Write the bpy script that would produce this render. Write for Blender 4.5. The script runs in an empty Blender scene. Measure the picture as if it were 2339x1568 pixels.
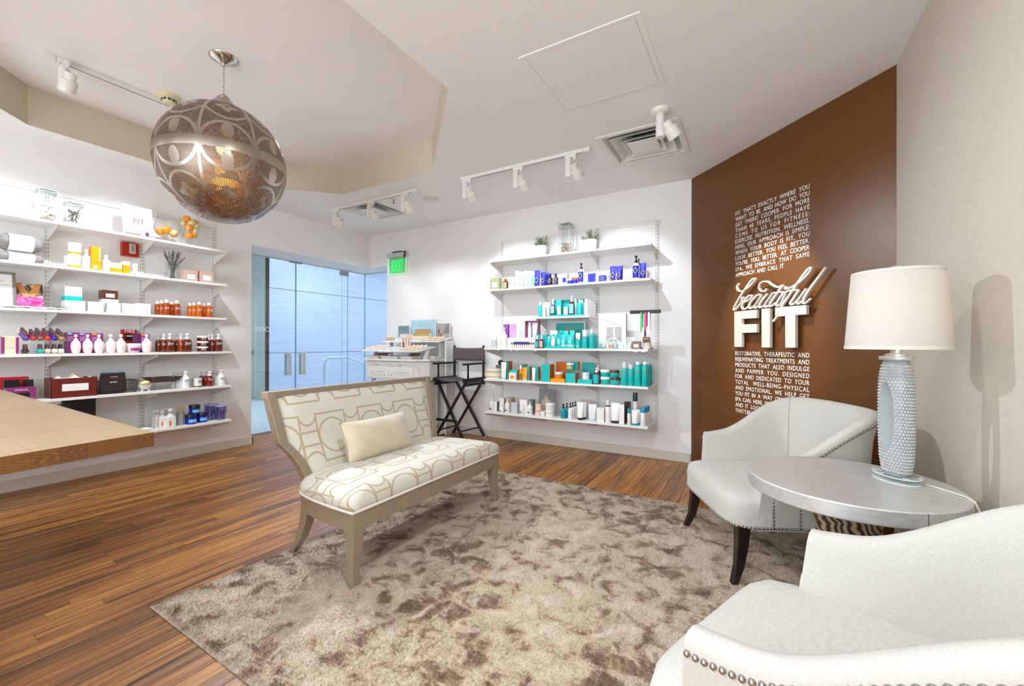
import bpy, bmesh, math, random
from mathutils import Vector, Matrix
R=math.radians; PI=math.pi
random.seed(7)
C=bpy.context.scene.collection
scn=bpy.context.scene
# ------------------------------------------------------------------ camera
XL,YB,XR,HC,ZT,KA=-4.991,4.421,0.69,2.7456,3.036,3.875
CAMH=1.15
yaw,pit,rol=0.522368,0.001609,0.001868
fw=Vector((-math.sin(yaw)*math.cos(pit),math.cos(yaw)*math.cos(pit),math.sin(pit)))
rt=Vector((math.cos(yaw),math.sin(yaw),0)); up=rt.cross(fw)
r2=rt*math.cos(rol)+up*math.sin(rol); u2=up*math.cos(rol)-rt*math.sin(rol)
cd=bpy.data.cameras.new('camera'); cam=bpy.data.objects.new('camera',cd); C.objects.link(cam)
cd.sensor_width=36; cd.lens=36*970.324/2339; cd.clip_start=.02
cam.matrix_world=Matrix(((r2.x,u2.x,-fw.x,0),(r2.y,u2.y,-fw.y,0),(r2.z,u2.z,-fw.z,CAMH),(0,0,0,1)))
scn.camera=cam
# ------------------------------------------------------------------ world, view, light levels
w=bpy.data.worlds.new('world'); scn.world=w; w.use_nodes=True
w.node_tree.nodes['Background'].inputs[0].default_value=(.75,.87,1,1)
w.node_tree.nodes['Background'].inputs[1].default_value=1.0
scn.view_settings.view_transform='Standard'; scn.view_settings.look='None'
scn.view_settings.gamma=1; scn.view_settings.use_curve_mapping=False
scn.view_settings.exposure=0.45
try:
    scn.cycles.max_bounces=10; scn.cycles.diffuse_bounces=5; scn.cycles.transparent_max_bounces=24; scn.cycles.sample_clamp_indirect=6
except Exception: pass
LV=dict(track=34,tray=60,mono=105,can=14,window=98,corridor=33,lamp=.4,pendant=22,key=200)  # can, window and corridor power added fill sources out of view
def light(kind,name,loc,power,color=(1,1,1),parent=None,target=None,**k):
    l=bpy.data.lights.new(name,kind); l.energy=power; l.color=color
    for a,b in k.items(): setattr(l,a,b)
    o=bpy.data.objects.new(name,l); C.objects.link(o)
    o.location=loc
    if target is not None: o.rotation_euler=(Vector(target)-Vector(loc)).to_track_quat('-Z','Y').to_euler()
    if parent:
        o.parent=parent; bpy.context.view_layer.update(); o.matrix_parent_inverse=parent.matrix_world.inverted()
    return o
WARM=(1,.86,.70); NEUT=(.85,.935,1); COOL=(.84,.86,1)
# ------------------------------------------------------------------ materials
def lin(c):
    if isinstance(c,str):
        c=c.lstrip('#'); c=tuple(int(c[i:i+2],16)/255 for i in (0,2,4))
    else: c=tuple(x/255 for x in c)
    return tuple(x/12.92 if x<=.04045 else ((x+.055)/1.055)**2.4 for x in c)+(1,)
_m={}
class NT:
    def __init__(s,name):
        s.m=bpy.data.materials.new(name); s.m.use_nodes=True; s.t=s.m.node_tree; s.n=s.t.nodes
        s.b=s.n['Principled BSDF']; s.out=s.n['Material Output']
    def add(s,kind,**k):
        x=s.n.new(kind)
        for a,b in k.items(): setattr(x,a,b)
        return x
    def link(s,a,b): s.t.links.new(a,b)
    def val(s,sock,v):
        if isinstance(v,(int,float)): sock.default_value=v
        elif isinstance(v,tuple): sock.default_value=v
        else: s.link(v,sock)
    def math(s,op,a,b=0,c=None,clamp=False):
        x=s.add('ShaderNodeMath',operation=op); x.use_clamp=clamp
        s.val(x.inputs[0],a); s.val(x.inputs[1],b)
        if c is not None: s.val(x.inputs[2],c)
        return x.outputs[0]
    def mix(s,f,a,b,bt='MIX'):
        x=s.add('ShaderNodeMix',data_type='RGBA',blend_type=bt); s.val(x.inputs[0],f); s.val(x.inputs[6],a); s.val(x.inputs[7],b); return x.outputs[2]
    def coord(s,kind='Object'):
        return s.add('ShaderNodeTexCoord').outputs[kind]
    def mapping(s,v,scale=(1,1,1),rot=(0,0,0),loc=(0,0,0)):
        x=s.add('ShaderNodeMapping'); s.link(v,x.inputs[0]); x.inputs[1].default_value=loc; x.inputs[2].default_value=rot; x.inputs[3].default_value=scale; return x.outputs[0]
    def noise(s,v,scale=5,detail=3,rough=.5,dist=0):
        x=s.add('ShaderNodeTexNoise'); s.link(v,x.inputs['Vector']); x.inputs['Scale'].default_value=scale; x.inputs['Detail'].default_value=detail; x.inputs['Roughness'].default_value=rough; x.inputs['Distortion'].default_value=dist; return x.outputs['Fac']
    def ramp(s,f,stops):
        x=s.add('ShaderNodeValToRGB'); s.link(f,x.inputs[0]); e=x.color_ramp.elements
        while len(e)<len(stops): e.new(.5)
        for q,(p,c) in zip(e,stops): q.position=p; q.color=c
        return x.outputs[0]
    def bump(s,h,st=.2,d=.01):
        x=s.add('ShaderNodeBump'); x.inputs['Strength'].default_value=st; x.inputs['Distance'].default_value=d; s.link(h,x.inputs['Height']); s.link(x.outputs[0],s.b.inputs['Normal'])
    def set(s,**k):
        for a,v in k.items(): s.val(s.b.inputs[a.replace('_',' ')],v)
def P(name,col,rough=.5,metal=0,coat=0,trans=0,ior=1.45,emit=0,ecol=None,alpha=1,grain=0,gs=60,bump=0,bs=80,spec=.5,sheen=0,sss=0):
    if name in _m: return _m[name]
    t=NT(name); c=lin(col)
    t.set(Roughness=rough,Metallic=metal,Coat_Weight=coat,Transmission_Weight=trans,IOR=ior,Alpha=alpha,Specular_IOR_Level=spec,Sheen_Weight=sheen)
    if grain:
        n=t.noise(t.coord(),gs,4); f=t.math('MULTIPLY_ADD',n,2*grain,1-grain)
        x=t.mix(1.0,c,(1,1,1,1),'MULTIPLY'); mm=x.node
        v=t.add('ShaderNodeCombineColor'); 
        for i in range(3): t.link(f,v.inputs[i])
        t.link(v.outputs[0],mm.inputs[7]); t.link(x,t.b.inputs['Base Color'])
    else: t.b.inputs['Base Color'].default_value=c
    if bump: t.bump(t.noise(t.coord(),bs,3),bump)
    if emit: t.b.inputs['Emission Color'].default_value=lin(ecol or col); t.b.inputs['Emission Strength'].default_value=emit
    if sss: t.set(Subsurface_Weight=sss); t.b.inputs['Subsurface Radius'].default_value=(.02,.02,.02)
    _m[name]=t.m; return t.m
def glassy(name,col,alpha=.12,rough=.03,ior=1.45):
    """thin clear sheet: mostly see-through with a fresnel gloss"""
    if name in _m: return _m[name]
    t=NT(name); t.n.remove(t.b)
    tr=t.add('ShaderNodeBsdfTransparent'); tr.inputs[0].default_value=lin(col)
    gl=t.add('ShaderNodeBsdfGlossy'); gl.inputs['Roughness'].default_value=rough
    lw=t.add('ShaderNodeLayerWeight'); lw.inputs[0].default_value=.5
    f=t.math('MULTIPLY_ADD',t.math('POWER',lw.outputs['Facing'],4.0),.75,.035+alpha*.06,clamp=True)
    mx=t.add('ShaderNodeMixShader'); t.link(f,mx.inputs[0]); t.link(tr.outputs[0],mx.inputs[1]); t.link(gl.outputs[0],mx.inputs[2])
    t.link(mx.outputs[0],t.out.inputs[0]); _m[name]=t.m; return t.m
COL=dict(white='#efeeec',silver='#cfd2d4',grey='#a9a5a3',black='#16151a',orange='#f59a08',orange2='#e2720c',orange3='#c9640a',orangeg='#e08a20',teal='#12b8b4',teal2='#35cfd0',teal3='#0a9a98',teald='#0f9aa4',aqua='#bfe9ea',aqua2='#8fdde0',aqua3='#bcd6d8',
 tan='#c9a895',tan2='#a97f72',mint='#cfe9d8',blush='#e7c9bd',brown='#5b3026',brownp='#7d5a4c',amber='#b24a12',amber2='#de6a10',amberd='#6e240c',amberr='#8e1f10',peach='#f3d3b5',purple='#8a2f75',purple2='#5d2350',lilac='#cfa6d4',pinkwhite='#f0dfde',
 red='#d11638',sky='#79c3e8',cobalt='#1226b0',cobalt2='#2b2fc0',cobalt3='#4b55b8',sage='#a9ab85',sage2='#c3c5a8',sage3='#d8dbcb',ltgreen='#b9e6bd',pink='#e9a3b4',umber='#3b2a2c',umberv='#584668',orangered='#e2622d',violet='#9a55b0',violetd='#6a3480',violetl='#cfa3da',
 olive='#6f7a35',cream='#efe3cd',stone='#c3bcae',photo='#7c8187',bluegrey='#ccd3d8',frost='#dfe3e2',dkgreen='#16413f',bluecap='#1593b8',lime='#34c463',magenta='#e6238f',gold='#c79a4c')
def K(n):
    if n in('amber','amber2','amberd','amberr'): return P('amber_'+n,COL[n],.12,coat=.4,trans=.25)
    if n in('silver',): return P('plastic_'+n,COL[n],.25,coat=.2)
    return P('plastic_'+n,COL[n],.35,coat=.1)
def wallmat(name,col,rough=.6,sc=90,st=.04):
    if name in _m: return _m[name]
    t=NT(name); n=t.noise(t.coord(),sc,3); t.set(Roughness=rough,Base_Color=lin(col)); t.bump(n,st,.004); _m[name]=t.m; return t.m
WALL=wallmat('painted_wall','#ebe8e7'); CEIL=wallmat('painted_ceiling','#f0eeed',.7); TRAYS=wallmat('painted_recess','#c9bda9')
BASE=P('painted_baseboard','#d5cec2',.35,bump=.02)
def mk_brown():
    t=NT('brown_paint'); n=t.noise(t.coord(),220,3); t.set(Roughness=.33,Base_Color=lin('#643c17')); t.bump(n,.10,.003); return t.m
BROWN=mk_brown()
def mk_fabricwall():
    t=NT('grasscloth'); c=t.coord(); a=t.noise(t.mapping(c,(1,260,4)),4,3); b=t.noise(t.mapping(c,(1,5,240)),4,3); 
    f=t.math('ADD',t.math('MULTIPLY',a,.5),t.math('MULTIPLY',b,.5)); t.link(t.ramp(f,[(.35,lin('#bfb5a6')),(.65,lin('#d3cabd'))]),t.b.inputs['Base Color']); t.set(Roughness=.55); t.bump(f,.15,.003); return t.m
GRASS=mk_fabricwall()
def mk_plank(name='plank_wood'):
    t=NT(name); g=t.add('ShaderNodeNewGeometry').outputs['Position']; oi=t.add('ShaderNodeObjectInfo').outputs['Random']
    off=t.add('ShaderNodeCombineXYZ'); t.link(t.math('MULTIPLY',oi,37),off.inputs[0]); t.link(t.math('MULTIPLY',oi,91),off.inputs[1])
    ad=t.add('ShaderNodeVectorMath',operation='ADD'); t.link(g,ad.inputs[0]); t.link(off.outputs[0],ad.inputs[1])
    a=t.noise(t.mapping(ad.outputs[0],(38,1.6,1)),1.0,5,.62,1.1); b=t.noise(t.mapping(ad.outputs[0],(120,4,1)),1.0,4,.6,.3)
    f=t.math('ADD',t.math('MULTIPLY',a,.75),t.math('MULTIPLY',b,.25)); f=t.math('ADD',f,t.math('MULTIPLY_ADD',oi,.16,-.08))
    col=t.ramp(f,[(.30,lin('#3a2311')),(.42,lin('#74471e')),(.53,lin('#9e652b')),(.68,lin('#c98e3f'))])
    t.link(col,t.b.inputs['Base Color']); t.set(Roughness=t.math('MULTIPLY_ADD',a,.2,.24)); t.bump(b,.08,.002); return t.m
PLANK=mk_plank()
def mk_counter(end):
    t=NT('butcher_block_end' if end else 'butcher_block'); c=t.coord(); oi=t.add('ShaderNodeObjectInfo').outputs['Random']
    sx=t.add('ShaderNodeSeparateXYZ'); t.link(c,sx.inputs[0]); cx=t.math('MULTIPLY_ADD',oi,.07,-.035)
    dx=t.math('SUBTRACT',sx.outputs[0],cx); dz=t.math('SUBTRACT',sx.outputs[2],t.math('MULTIPLY_ADD',t.math('FRACT',t.math('MULTIPLY',oi,7.3)),.06,.845))
    wob=t.noise(t.mapping(c,(20,2,20)),1.5,3)
    r=t.math('SQRT',t.math('ADD',t.math('MULTIPLY',dx,dx),t.math('MULTIPLY',dz,dz)))
    s=t.math('SINE',t.math('MULTIPLY',t.math('ADD',r,t.math('MULTIPLY',wob,.02)),2600 if end else 700))
    f=t.math('MULTIPLY_ADD',s,.25,t.math('MULTIPLY_ADD',oi,.25,.35)); 
    if end: col=t.ramp(f,[(0,lin('#4a2c12')),(.5,lin('#70481f')),(1,lin('#93622f'))])  # end grain, darkened further so the front edge reads as shaded
    else:
        f2=t.math('ADD',t.math('MULTIPLY',f,.22),t.math('MULTIPLY_ADD',t.noise(t.mapping(c,(60,3,60)),1,4),.6,.1)); col=t.ramp(f2,[(.2,lin('#8c7452')),(.55,lin('#a98f6b')),(.9,lin('#bda985'))])
    t.link(col,t.b.inputs['Base Color']); t.set(Roughness=.42); return t.m
CNT,CNTE=mk_counter(0),mk_counter(1)
def mk_linen():
    t=NT('linen_upholstery'); c=t.coord(); a=t.noise(t.mapping(c,(90,90,900)),1,3); b=t.noise(t.mapping(c,(900,900,90)),1,3)
    f=t.math('MULTIPLY_ADD',a,.5,t.math('MULTIPLY',b,.5)); t.link(t.ramp(f,[(.3,lin('#b2aea6')),(.7,lin('#cecac3'))]),t.b.inputs['Base Color']); t.set(Roughness=.85,Sheen_Weight=.2); t.bump(f,.35,.002); return t.m
LINEN=mk_linen()
def mk_rug(lite):
    t=NT('rug_pile' if lite else 'rug_base'); g=t.add('ShaderNodeNewGeometry').outputs['Position']
    a=t.noise(g,9.5,6,.62,.7); b=t.noise(t.mapping(g,(22,110,1),(0,0,.45)),1,3); d=t.noise(g,1.5,3)
    f=t.math('ADD',t.math('MULTIPLY',a,.75),t.math('MULTIPLY_ADD',d,.40,t.math('MULTIPLY_ADD',b,.16,-.13)))
    col=t.ramp(f,[(.41,lin('#70573f')),(.465,lin('#937a64')),(.52,lin('#bda994')),(.70,lin('#d2c3b0'))])  # mottle colours also carry the light and dark of the pile's nap
    t.link(col,t.b.inputs['Base Color']); t.set(Roughness=.75,Sheen_Weight=.4,Sheen_Roughness=.4); return t.m
RUG,RUGP=mk_rug(0),mk_rug(1)
def mk_bench():
    t=NT('lattice_fabric'); uv=t.add('ShaderNodeUVMap'); uv.uv_map='UVMap'; s=t.add('ShaderNodeSeparateXYZ'); t.link(uv.outputs[0],s.inputs[0])
    PU,PV=.31,.33
    def wrap(v,p): return t.math('SUBTRACT',t.math('MULTIPLY',t.math('FRACT',t.math('ADD',t.math('DIVIDE',v,p),.5)),p),p/2)
    row=t.math('FLOOR',t.math('ADD',t.math('DIVIDE',s.outputs[1],PV),.5)); sh=t.math('MULTIPLY',t.math('PINGPONG',row,1),PU*.5)
    u=wrap(t.math('ADD',s.outputs[0],sh),PU); v=wrap(s.outputs[1],PV)
    au,av=t.math('ABSOLUTE',u),t.math('ABSOLUTE',v); W=.0054
    def ring(cx,cy,r):
        a=t.math('SUBTRACT',au,cx); b=t.math('SUBTRACT',av,cy)
        d=t.math('SQRT',t.math('ADD',t.math('MULTIPLY',a,a),t.math('MULTIPLY',b,b)))
        return t.math('ABSOLUTE',t.math('SUBTRACT',d,r))
    far=1.0
    d1=ring(0,0,.094)
    box=t.math('ABSOLUTE',t.math('MAXIMUM',t.math('SUBTRACT',au,.10),t.math('SUBTRACT',av,.128)))
    con=t.math('ADD',t.math('ABSOLUTE',t.math('SUBTRACT',av,.035)),t.math('LESS_THAN',au,.10))
    arc=t.math('ADD',ring(PU/2,.128,.055),t.math('GREATER_THAN',av,.13))
    d=t.math('MINIMUM',t.math('MINIMUM',d1,box),t.math('MINIMUM',con,arc))
    f=t.math('LESS_THAN',d,W); n=t.noise(uv.outputs[0],700,2); f=t.math('MULTIPLY',f,t.math('MULTIPLY_ADD',n,.5,.6),clamp=True)
    t.link(t.mix(f,lin('#d9d5c9'),lin('#b3a080')),t.b.inputs['Base Color']); t.set(Roughness=.6,Sheen_Weight=.2); t.bump(f,.15,.001); return t.m
BENCHF=mk_bench()
CHAMP=P('champagne_wood','#a1927e',.38,metal=.25,grain=.12,gs=40,coat=.1)
ESP=P('espresso_wood','#1c100e',.3,coat=.3,grain=.2)
BLKW=P('black_stain_wood','#191314',.4,grain=.2)
CANVAS=P('grey_canvas','#5e5458',.8,bump=.3,bs=500)
SHELFW=P('shelf_white','#ece9e6',.35,bump=.01); METW=P('white_enamel','#e6e3df',.35); STEEL=P('brushed_steel','#b4b8b6',.3,.6,bump=.02); CHROME=P('polished_nickel','#cfcac4',.1,1)
PEWTER=P('pewter','#a9a29c',.3,1); DARKMET=P('dark_metal','#3b3735',.4,.8); SLOT=P('slot_shadow','#8f8a84',.7)
CLEAR=glassy('clear_glass','#fdfefe',-.3); ACRY=glassy('clear_acrylic','#fcfdfc',0); PANE=glassy('door_glass','#f3f9fb',.25,.01); GEDGE=P('glass_edge','#8fdcdc',.1,trans=.5)
VINYL=P('white_vinyl','#f2efee',.5)
STONE=P('stone_white','#d9d0c4',.6,grain=.15,gs=20); ORNG=P('orange_peel','#f0920f',.45,bump=.2,bs=300); LEMON=P('lemon_peel','#e9d68c',.45,bump=.2,bs=300)
LEAF=P('dusty_leaf','#7e8b6b',.6,grain=.3,gs=30); LAV=P('dried_lavender','#5d5f57',.8,grain=.4,gs=40)
SCRIPT=[[(0.645,1.644),(0.632,1.632),(0.625,1.615),(0.634,1.595),(0.655,1.582),(0.681,1.58),(0.717,1.59),(0.751,1.606),(0.781,1.626),(0.802,1.643),(0.81,1.657),(0.802,1.664),(0.785,1.661),(0.764,1.647),(0.738,1.621),(0.708,1.591),(0.677,1.56),(0.646,1.521),(0.614,1.482),(0.593,1.448),(0.59,1.436),(0.602,1.434),(0.623,1.446),(0.65,1.468),(0.67,1.491),(0.677,1.511),(0.676,1.523),(0.687,1.528),(0.698,1.52)],[(0.677,1.495),(0.704,1.489),(0.747,1.501),(0.772,1.519),(0.777,1.532),(0.764,1.536),(0.743,1.532),(0.717,1.514),(0.69,1.486),(0.677,1.462),(0.679,1.441),(0.699,1.431),(0.721,1.436),(0.747,1.453)],[(0.867,1.53),(0.847,1.532),(0.822,1.527),(0.793,1.506),(0.768,1.485),(0.751,1.463),(0.751,1.442),(0.764,1.433),(0.785,1.44),(0.814,1.464),(0.847,1.494),(0.871,1.526),(0.847,1.497),(0.818,1.467),(0.802,1.448),(0.806,1.434),(0.818,1.433),(0.847,1.448)],[(0.918,1.529),(0.895,1.506),(0.867,1.479),(0.849,1.454),(0.851,1.436),(0.867,1.433),(0.887,1.441),(0.914,1.468),(0.941,1.498),(0.968,1.53),(0.941,1.498),(0.914,1.471),(0.901,1.453),(0.906,1.434),(0.918,1.432),(0.941,1.444)],[(0.914,1.57),(0.91,1.559),(0.895,1.552),(0.867,1.558),(0.847,1.577),(0.845,1.594),(0.855,1.616),(0.879,1.627),(0.902,1.627),(0.929,1.619),(0.956,1.599),(0.986,1.579),(1.012,1.569),(1.034,1.571),(1.055,1.576),(1.03,1.551),(1.001,1.517),(0.971,1.485),(0.945,1.455),(0.943,1.439),(0.951,1.432),(0.968,1.437),(0.994,1.456)],[(0.971,1.53),(1.023,1.53),(1.07,1.528)],[(1.062,1.525),(1.037,1.497),(1.012,1.465),(0.999,1.444),(1.005,1.433),(1.016,1.432),(1.034,1.441),(1.048,1.458),(1.059,1.482),(1.07,1.503),(1.077,1.518),(1.091,1.528),(1.115,1.532),(1.145,1.531),(1.182,1.528)],[(1.094,1.559),(1.077,1.559),(1.073,1.552),(1.087,1.546),(1.111,1.55),(1.135,1.559),(1.172,1.573),(1.208,1.594),(1.24,1.619),(1.265,1.644),(1.274,1.663),(1.265,1.668),(1.24,1.651),(1.208,1.618),(1.175,1.581),(1.145,1.546),(1.118,1.513),(1.091,1.479),(1.063,1.448),(1.041,1.418),(1.016,1.376),(0.994,1.34),(0.972,1.319)],[(1.182,1.526),(1.159,1.499),(1.135,1.468),(1.118,1.446),(1.12,1.433),(1.132,1.431),(1.149,1.438),(1.175,1.464),(1.208,1.5),(1.237,1.529),(1.214,1.505),(1.188,1.475),(1.169,1.45),(1.172,1.435),(1.182,1.432),(1.205,1.447)],[(1.375,1.651),(1.349,1.622),(1.314,1.582),(1.277,1.541),(1.243,1.498),(1.221,1.466),(1.213,1.446),(1.218,1.432),(1.23,1.431),(1.246,1.44),(1.268,1.458)]]
BLOCK=[[(0.6,1.418),(0.827,1.417),(0.827,1.352),(0.679,1.354),(0.679,1.309),(0.827,1.306),(0.828,1.24),(0.679,1.24),(0.68,1.126),(0.6,1.127)],[(0.872,1.42),(0.948,1.418),(0.948,1.124),(0.874,1.124)],[(0.993,1.42),(1.241,1.417),(1.241,1.353),(1.158,1.353),(1.158,1.125),(1.079,1.125),(1.077,1.352),(0.993,1.352)]]
# ------------------------------------------------------------------ mesh builder
class MB:
    def __init__(s): s.v=[]; s.f=[]; s.m=[]; s.uv=None
    def add(s,vs,fs,m=0):
        o=len(s.v); s.v+=[tuple(p) for p in vs]; s.f+=[tuple(i+o for i in f) for f in fs]; s.m+=([m]*len(fs) if isinstance(m,int) else list(m)); return s
    def box(s,x0,x1,y0,y1,z0,z1,m=0):
        # m: int or (front,back,left,right,top,bottom)
        mm=[m]*6 if isinstance(m,int) else m
        return s.add([(x0,y0,z0),(x1,y0,z0),(x1,y1,z0),(x0,y1,z0),(x0,y0,z1),(x1,y0,z1),(x1,y1,z1),(x0,y1,z1)],
          [(0,1,5,4),(2,3,7,6),(3,0,4,7),(1,2,6,5),(4,5,6,7),(3,2,1,0)],mm)
    def cb(s,c,d,m=0): return s.box(c[0]-d[0]/2,c[0]+d[0]/2,c[1]-d[1]/2,c[1]+d[1]/2,c[2]-d[2]/2,c[2]+d[2]/2,m)
    def loft(s,rings,m=0,cap0=True,cap1=True,closed=True):
        n=len(rings[0]); fs=[]
        for i in range(len(rings)-1):
            for j in range(n if closed else n-1):
                k=(j+1)%n; fs.append((i*n+j,i*n+k,(i+1)*n+k,(i+1)*n+j))
        if cap0: fs.append(tuple(range(n-1,-1,-1)))
        if cap1: fs.append(tuple((len(rings)-1)*n+j for j in range(n)))
        return s.add([p for r in rings for p in r],fs,m)
    def lathe(s,prof,n=18,c=(0,0,0),sx=1,sy=1,m=0,p=2):
        rings=[]
        for r,z in prof:
            rg=[]
            for j in range(n):
                a=2*PI*j/n; ca,sa=math.cos(a),math.sin(a)
                q=(abs(ca)**p+abs(sa)**p)**(-1/p) if p!=2 else 1
                rg.append((c[0]+max(r,1e-4)*ca*q*sx,c[1]+max(r,1e-4)*sa*q*sy,c[2]+z))
            rings.append(rg)
        return s.loft(rings,m)
    def tube(s,path,r,n=8,m=0,caps=True,closed=False):
        P_=[Vector(p) for p in path]; rings=[]; L=len(P_); up_=None
        for i,p in enumerate(P_):
            if closed: d=P_[(i+1)%L]-P_[i-1]
            else: d=P_[min(i+1,L-1)]-P_[max(i-1,0)]
            d.normalize()
            if up_ is None: up_=Vector((0,0,1)) if abs(d.z)<.9 else Vector((1,0,0))
            x=d.cross(up_); 
            if x.length<1e-5: x=d.cross(Vector((.3,.8,.1)))
            x.normalize(); y=x.cross(d).normalized(); up_=y
            rr=r[i] if isinstance(r,(list,tuple)) else r
            rings.append([tuple(p+x*math.cos(2*PI*j/n)*rr+y*math.sin(2*PI*j/n)*rr) for j in range(n)])
        if closed: rings.append(rings[0]); return s.loft(rings,m,False,False)
        return s.loft(rings,m,caps,caps)
    def bar(s,a,b,wx,wy,m=0,upv=(0,0,1)):
        a,b=Vector(a),Vector(b); d=(b-a).normalized(); u=Vector(upv)
        if abs(d.dot(u))>.98: u=Vector((0,1,0))
        x=d.cross(u).normalized(); y=x.cross(d)
        q=[x*sx*wx/2+y*sy*wy/2 for sx,sy in ((-1,-1),(1,-1),(1,1),(-1,1))]
        return s.loft([[tuple(a+k) for k in q],[tuple(b+k) for k in q]],m)
    def sphere(s,c,r,n=12,k=8,sx=1,sy=1,sz=1,m=0):
        return s.lathe([(r*math.sin(PI*i/k),-r*sz*math.cos(PI*i/k)) for i in range(k+1)],n,c,sx,sy,m)
    def prism(s,poly,f,m=0):
        """poly: list of (a,b); f(a,b,t)->xyz for t=0,1"""
        n=len(poly); vs=[f(a,b,0) for a,b in poly]+[f(a,b,1) for a,b in poly]
        return s.add(vs,[tuple(range(n-1,-1,-1)),tuple(range(n,2*n))]+[(i,(i+1)%n,n+(i+1)%n,n+i) for i in range(n)],m)
    def move(s,M,start=0):
        for i in range(start,len(s.v)): s.v[i]=tuple(M@Vector(s.v[i]))
        return s
    def mesh(s,name,mats,smooth=None,fix=True):
        me=bpy.data.meshes.new(name); me.from_pydata(s.v,[],s.f)
        for m in (mats if isinstance(mats,(list,tuple)) else [mats]): me.materials.append(m)
        if any(s.m): me.polygons.foreach_set('material_index',s.m)
        if fix:
            bm=bmesh.new(); bm.from_mesh(me); bmesh.ops.recalc_face_normals(bm,faces=bm.faces); bm.to_mesh(me); bm.free()
        if smooth is not None:
            me.polygons.foreach_set('use_smooth',[True]*len(me.polygons))
            if smooth<179: me.set_sharp_from_angle(angle=R(smooth))
        me.update(); return me
    def build(s,name,mats,parent=None,smooth=None,bevel=0,seg=2):
        o=bpy.data.objects.new(name,s.mesh(name,mats,smooth)); C.objects.link(o)
        if parent: o.parent=parent
        if bevel:
            b=o.modifiers.new('bevel','BEVEL'); b.width=bevel; b.segments=seg; b.limit_method='ANGLE'; b.angle_limit=R(40)
        return o
def inst(name,me,parent,loc=(0,0,0),rot=(0,0,0),scale=(1,1,1)):
    o=bpy.data.objects.new(name,me); C.objects.link(o); o.parent=parent; o.location=loc; o.rotation_euler=rot; o.scale=scale; return o
def tag(o,label,cat,group=None,kind=None):
    if label: o['label']=label
    if cat: o['category']=cat
    if group: o['group']=group
    if kind: o['kind']=kind
    return o
def thing(name,label,cat,loc=(0,0,0),rz=0,group=None):
    o=bpy.data.objects.new(name,None); C.objects.link(o); o.location=loc; o.rotation_euler=(0,0,rz); o.empty_display_size=.05
    return tag(o,label,cat,group)
def struct(o,label=None):
    o['kind']='structure'
    if label: o['label']=label
    return o
def copy_tree(o,parent=None):
    c=o.copy(); C.objects.link(c); c.parent=parent
    for ch in list(o.children): copy_tree(ch,c)
    return c
def text_mesh(body,size=1,ext=0,width=None,align='LEFT',shear=0,bold=0,justify=False,spc=1):
    cu=bpy.data.curves.new('txt','FONT'); cu.body=body; cu.size=size; cu.extrude=ext; cu.align_x=align; cu.shear=shear; cu.offset=bold; cu.resolution_u=3; cu.space_character=spc
    o=bpy.data.objects.new('txt',cu); C.objects.link(o)
    def ev():
        dg=bpy.context.evaluated_depsgraph_get(); dg.update(); return bpy.data.meshes.new_from_object(o.evaluated_get(dg))
    if justify and width:
        def wd():
            m=ev(); xs=[v.co.x for v in m.vertices]; w_=max(xs)-min(xs); bpy.data.meshes.remove(m); return w_
        w0=wd(); nsp=body.count(' '); nch=len(body)-1
        # widen the gaps between words first, then the letters
        cu.space_word=1.4; w1=wd(); k=(w1-w0)/.4
        t=max(.75,min(1.9,1+(width-w0)/max(k,1e-6))); cu.space_word=t; w2=wd()
        cu.space_character=1.1; w3=wd(); cu.space_character=1+(width-w2)/max((w3-w2)/.1,1e-6)
    m=ev(); bpy.data.objects.remove(o); bpy.data.curves.remove(cu)
    xs=[v.co.x for v in m.vertices]; x0=min(xs); W_=max(xs)-x0
    sc=(width/W_) if (width and not justify) else 1
    for v in m.vertices:
        v.co.x-=x0
        if sc!=1: v.co.x*=sc; v.co.y*=sc
    return m
def textobj(name,body,mat,parent,M,size,**k):
    m=text_mesh(body,size,**k); m.materials.clear(); m.materials.append(mat)
    o=bpy.data.objects.new(name,m); C.objects.link(o); o.parent=parent; o.matrix_local=M; return o
FACE_MY=Matrix.Rotation(R(90),4,'X')      # text plane XY -> XZ facing -Y
def TM(x,y,z): return Matrix.Translation((x,y,z))@FACE_MY
def smooth(a,b,x): t=max(0,min(1,(x-a)/(b-a))); return t*t*(3-2*t)
# ------------------------------------------------------------------ room shell
YR=-2.2; XA=KA-YB; YC=KA-XR                 # accent wall from (XA,YB) to (XR,YC)
GX,GY=-5.50,4.78                            # glass planes of the entrance corner
fl=MB().box(GX,XR,YR,GY,-.06,-.006).build('floor',P('subfloor','#24160c',.7)); struct(fl,'dark brown wood plank floor')
def visible(x,y,z=0):
    d=Vector((x,y,z-CAMH)); zc=d.dot(fw)
    if zc<.2: return None
    px=1169.5+970.3*d.dot(r2)/zc; py=784-970.3*d.dot(u2)/zc
    return zc if (-60<px<2400 and -60<py<1640) else None
PW=.0705; cand=[]; lens=[.55,.8,1.05,1.3]
row=0; x=GX
while x<XR-.01:
    y=YR-random.random()*1.2
    while y<GY:
        L_=random.choice(lens); a,b=max(y,YR),min(y+L_,GY)
        if x+PW<XL+.016: a=max(a,2.714)
        if x+PW>XA-.1: b=min(b,KA-x+.02)
        if b>YB and x>-4.6: b=YB
        if b-a>.04: cand.append((x,a,b))
        y+=L_
    x+=PW
def under_rug(x,a,b): return -2.05<x<.5 and a>.95 and b<3.15
near=[];far=[]
for c in cand:
    ds=[visible(c[0]+PW/2,c[1]+(c[2]-c[1])*t) for t in (0,.25,.5,.75,1)]; ds=[d for d in ds if d]
    if ds and not under_rug(*c): near.append((min(ds),c))
    else: far.append(c)
near.sort(key=lambda q:-(q[1][2]-q[1][1])/q[0]**2); far+=[c for d,c in near[300:]]; near=near[:300]
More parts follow.
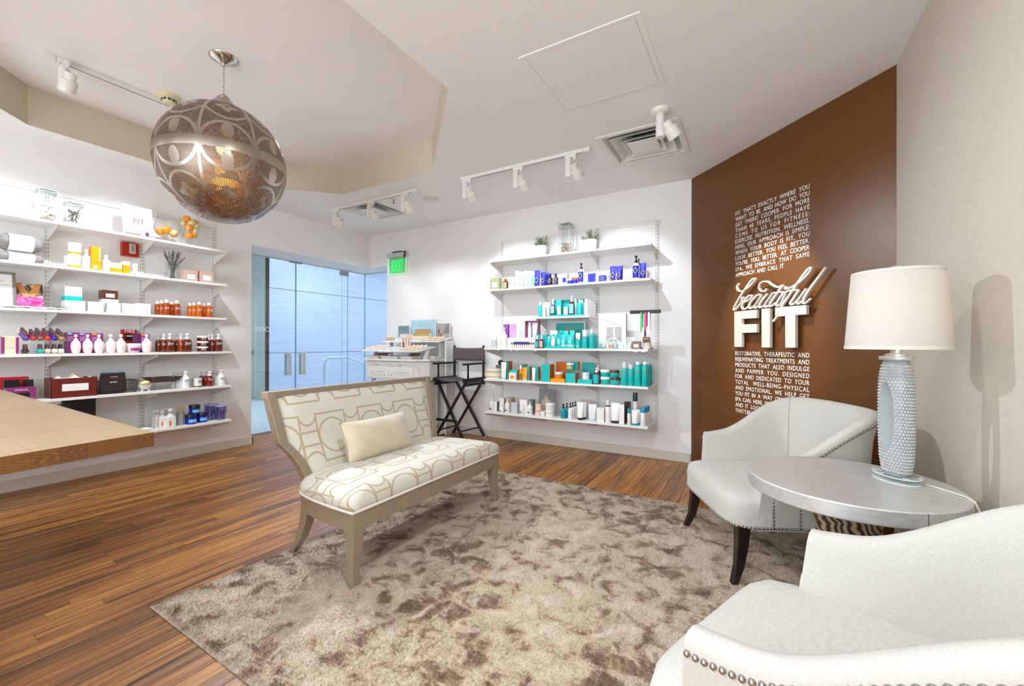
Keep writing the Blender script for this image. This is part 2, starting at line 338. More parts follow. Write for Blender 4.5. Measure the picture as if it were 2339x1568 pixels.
def plank_verts(L_):
    h,g,c=PW/2-.0006,.0006,.0012
    m=MB(); rings=[[(-h,s_,-.006),(h,s_,-.006),(h,s_,-c),(h-c,s_,0),(-h+c,s_,0),(-h,s_,-c)] for s_ in (g,L_-g)]
    return m.loft(rings)
pm={}
for d,(px,a,b) in near:
    k=round(b-a,2)
    if k not in pm: pm[k]=plank_verts(k).mesh('plank',PLANK)
    inst('plank',pm[k],fl,(px+PW/2,a,0))
mb=MB()
for (px,a,b) in far:
    s0=len(mb.v); q=plank_verts(b-a); q.move(Matrix.Translation((px+PW/2,a,0))); mb.add(q.v,q.f)
o=mb.build('planks',PLANK,fl); o['kind']='stuff'
# walls
def wall(name,label,mb,mat): return struct(mb.build(name,mat),label)
wall('wall_left','pale painted wall with the left shelving',MB().box(GX,XL,YR,2.714,0,HC),WALL)
wall('wall_header','painted header over the glass entrance corner',MB().box(GX,XL,2.714,4.8,2.27,HC).box(XL,-4.63,YB,4.8,2.27,HC),WALL)
wall('wall_back','pale painted wall with the back shelving',MB().box(-4.63,XA,YB,GY,0,HC),WALL)
dq=.7071
wall('wall_accent','chocolate brown painted accent wall set at an angle',MB().prism([(XA,YB),(XR,YC),(XR+.2,YC+.2),(XA+.2,YB+.2)],lambda a,b,t:(a,b,HC*t)),BROWN)
wall('wall_right','woven beige wallcovering wall beside the lamp',MB().box(XR,XR+.2,YR,YC+.1,0,HC),GRASS)
WX0,WX1,WZ0,WZ1=-3.0,.3,.5,2.45
wall('wall_rear','painted wall behind the viewpoint',MB().box(GX,WX0,YR-.2,YR,0,HC).box(WX1,XR+.2,YR-.2,YR,0,HC).box(WX0,WX1,YR-.2,YR,0,WZ0).box(WX0,WX1,YR-.2,YR,WZ1,HC),WALL)
wn=struct(MB().box(WX0,WX1,YR-.12,YR-.11,WZ0,WZ1).build('added_window',CLEAR),'added window for fill light behind the viewpoint')  # unseen window, added to bring fill light into the room
for i in range(5):
    x=WX0+(WX1-WX0)*i/4; MB().box(x-.025,x+.025,YR-.15,YR-.06,WZ0,WZ1).build('mullion',METW,wn)
# ceiling with octagonal recess
OCT=[(-4.62,2.24),(-3.83,3.03),(-2.60,3.03),(-1.675,2.105),(-1.66,.85),(-2.58,-.07),(-3.63,-.07),(-4.62,.92)]
bm=bmesh.new()
outer=[bm.verts.new(p+(HC,)) for p in ((GX,YR),(XR+.2,YR),(XR+.2,YC-.1),(XA+.15,YB+.15),(XA,GY+.1),(GX,GY+.1))]
inner=[bm.verts.new(p+(HC,)) for p in OCT]
DIFF=[(-.78,3.47),(-3.98,3.585)]
holes=[[bm.verts.new((cx+a*.272,cy+b*.272,HC)) for a,b in ((-1,-1),(1,-1),(1,1),(-1,1))] for cx,cy in DIFF]
for lp in [outer,inner]+holes:
    for i in range(len(lp)): bm.edges.new((lp[i],lp[(i+1)%len(lp)]))
bmesh.ops.triangle_fill(bm,use_beauty=True,edges=bm.edges)
me=bpy.data.meshes.new('ceiling'); bm.to_mesh(me); bm.free(); me.materials.append(CEIL)
ce=bpy.data.objects.new('ceiling',me); C.objects.link(ce); struct(ce,'white ceiling with an octagonal recess')
MB().prism(OCT,lambda a,b,t:(a,b,ZT+.05*t)).build('recess_panel',CEIL,ce)
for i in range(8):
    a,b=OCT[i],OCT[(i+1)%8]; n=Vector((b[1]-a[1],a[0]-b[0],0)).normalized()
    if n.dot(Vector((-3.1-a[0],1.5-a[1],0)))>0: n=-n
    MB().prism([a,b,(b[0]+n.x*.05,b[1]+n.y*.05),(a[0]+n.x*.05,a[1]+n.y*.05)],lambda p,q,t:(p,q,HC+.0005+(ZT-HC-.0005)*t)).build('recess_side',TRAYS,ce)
# baseboards
BH=.092
struct(MB().box(XL,XL+.015,YR,2.729,0,BH).box(GX+.2,XL+.015,2.714,2.729,0,BH).build('baseboard_left',BASE,bevel=.003),'pale baseboard under the left shelves')
struct(MB().box(-4.645,XA-.006,YB-.015,YB,0,BH).build('baseboard_back',BASE,bevel=.003),'pale baseboard under the back shelves')
s1=.0106
struct(MB().prism([(XA-.0,YB-.0),(XR,YC),(XR,YC-.0212),(XA-.0,YB-.0212)],lambda a,b,t:(a,b,BH*t)).build('baseboard_accent',BROWN,bevel=.003),'brown baseboard of the accent wall')
struct(MB().box(XR-.015,XR,YR,YC-.02,0,BH+.03).build('baseboard_right',BASE,bevel=.003),'pale baseboard by the lamp table')
# ------------------------------------------------------------------ glass entrance corner
def pane(name,label,mb): return struct(mb.build(name,PANE),label)
def gdoor(name,label,y0,y1,hy):
    o=pane(name,label,MB().box(GX-.006,GX+.006,y0,y1,.012,2.255))
    for yy in (y0,y1): MB().box(GX-.0065,GX+.0065,yy-.002,yy+.002,.012,2.255).build('glass_edge',GEDGE,o)
    for s in (-1,1):
        m=MB()
        xx=GX+s*.045; m.box(xx-.012,xx+.012,hy-.016,hy+.016,.715,1.025)
        for zz in (.745,.995): m.box(min(xx,GX),max(xx,GX),hy-.01,hy+.01,zz-.01,zz+.01)
        m.build('pull_handle',P('pull_metal','#ccd4cd',.35,.15),o,bevel=.002)
    return o
d1=gdoor('door_1','left frameless glass door leaf with square pull',2.72,3.578,3.47)
d2=gdoor('door_2','right frameless glass door leaf with square pull',3.585,4.44,3.68)
MB().box(GX-.02,GX+.02,4.30,4.445,2.19,2.255).build('patch_fitting',STEEL,d2,bevel=.002)
MB().box(GX-.02,GX+.02,3.50,3.66,2.25,2.268).build('patch_fitting',STEEL,d1,bevel=.002)
w1=pane('window_1','fixed glass sidelight right of the glass doors',MB().box(GX-.006,GX+.006,4.448,GY-.006,.012,2.265))
MB().box(GX-.008,GX+.008,GY-.014,GY-.004,.012,2.265).build('glass_edge',GEDGE,w1)
w2=pane('window_2','glass return panel next to the back wall',MB().box(GX+.006,-4.5,GY-.006,GY+.006,.012,2.265))
struct(MB().box(GX-.02,GX+.02,2.70,GY+.02,2.262,2.275).box(GX-.02,-4.55,GY-.02,GY+.02,2.262,2.275).build('trim_1',STEEL),'slim metal head channel over the glass')
struct(MB().box(GX-.02,GX+.02,2.714,GY+.02,-.004,.004).box(GX-.02,-4.63,GY-.02,GY+.02,-.004,.004).build('trim_2',STEEL),'slim metal threshold under the glass')
# frosted lettering on the glass, read from the corridor
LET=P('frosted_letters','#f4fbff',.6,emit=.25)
for (yy,zz,wd) in ((3.79,1.30,.50),(2.86,1.30,.50)):
    d=d2 if yy>3.5 else d1
    m=text_mesh('COOPER SPA',.085,width=wd); m.materials.clear(); m.materials.append(LET)
    o=bpy.data.objects.new('lettering',m); C.objects.link(o); o.parent=d
    o.matrix_local=Matrix(((0,0,-1,GX-.008),(-1,0,0,yy+wd),(0,1,0,zz),(0,0,0,1)))
# ------------------------------------------------------------------ corridor beyond
CORF=P('pale_stone_floor','#d6e2e6',.25,grain=.04,gs=8); CORW=wallmat('corridor_paint','#dfe8df',.6); 
def mk_lam():
    t=NT('pale_laminate'); c=t.coord(); a=t.noise(t.mapping(c,(1,.9,34)),1.2,5,.6,.8); t.link(t.ramp(a,[(.25,lin('#b3bdd2')),(.55,lin('#c3cce0')),(.8,lin('#cfd7e6'))]),t.b.inputs['Base Color']); t.set(Roughness=.3); return t.m
LAM=mk_lam(); WALN=P('dark_walnut','#4a3128',.4,grain=.3,gs=14)
CX=-8.5
struct(MB().box(-12,GX,0,10.5,-.06,0).box(GX,-1,GY,10.5,-.06,0).build('floor_corridor',CORF),'pale stone corridor floor beyond the glass')
struct(MB().box(-12,GX,0,10.5,3.3,3.4).box(GX,-1,4.8,10.5,3.3,3.4).build('ceiling_corridor',CEIL),'corridor ceiling beyond the glass')
cw=struct(MB().box(CX-.14,CX-.02,4.97,10.5,0,3.3).build('wall_corridor',WALN),'panelled corridor wall beyond the glass')
for yy in (4.975,6.7,8.4):
    for z0,z1 in ((0,.945),(.955,2.265),(2.275,3.3)):
        MB().box(CX-.02,CX,yy,min(yy+1.715,10.49),z0,z1).build('panel',LAM,cw)
struct(MB().box(-12,CX-.14,5.02,5.15,0,3.3).build('wall_corridor_side',CORW),'pale green corridor wall with a white door')
d3=struct(MB().box(-9.95,-9.05,4.99,5.018,.01,2.07).build('door_3',P('door_white','#e3ece4',.4)),'white door in the corridor')
MB().box(-9.17,-9.05,4.93,4.95,.94,.965).cb((-9.10,4.97,.95),(.05,.06,.05)).build('door_handle',STEEL,d3,bevel=.004)
struct(MB().box(-12.1,-12,0,10.5,0,3.3).box(-12,-1,10.5,10.6,0,3.3).box(-12,GX,-.1,0,0,3.3).build('wall_corridor_end',CORW),'far corridor walls')
struct(MB().box(-1,-.9,GY+.02,10.5,0,3.3).build('wall_corridor_right',CORW),'right corridor wall hidden behind the shop')
hr=thing('handrail','pale metal handrail with rounded corner seen through the glass','handrail',(-5.9,4.3,0))
HM=P('rail_white','#dbeefc',.3)
path=[(0,.02,0),(0,.02,.82),(0,.03,.87),(0,.07,.905),(0,.12,.915),(0,.45,.915),(0,.50,.905),(0,1.3,.62),(0,1.6,.5)]
MB().tube(path,.021,10).build('rail',HM,hr,60)
for yy,zz in ((.78,.8),(1.3,.6)): MB().tube([(0,yy,0),(0,yy,zz)],.019,10).build('post',HM,hr,60)
MB().tube([(0,.04,.45),(0,.8,.45)],.012,8).build('mid_rail',HM,hr,60)
for (x,y,lb) in ((-6.8,3.2,'added square light panel outside the glass doors'),(-7.2,5.8,'added square light panel before the laminate panels'),(-5.0,6.4,'added square light panel behind the back wall'),(-7.0,8.2,'added square light panel at the corridor far end')):  # ceiling panels added out of view to light the corridor
    t=thing('added_corridor_light',lb,'light',(x,y,3.3),0,'added corridor lights')
    MB().box(-.32,.32,-.32,.32,-.02,0).build('frame',METW,t); MB().box(-.29,.29,-.29,.29,-.024,-.02).build('diffuser',P('cool_diffuser','#e8f4ff',.5,emit=6,ecol='#cfe6ff'),t)
    light('AREA','added_corridor_lamp',(x,y,3.26),LV['corridor'],COOL,t,(x,y,0),size=.6)
# ------------------------------------------------------------------ ceiling fixtures
LENS=P('lamp_lens','#fff6e6',.3,emit=3)
def track_light(x,y,zc,target,label,group,power,spot=62,mono=False,out=(0,-1)):
    t=thing('monopoint_light' if mono else 'track_light',label,'light',(x,y,zc),0,group)
    d=(Vector(target)-Vector((x,y,zc-.24))).normalized()
    if mono:
        MB().lathe([(.001,-.028),(.05,-.028),(.058,-.02),(.062,0),(.001,0)],24).build('canopy',METW,t,50)
        z0=-.028
    else:
        MB().cb((.02,0,-.038),(.10,.026,.026)).build('adapter',METW,t,bevel=.003); MB().cb((.055,0,-.06),(.018,.018,.022)).build('lock_knob',METW,t,bevel=.003); z0=-.05
    MB().lathe([(.001,z0),(.024,z0),(.024,z0-.005),(.028,z0-.008),(.03,z0-.012),(.03,z0-.155),(.028,z0-.16),(.001,z0-.16)],20).build('driver',METW,t,50)
    side=Vector((out[0],out[1],0)); hc=Vector((.075,0,z0-.135))
    MB().tube([(.025,0,z0-.12),tuple(hc)],.007,8).build('pivot',METW,t,50)
    q=d.to_track_quat('Z','Y').to_matrix().to_4x4()
    m=MB().lathe([(.001,-.075),(.03,-.075),(.032,-.07),(.032,-.032),(.043,-.03),(.045,-.026),(.045,.045),(.041,.045),(.038,.03),(.001,.028)],22)
    m.move(Matrix.Translation(hc)@q); h=m.build('lamp_head',METW,t,40)
    m=MB().lathe([(.001,.030),(.036,.032),(.036,.033),(.001,.033)],18); m.move(Matrix.Translation(hc)@q); m.build('lens',LENS,h,40)
    src=Vector((x,y,zc))+hc+d*.05
    light('SPOT','spot',src,power,(1,.93,.82) if mono else NEUT,t,target,spot_size=R(spot),spot_blend=.55,shadow_soft_size=.025)
    return t
def track(name,label,x0,x1,y,z,axis='x',n=1):
    t=thing(name,label,'track',((x0+x1)/2,y,z) if axis=='x' else (y,(x0+x1)/2,z))
    h=(x1-x0)/2
    if axis=='x': MB().box(-h,h-.06,-.017,.017,-.028,0).build('rail',METW,t,bevel=.002); MB().box(h-.058,h,-.019,.019,-.031,0).build('end_feed',METW,t,bevel=.002); MB().box(-h+.06,h-.08,-.006,.006,-.0285,-.028).build('slot',SLOT,t)
    else: MB().box(-.017,.017,-h+.06,h,-.028,0).build('rail',METW,t,bevel=.002); MB().box(-.019,.019,-h,-h+.058,-.031,0).build('end_feed',METW,t,bevel=.002); MB().box(-.006,.006,-h+.08,h-.06,-.0285,-.028).build('slot',SLOT,t)
track('light_track','shorter white ceiling light track near the glass entrance',-4.36,-3.02,3.30,HC)
track('light_track','longer white ceiling light track above the back shelves',-2.47,-1.17,3.30,HC)
track('light_track','white light track inside the ceiling recess above left shelves',.86,2.25,-4.0,ZT,'y')
for i,(x,tx,lb) in enumerate(((-4.30,-4.8,'white track spotlight nearest the glass corner'),(-3.73,-3.75,'white track spotlight in the middle of the short track'),(-3.22,-3.2,'white track spotlight at the right end of the short track'),
  (-2.42,-2.45,'white track spotlight at the left end of the long track'),(-1.86,-1.8,'white track spotlight in the middle of the long track'),(-1.36,-1.2,'white track spotlight at the right end of the long track'))):
    track_light(x,3.30,HC,(tx,YB-.1,1.65 if i>2 else 1.1),lb,'track spotlights',LV['track']*(1 if i>2 else .52),70 if i>2 else 90)
for y,ty,lb in ((.96,.85,'white track spotlight at the left end inside the recess'),(1.56,1.5,'white track spotlight inside the recess beside the pendant lamp'),(2.14,None,'white track spotlight inside the recess hidden behind pendant')):
    track_light(-4.0,y,ZT,(XL+.15,ty,1.35) if ty else (-.8,2.0,0),lb,'track spotlights',LV['tray'] if ty else LV['key'],82)
track_light(-.57,3.01,HC,(.08,3.75,1.45),'white single ceiling spotlight aimed at the brown wall',None,LV['mono'],40,True)
# supply air diffusers
def diffuser(x0,y0,label):
    t=thing('air_diffuser',label,'vent',(x0,y0,HC),0,'ceiling air diffusers')
    def rq(q,z): return [(-q,-q,z),(q,-q,z),(q,q,z),(-q,q,z)]
    def sheet(nm,mat,*lv): return MB().loft([rq(q,z) for q,z in lv],0,False,False).build(nm,mat,t)
    sheet('flange',METW,(.305,0),(.305,-.007),(.268,-.007),(.262,-.002))
    sheet('plenum',METW,(.268,-.006),(.262,.0),(.20,.085),(.16,.12)); MB().box(-.17,.17,-.17,.17,.12,.125).build('plenum_top',P('plenum_grey','#77777a',.6),t)
    MB().lathe([(.001,.112),(.125,.112),(.125,.119),(.001,.119)],28).build('duct',P('duct_dark','#232326',.7),t)
    sheet('louver',METW,(.222,-.010),(.220,-.006),(.150,.052),(.148,.050),(.222,-.010))
    sheet('louver',METW,(.150,-.012),(.148,-.008),(.095,.03),(.093,.028),(.150,-.012))
    MB().loft([rq(.108,-.014),rq(.112,-.010),rq(.05,.006)]).build('center_plate',METW,t)
diffuser(-.78,3.47,'square white air diffuser near the brown wall'); diffuser(-3.98,3.585,'square white air diffuser behind the short light track')
ap=thing('access_panel','square flush ceiling access panel with thin dark gap','panel',(-.818,2.38,HC))
MB().loft([[(-.335,-.315,0),(.335,-.315,0),(.335,.315,0),(-.335,.315,0)],[(-.333,-.313,-.004),(.333,-.313,-.004),(.333,.313,-.004),(-.333,.313,-.004)],[(-.304,-.292,-.004),(.304,-.292,-.004),(.304,.292,-.004),(-.304,.292,-.004)],[(-.304,-.292,0),(.304,-.292,0),(.304,.292,0),(-.304,.292,0)]],0,False,False).build('frame',CEIL,ap)
MB().box(-.300,.300,-.288,.288,-.0035,-.001).build('door',CEIL,ap)
sp=thing('ceiling_speaker','round flush ceiling speaker between the light tracks','speaker',(-3.12,3.6,HC)); MB().lathe([(.001,-.004),(.075,-.004),(.08,-.006),(.14,-.006),(.145,0),(.001,0)],36).build('bezel',METW,sp,40); MB().lathe([(.001,-.0068),(.072,-.0068),(.072,-.004),(.001,-.004)],32).build('grille',P('grille','#dedbd7',.7,bump=.2,bs=400),sp)
sk=thing('sprinkler_head','small brass sprinkler head near the short track','sprinkler',(-3.486,3.42,HC)); MB().lathe([(.001,-.006),(.03,-.006),(.034,0),(.001,0)],18).build('escutcheon',METW,sk,40); MB().lathe([(.001,-.045),(.014,-.045),(.014,-.042),(.005,-.04),(.006,-.02),(.009,-.006),(.001,-.006)],12).build('nozzle',P('brass','#a07c4a',.3,1),sk,40)
sd=thing('smoke_detector','cream smoke detector beside the pendant lamp','detector',(-3.89,1.5,ZT)); MB().lathe([(.001,-.062),(.03,-.062),(.038,-.055),(.042,-.05),(.045,-.028),(.058,-.022),(.068,-.008),(.07,0),(.001,0)],28).build('housing',P('cream_plastic','#d8cda9',.4),sd,40)
for i in range(10):
    a=2*PI*i/10; MB().cb((0,-.0445,-.038),(.017,.004,.014)).move(Matrix.Rotation(a,4,'Z')).build('vent_slot',P('vent_dark','#35332c',.6),sd)
# ceiling lamps added out of view to fill the room with light
for (x,y,lb) in ((-.55,.75,'added fill lamp in the ceiling over the near armchair'),(-.4,-1.2,'added fill lamp in the rear right ceiling corner'),(-1.9,-1.2,'added fill lamp in the rear middle of ceiling'),(-3.4,-1.3,'added fill lamp in the rear left of ceiling'),(-4.6,-.6,'added fill lamp by the left wall behind counter')):
    t=thing('fill_lamp',lb,'light',(x,y,HC),0,'added fill lamps'); MB().lathe([(.001,-.003),(.06,-.003),(.085,-.006),(.09,0),(.001,0)],24).build('trim_ring',METW,t,40)
    MB().lathe([(.001,-.005),(.055,-.005),(.055,-.003),(.001,-.003)],20).build('lens',LENS,t)
    light('AREA','can',(x,y,HC-.02),LV['can']*(1.3 if x>-1 else .6),NEUT,t,(x,y,0),size=.16,shape='DISK')
light('AREA','rear_fill',((WX0+WX1)/2,YR-.05,(WZ0+WZ1)/2),LV['window'],(.83,.925,1),wn,((WX0+WX1)/2,5,1.2),size=WX1-WX0-.1,size_y=WZ1-WZ0-.1,shape='RECTANGLE')  # fill light added at the rear window opening
# pendant lamp
pd=thing('pendant_lamp','large round pierced metal pendant lamp glowing amber','pendant lamp',(-3.055,1.479,ZT))
zc=2.33-ZT; RX,RZ=.37,.38
def mk_pierced():
    t=NT('pierced_metal'); uv=t.add('ShaderNodeUVMap'); uv.uv_map='UVMap'; s=t.add('ShaderNodeSeparateXYZ'); t.link(uv.outputs[0],s.inputs[0])
    U,V=s.outputs[0],s.outputs[1]                      # U: 0..8 sectors, V: -1..1 latitude (in quarter turns)
    NV=66.; cl=t.math('COSINE',t.math('MULTIPLY',V,PI/2))
    vr=t.math('MULTIPLY',V,NV); rowi=t.math('FLOOR',vr); vf=t.math('SUBTRACT',t.math('FRACT',vr),.5)
    un=t.math('MULTIPLY',U,t.math('ROUND',t.math('MULTIPLY',t.math('COSINE',t.math('MULTIPLY',t.math('DIVIDE',t.math('ADD',rowi,.5),NV),PI/2)),33.)))
    un=t.math('ADD',un,t.math('MULTIPLY',t.math('PINGPONG',rowi,1),.5)); uf=t.math('SUBTRACT',t.math('FRACT',un),.5)
    d=t.math('SQRT',t.math('ADD',t.math('MULTIPLY',uf,uf),t.math('MULTIPLY',vf,vf))); hole=t.math('LESS_THAN',d,.30)
    # plain metal bands, arcs and petals between the pierced fields
    fu=t.math('MULTIPLY',t.math('SUBTRACT',t.math('FRACT',U),.5),t.math('MULTIPLY',cl,.5))   # quarter-turn units
    av=t.math('ABSOLUTE',V)
    def seg(cond): return cond
    band=t.math('LESS_THAN',av,.05)
    def ring(cu,cv,r,w,fu=fu):
        a=t.math('SUBTRACT',fu,cu); b=t.math('SUBTRACT',av,cv); q=t.math('SQRT',t.math('ADD',t.math('MULTIPLY',a,a),t.math('MULTIPLY',b,b)))
        return t.math('LESS_THAN',t.math('ABSOLUTE',t.math('SUBTRACT',q,r)),w)
    def disc(cu,cv,su,sv):
        a=t.math('DIVIDE',t.math('SUBTRACT',fu,cu),su); b=t.math('DIVIDE',t.math('SUBTRACT',av,cv),sv)
        return t.math('LESS_THAN',t.math('ADD',t.math('MULTIPLY',a,a),t.math('MULTIPLY',b,b)),1)
    mer=t.math('LESS_THAN',t.math('ABSOLUTE',t.math('SUBTRACT',t.math('ABSOLUTE',fu),t.math('MULTIPLY',cl,.25))),.014)
    arc=ring(0,0,.24,.016); arc2=ring(0,.5,.2,.014); pet=disc(0,.15,.055,.085); top=t.math('GREATER_THAN',av,.86)
    fl1=disc(0,.5,.045,.10); fl2=disc(0,.5,.10,.045); eye=disc(0,.5,.014,.02)
    solid=band
    for q in (mer,arc,arc2,pet,top,fl1,fl2): solid=t.math('MAXIMUM',solid,q)
    solid=t.math('SUBTRACT',solid,eye,clamp=True)
    f=t.math('MULTIPLY',hole,t.math('SUBTRACT',1,solid))
    t.set(Metallic=1,Roughness=t.math('MULTIPLY_ADD',solid,-.12,.42)); t.link(t.mix(solid,lin('#8a7d70'),lin('#b9aea2')),t.b.inputs['Base Color'])
    n=t.noise(t.coord(),14,3); t.bump(t.math('ADD',t.math('MULTIPLY',solid,.4),t.math('MULTIPLY',n,.5)),.25,.006)
    tr=t.add('ShaderNodeBsdfTransparent'); mx=t.add('ShaderNodeMixShader'); t.link(f,mx.inputs[0]); t.link(t.b.outputs[0],mx.inputs[1]); t.link(tr.outputs[0],mx.inputs[2]); t.link(mx.outputs[0],t.out.inputs[0]); return t.m
PIERCE=mk_pierced()
NU,NVV=96,60; m=MB(); uvs=[]
for j in range(NVV+1):
    la=-PI/2+PI*j/NVV
    for i in range(NU+1):
        a=2*PI*i/NU; m.v.append((RX*math.cos(la)*math.cos(a),RX*math.cos(la)*math.sin(a),zc+RZ*math.sin(la))); uvs.append((8*i/NU,la/(PI/2)))
for j in range(NVV):
    for i in range(NU): q=j*(NU+1)+i; m.f.append((q,q+1,q+NU+2,q+NU+1)); m.m.append(0)
gl=m.build('globe',PIERCE,pd,180); ul=gl.data.uv_layers.new(name='UVMap')
for lp in gl.data.loops: ul.data[lp.index].uv=uvs[lp.vertex_index]
MB().lathe([(.001,.395+zc+.065),(.022,.395+zc+.06),(.03,.395+zc+.05),(.036,.395+zc+.045),(.034,.395+zc+.035),(.055,.395+zc+.02),(.085,.395+zc-.01),(.11,.395+zc-.035),(.001,.395+zc-.035)],28).build('crown',P('brushed_nickel','#bdb2a6',.3,1),pd,50)
MB().lathe([(.001,-.052),(.012,-.052),(.014,-.045),(.03,-.035),(.065,-.018),(.083,-.006),(.085,0),(.001,0)],36).build('ceiling_canopy',CHROME,pd,50)
z0,z1=-.05,.395+zc+.06; nl=9; st=(z0-z1)/nl
ring=[(0,.5*st*.36*math.sin(2*PI*k/14)*1.0,.62*st*math.cos(2*PI*k/14)) for k in range(14)]
lm=MB().tube(ring,.0028,6,closed=True).mesh('chain_link',CHROME,180)
for i in range(nl): inst('chain_link',lm,pd,(0,0,z0-st*(i+.5)),(0,0,(i%2)*PI/2))
bulb=MB().sphere((0,0,zc+.10),.042,14,10).build('bulb',P('amber_bulb','#ffb050',.4,emit=40,ecol='#ff9a3a'),pd,180)
light('POINT','pendant_bulb',(-3.055,1.479,2.43),LV['pendant'],(1,.55,.2),pd,None,shadow_soft_size=.04)
# ------------------------------------------------------------------ exit sign
ex=thing('exit_sign','edge lit green EXIT sign with left arrow','exit sign',(-4.40,YB,2.13))
EG=P('exit_green','#0fd65e',.4,emit=1.0); EP=glassy('exit_acrylic','#e6fbeb',.2); 
MB().box(-.185,.185,-.06,-.002,.235,.30).build('housing',P('exit_housing','#c9ccce',.35,.3),ex,bevel=.004); MB().box(-.08,.09,-.05,-.01,.30,.318).build('mount_bracket',DARKMET,ex)
MB().box(.152,.19,-.065,-.06,.215,.305).build('test_plate',P('dark_plastic','#2b2727',.4),ex); MB().sphere((.17,-.066,.27),.008,10,6).build('test_light',P('red_led','#ff2a20',.4,emit=2),ex,180)
MB().box(-.172,.172,-.036,-.030,0,.235).build('panel',EP,ex); 
m=MB(); 
for a in ((-.172,-.169),(.169,.172)): m.box(a[0],a[1],-.0365,-.0295,0,.235)
m.box(-.172,.172,-.0365,-.0295,0,.003).build('glowing_edge',P('exit_edge','#b8ffc9',.4,emit=.8),ex)
o=textobj('lettering','EXIT',EG,ex,TM(-.095,-.040,.042),.21,width=.215,bold=.004,ext=.001); o.scale.z*=1; 
hh=max(v.co.y for v in o.data.vertices)
for v in o.data.vertices: v.co.y*=.152/hh
MB().bar((-.125,-.039,.118),(-.148,-.039,.095),.004,.008).bar((-.148,-.039,.095),(-.125,-.039,.072),.004,.008).build('arrow',EG,ex)
# ------------------------------------------------------------------ wall sign
WS=Matrix(((dq,dq,0,XA),(-dq,dq,0,YB),(0,0,1,0),(0,0,0,1)))   # local x along accent wall, -y into the room
def wsign(name,label,cat): 
    o=thing(name,label,cat); o.matrix_world=WS; return o
TOP=["FIT.  THAT'S  EXACTLY  WHERE  YOU","WANT TO BE.  AND HOW DO YOU","GET THERE?  COOPER.  FOR MORE","THAN  40  YEARS,  PEOPLE  HAVE","COME TO US FOR FITNESS:","EXERCISE.  NUTRITION.  WELLNESS.","HERE,  OUR APPROACH IS SIMPLE:","WHEN  YOUR  BODY  IS  FIT,  YOU","LOOK BETTER.  YOU FEEL BETTER.","YOU'RE YOU, BETTER.  AT COOPER","SPA,  WE EMBRACE THAT SAME","APPROACH AND CALL IT"]
LOW=["RESTORATIVE, THERAPEUTIC AND","REJUVENATING TREATMENTS AND","PRODUCTS THAT ALSO INDULGE","AND PAMPER YOU.  DESIGNED","FOR AND DEDICATED TO YOUR","TOTAL  WELL-BEING\u2013PHYSICAL","AND EMOTIONAL.  WE HELP GET","YOU FIT IN A WAY ONLY COOPER","SPA CAN. HERE, FITNESS","AND  IT  LOOKS  GREAT","THAT'S BEAUTIFUL"]
XS=.80
def block(name,label,lines,z0,dz,size):
    o=wsign(name,label,'lettering')
    for i,tx in enumerate(lines):
        wd={'SPA CAN. HERE, FITNESS':.428,'AND  IT  LOOKS  GREAT':.425,"THAT'S BEAUTIFUL":.303,'APPROACH AND CALL IT':.462}.get(tx,.664)
        ws=tx.split(); ms=[text_mesh(q,size,ext=.0008,bold=0) for q in ws]; W_=[max(v.co.x for v in m.vertices)*XS for m in ms]; k=1; n=len(ws)-1
        gap=(wd-sum(W_))/n; sp=1
        if gap<.010: k=(wd-n*.010)/sum(W_); gap=.010
        elif gap>.030:
            sp=1.0+min(.45,(gap-.022)*n/sum(W_)); ms=[text_mesh(q,size,ext=.0008,bold=0,spc=sp) for q in ws]; W_=[max(v.co.x for v in m.vertices)*XS for m in ms]; gap=(wd-sum(W_))/n
        x=.557
        for m,w_ in zip(ms,W_):
            m.materials.clear(); m.materials.append(VINYL); q=bpy.data.objects.new('word',m); C.objects.link(q); q.parent=o
            q.matrix_local=TM(x,-.0025,z0-dz*i)@Matrix.Diagonal((XS*k,1,1,1)); x+=w_*k+gap
block('wall_lettering','white justified lettering above the script word on brown wall',TOP,2.226,.0468,.0475)
block('wall_lettering','white justified lettering below the block letters on brown wall',LOW,1.057,.0476,.0475)
LETM=P('sign_ivory','#cdc7be',.45)
sc_=wsign('script_sign','raised ivory script word beautiful on brown wall','sign')
def spline(pts,k=5):
    out=[]; n=len(pts)
    for i in range(n-1):
        p0,p1,p2,p3=pts[max(i-1,0)],pts[i],pts[i+1],pts[min(i+2,n-1)]
        for j in range(k):
            t=j/k; out.append(tuple(.5*((2*p1[c])+(p2[c]-p0[c])*t+(2*p0[c]-5*p1[c]+4*p2[c]-p3[c])*t*t+(3*p1[c]-p0[c]-3*p2[c]+p3[c])*t**3) for c in (0,1)))
    return out+[pts[-1]]
for st_,nm in zip(SCRIPT,('letter_b','letter_e','letter_a','letter_u','letter_t','crossbar','letter_i','letter_f','letter_u','letter_l')):
    pts=spline(st_); m=MB(); rings=[]
    for i,p in enumerate(pts):
        a,b=pts[max(i-1,0)],pts[min(i+1,len(pts)-1)]; d=Vector((b[0]-a[0],b[1]-a[1])); d=d.normalized() if d.length>1e-6 else Vector((1,0)); nx,nz=-d.y,d.x
        hw=.0054+.0024*max(0,-d.y*.6+abs(d.y)*.4)
        rings.append([(p[0]-nx*hw,-.055,p[1]-nz*hw),(p[0]+nx*hw,-.055,p[1]+nz*hw),(p[0]+nx*hw,-.038,p[1]+nz*hw),(p[0]-nx*hw,-.038,p[1]-nz*hw)])
    m.loft(rings).build(nm,LETM,sc_)
m=MB()
for (a,b) in ((.62,1.62),(.75,1.36),(.98,1.48),(1.15,1.62),(1.23,1.46),(1.32,1.60)): pass
for st_ in SCRIPT:
    p=st_[len(st_)//2]; m.tube([(p[0],-.04,p[1]),(p[0],0,p[1])],.003,6)
m.build('standoff_pins',STEEL,sc_)
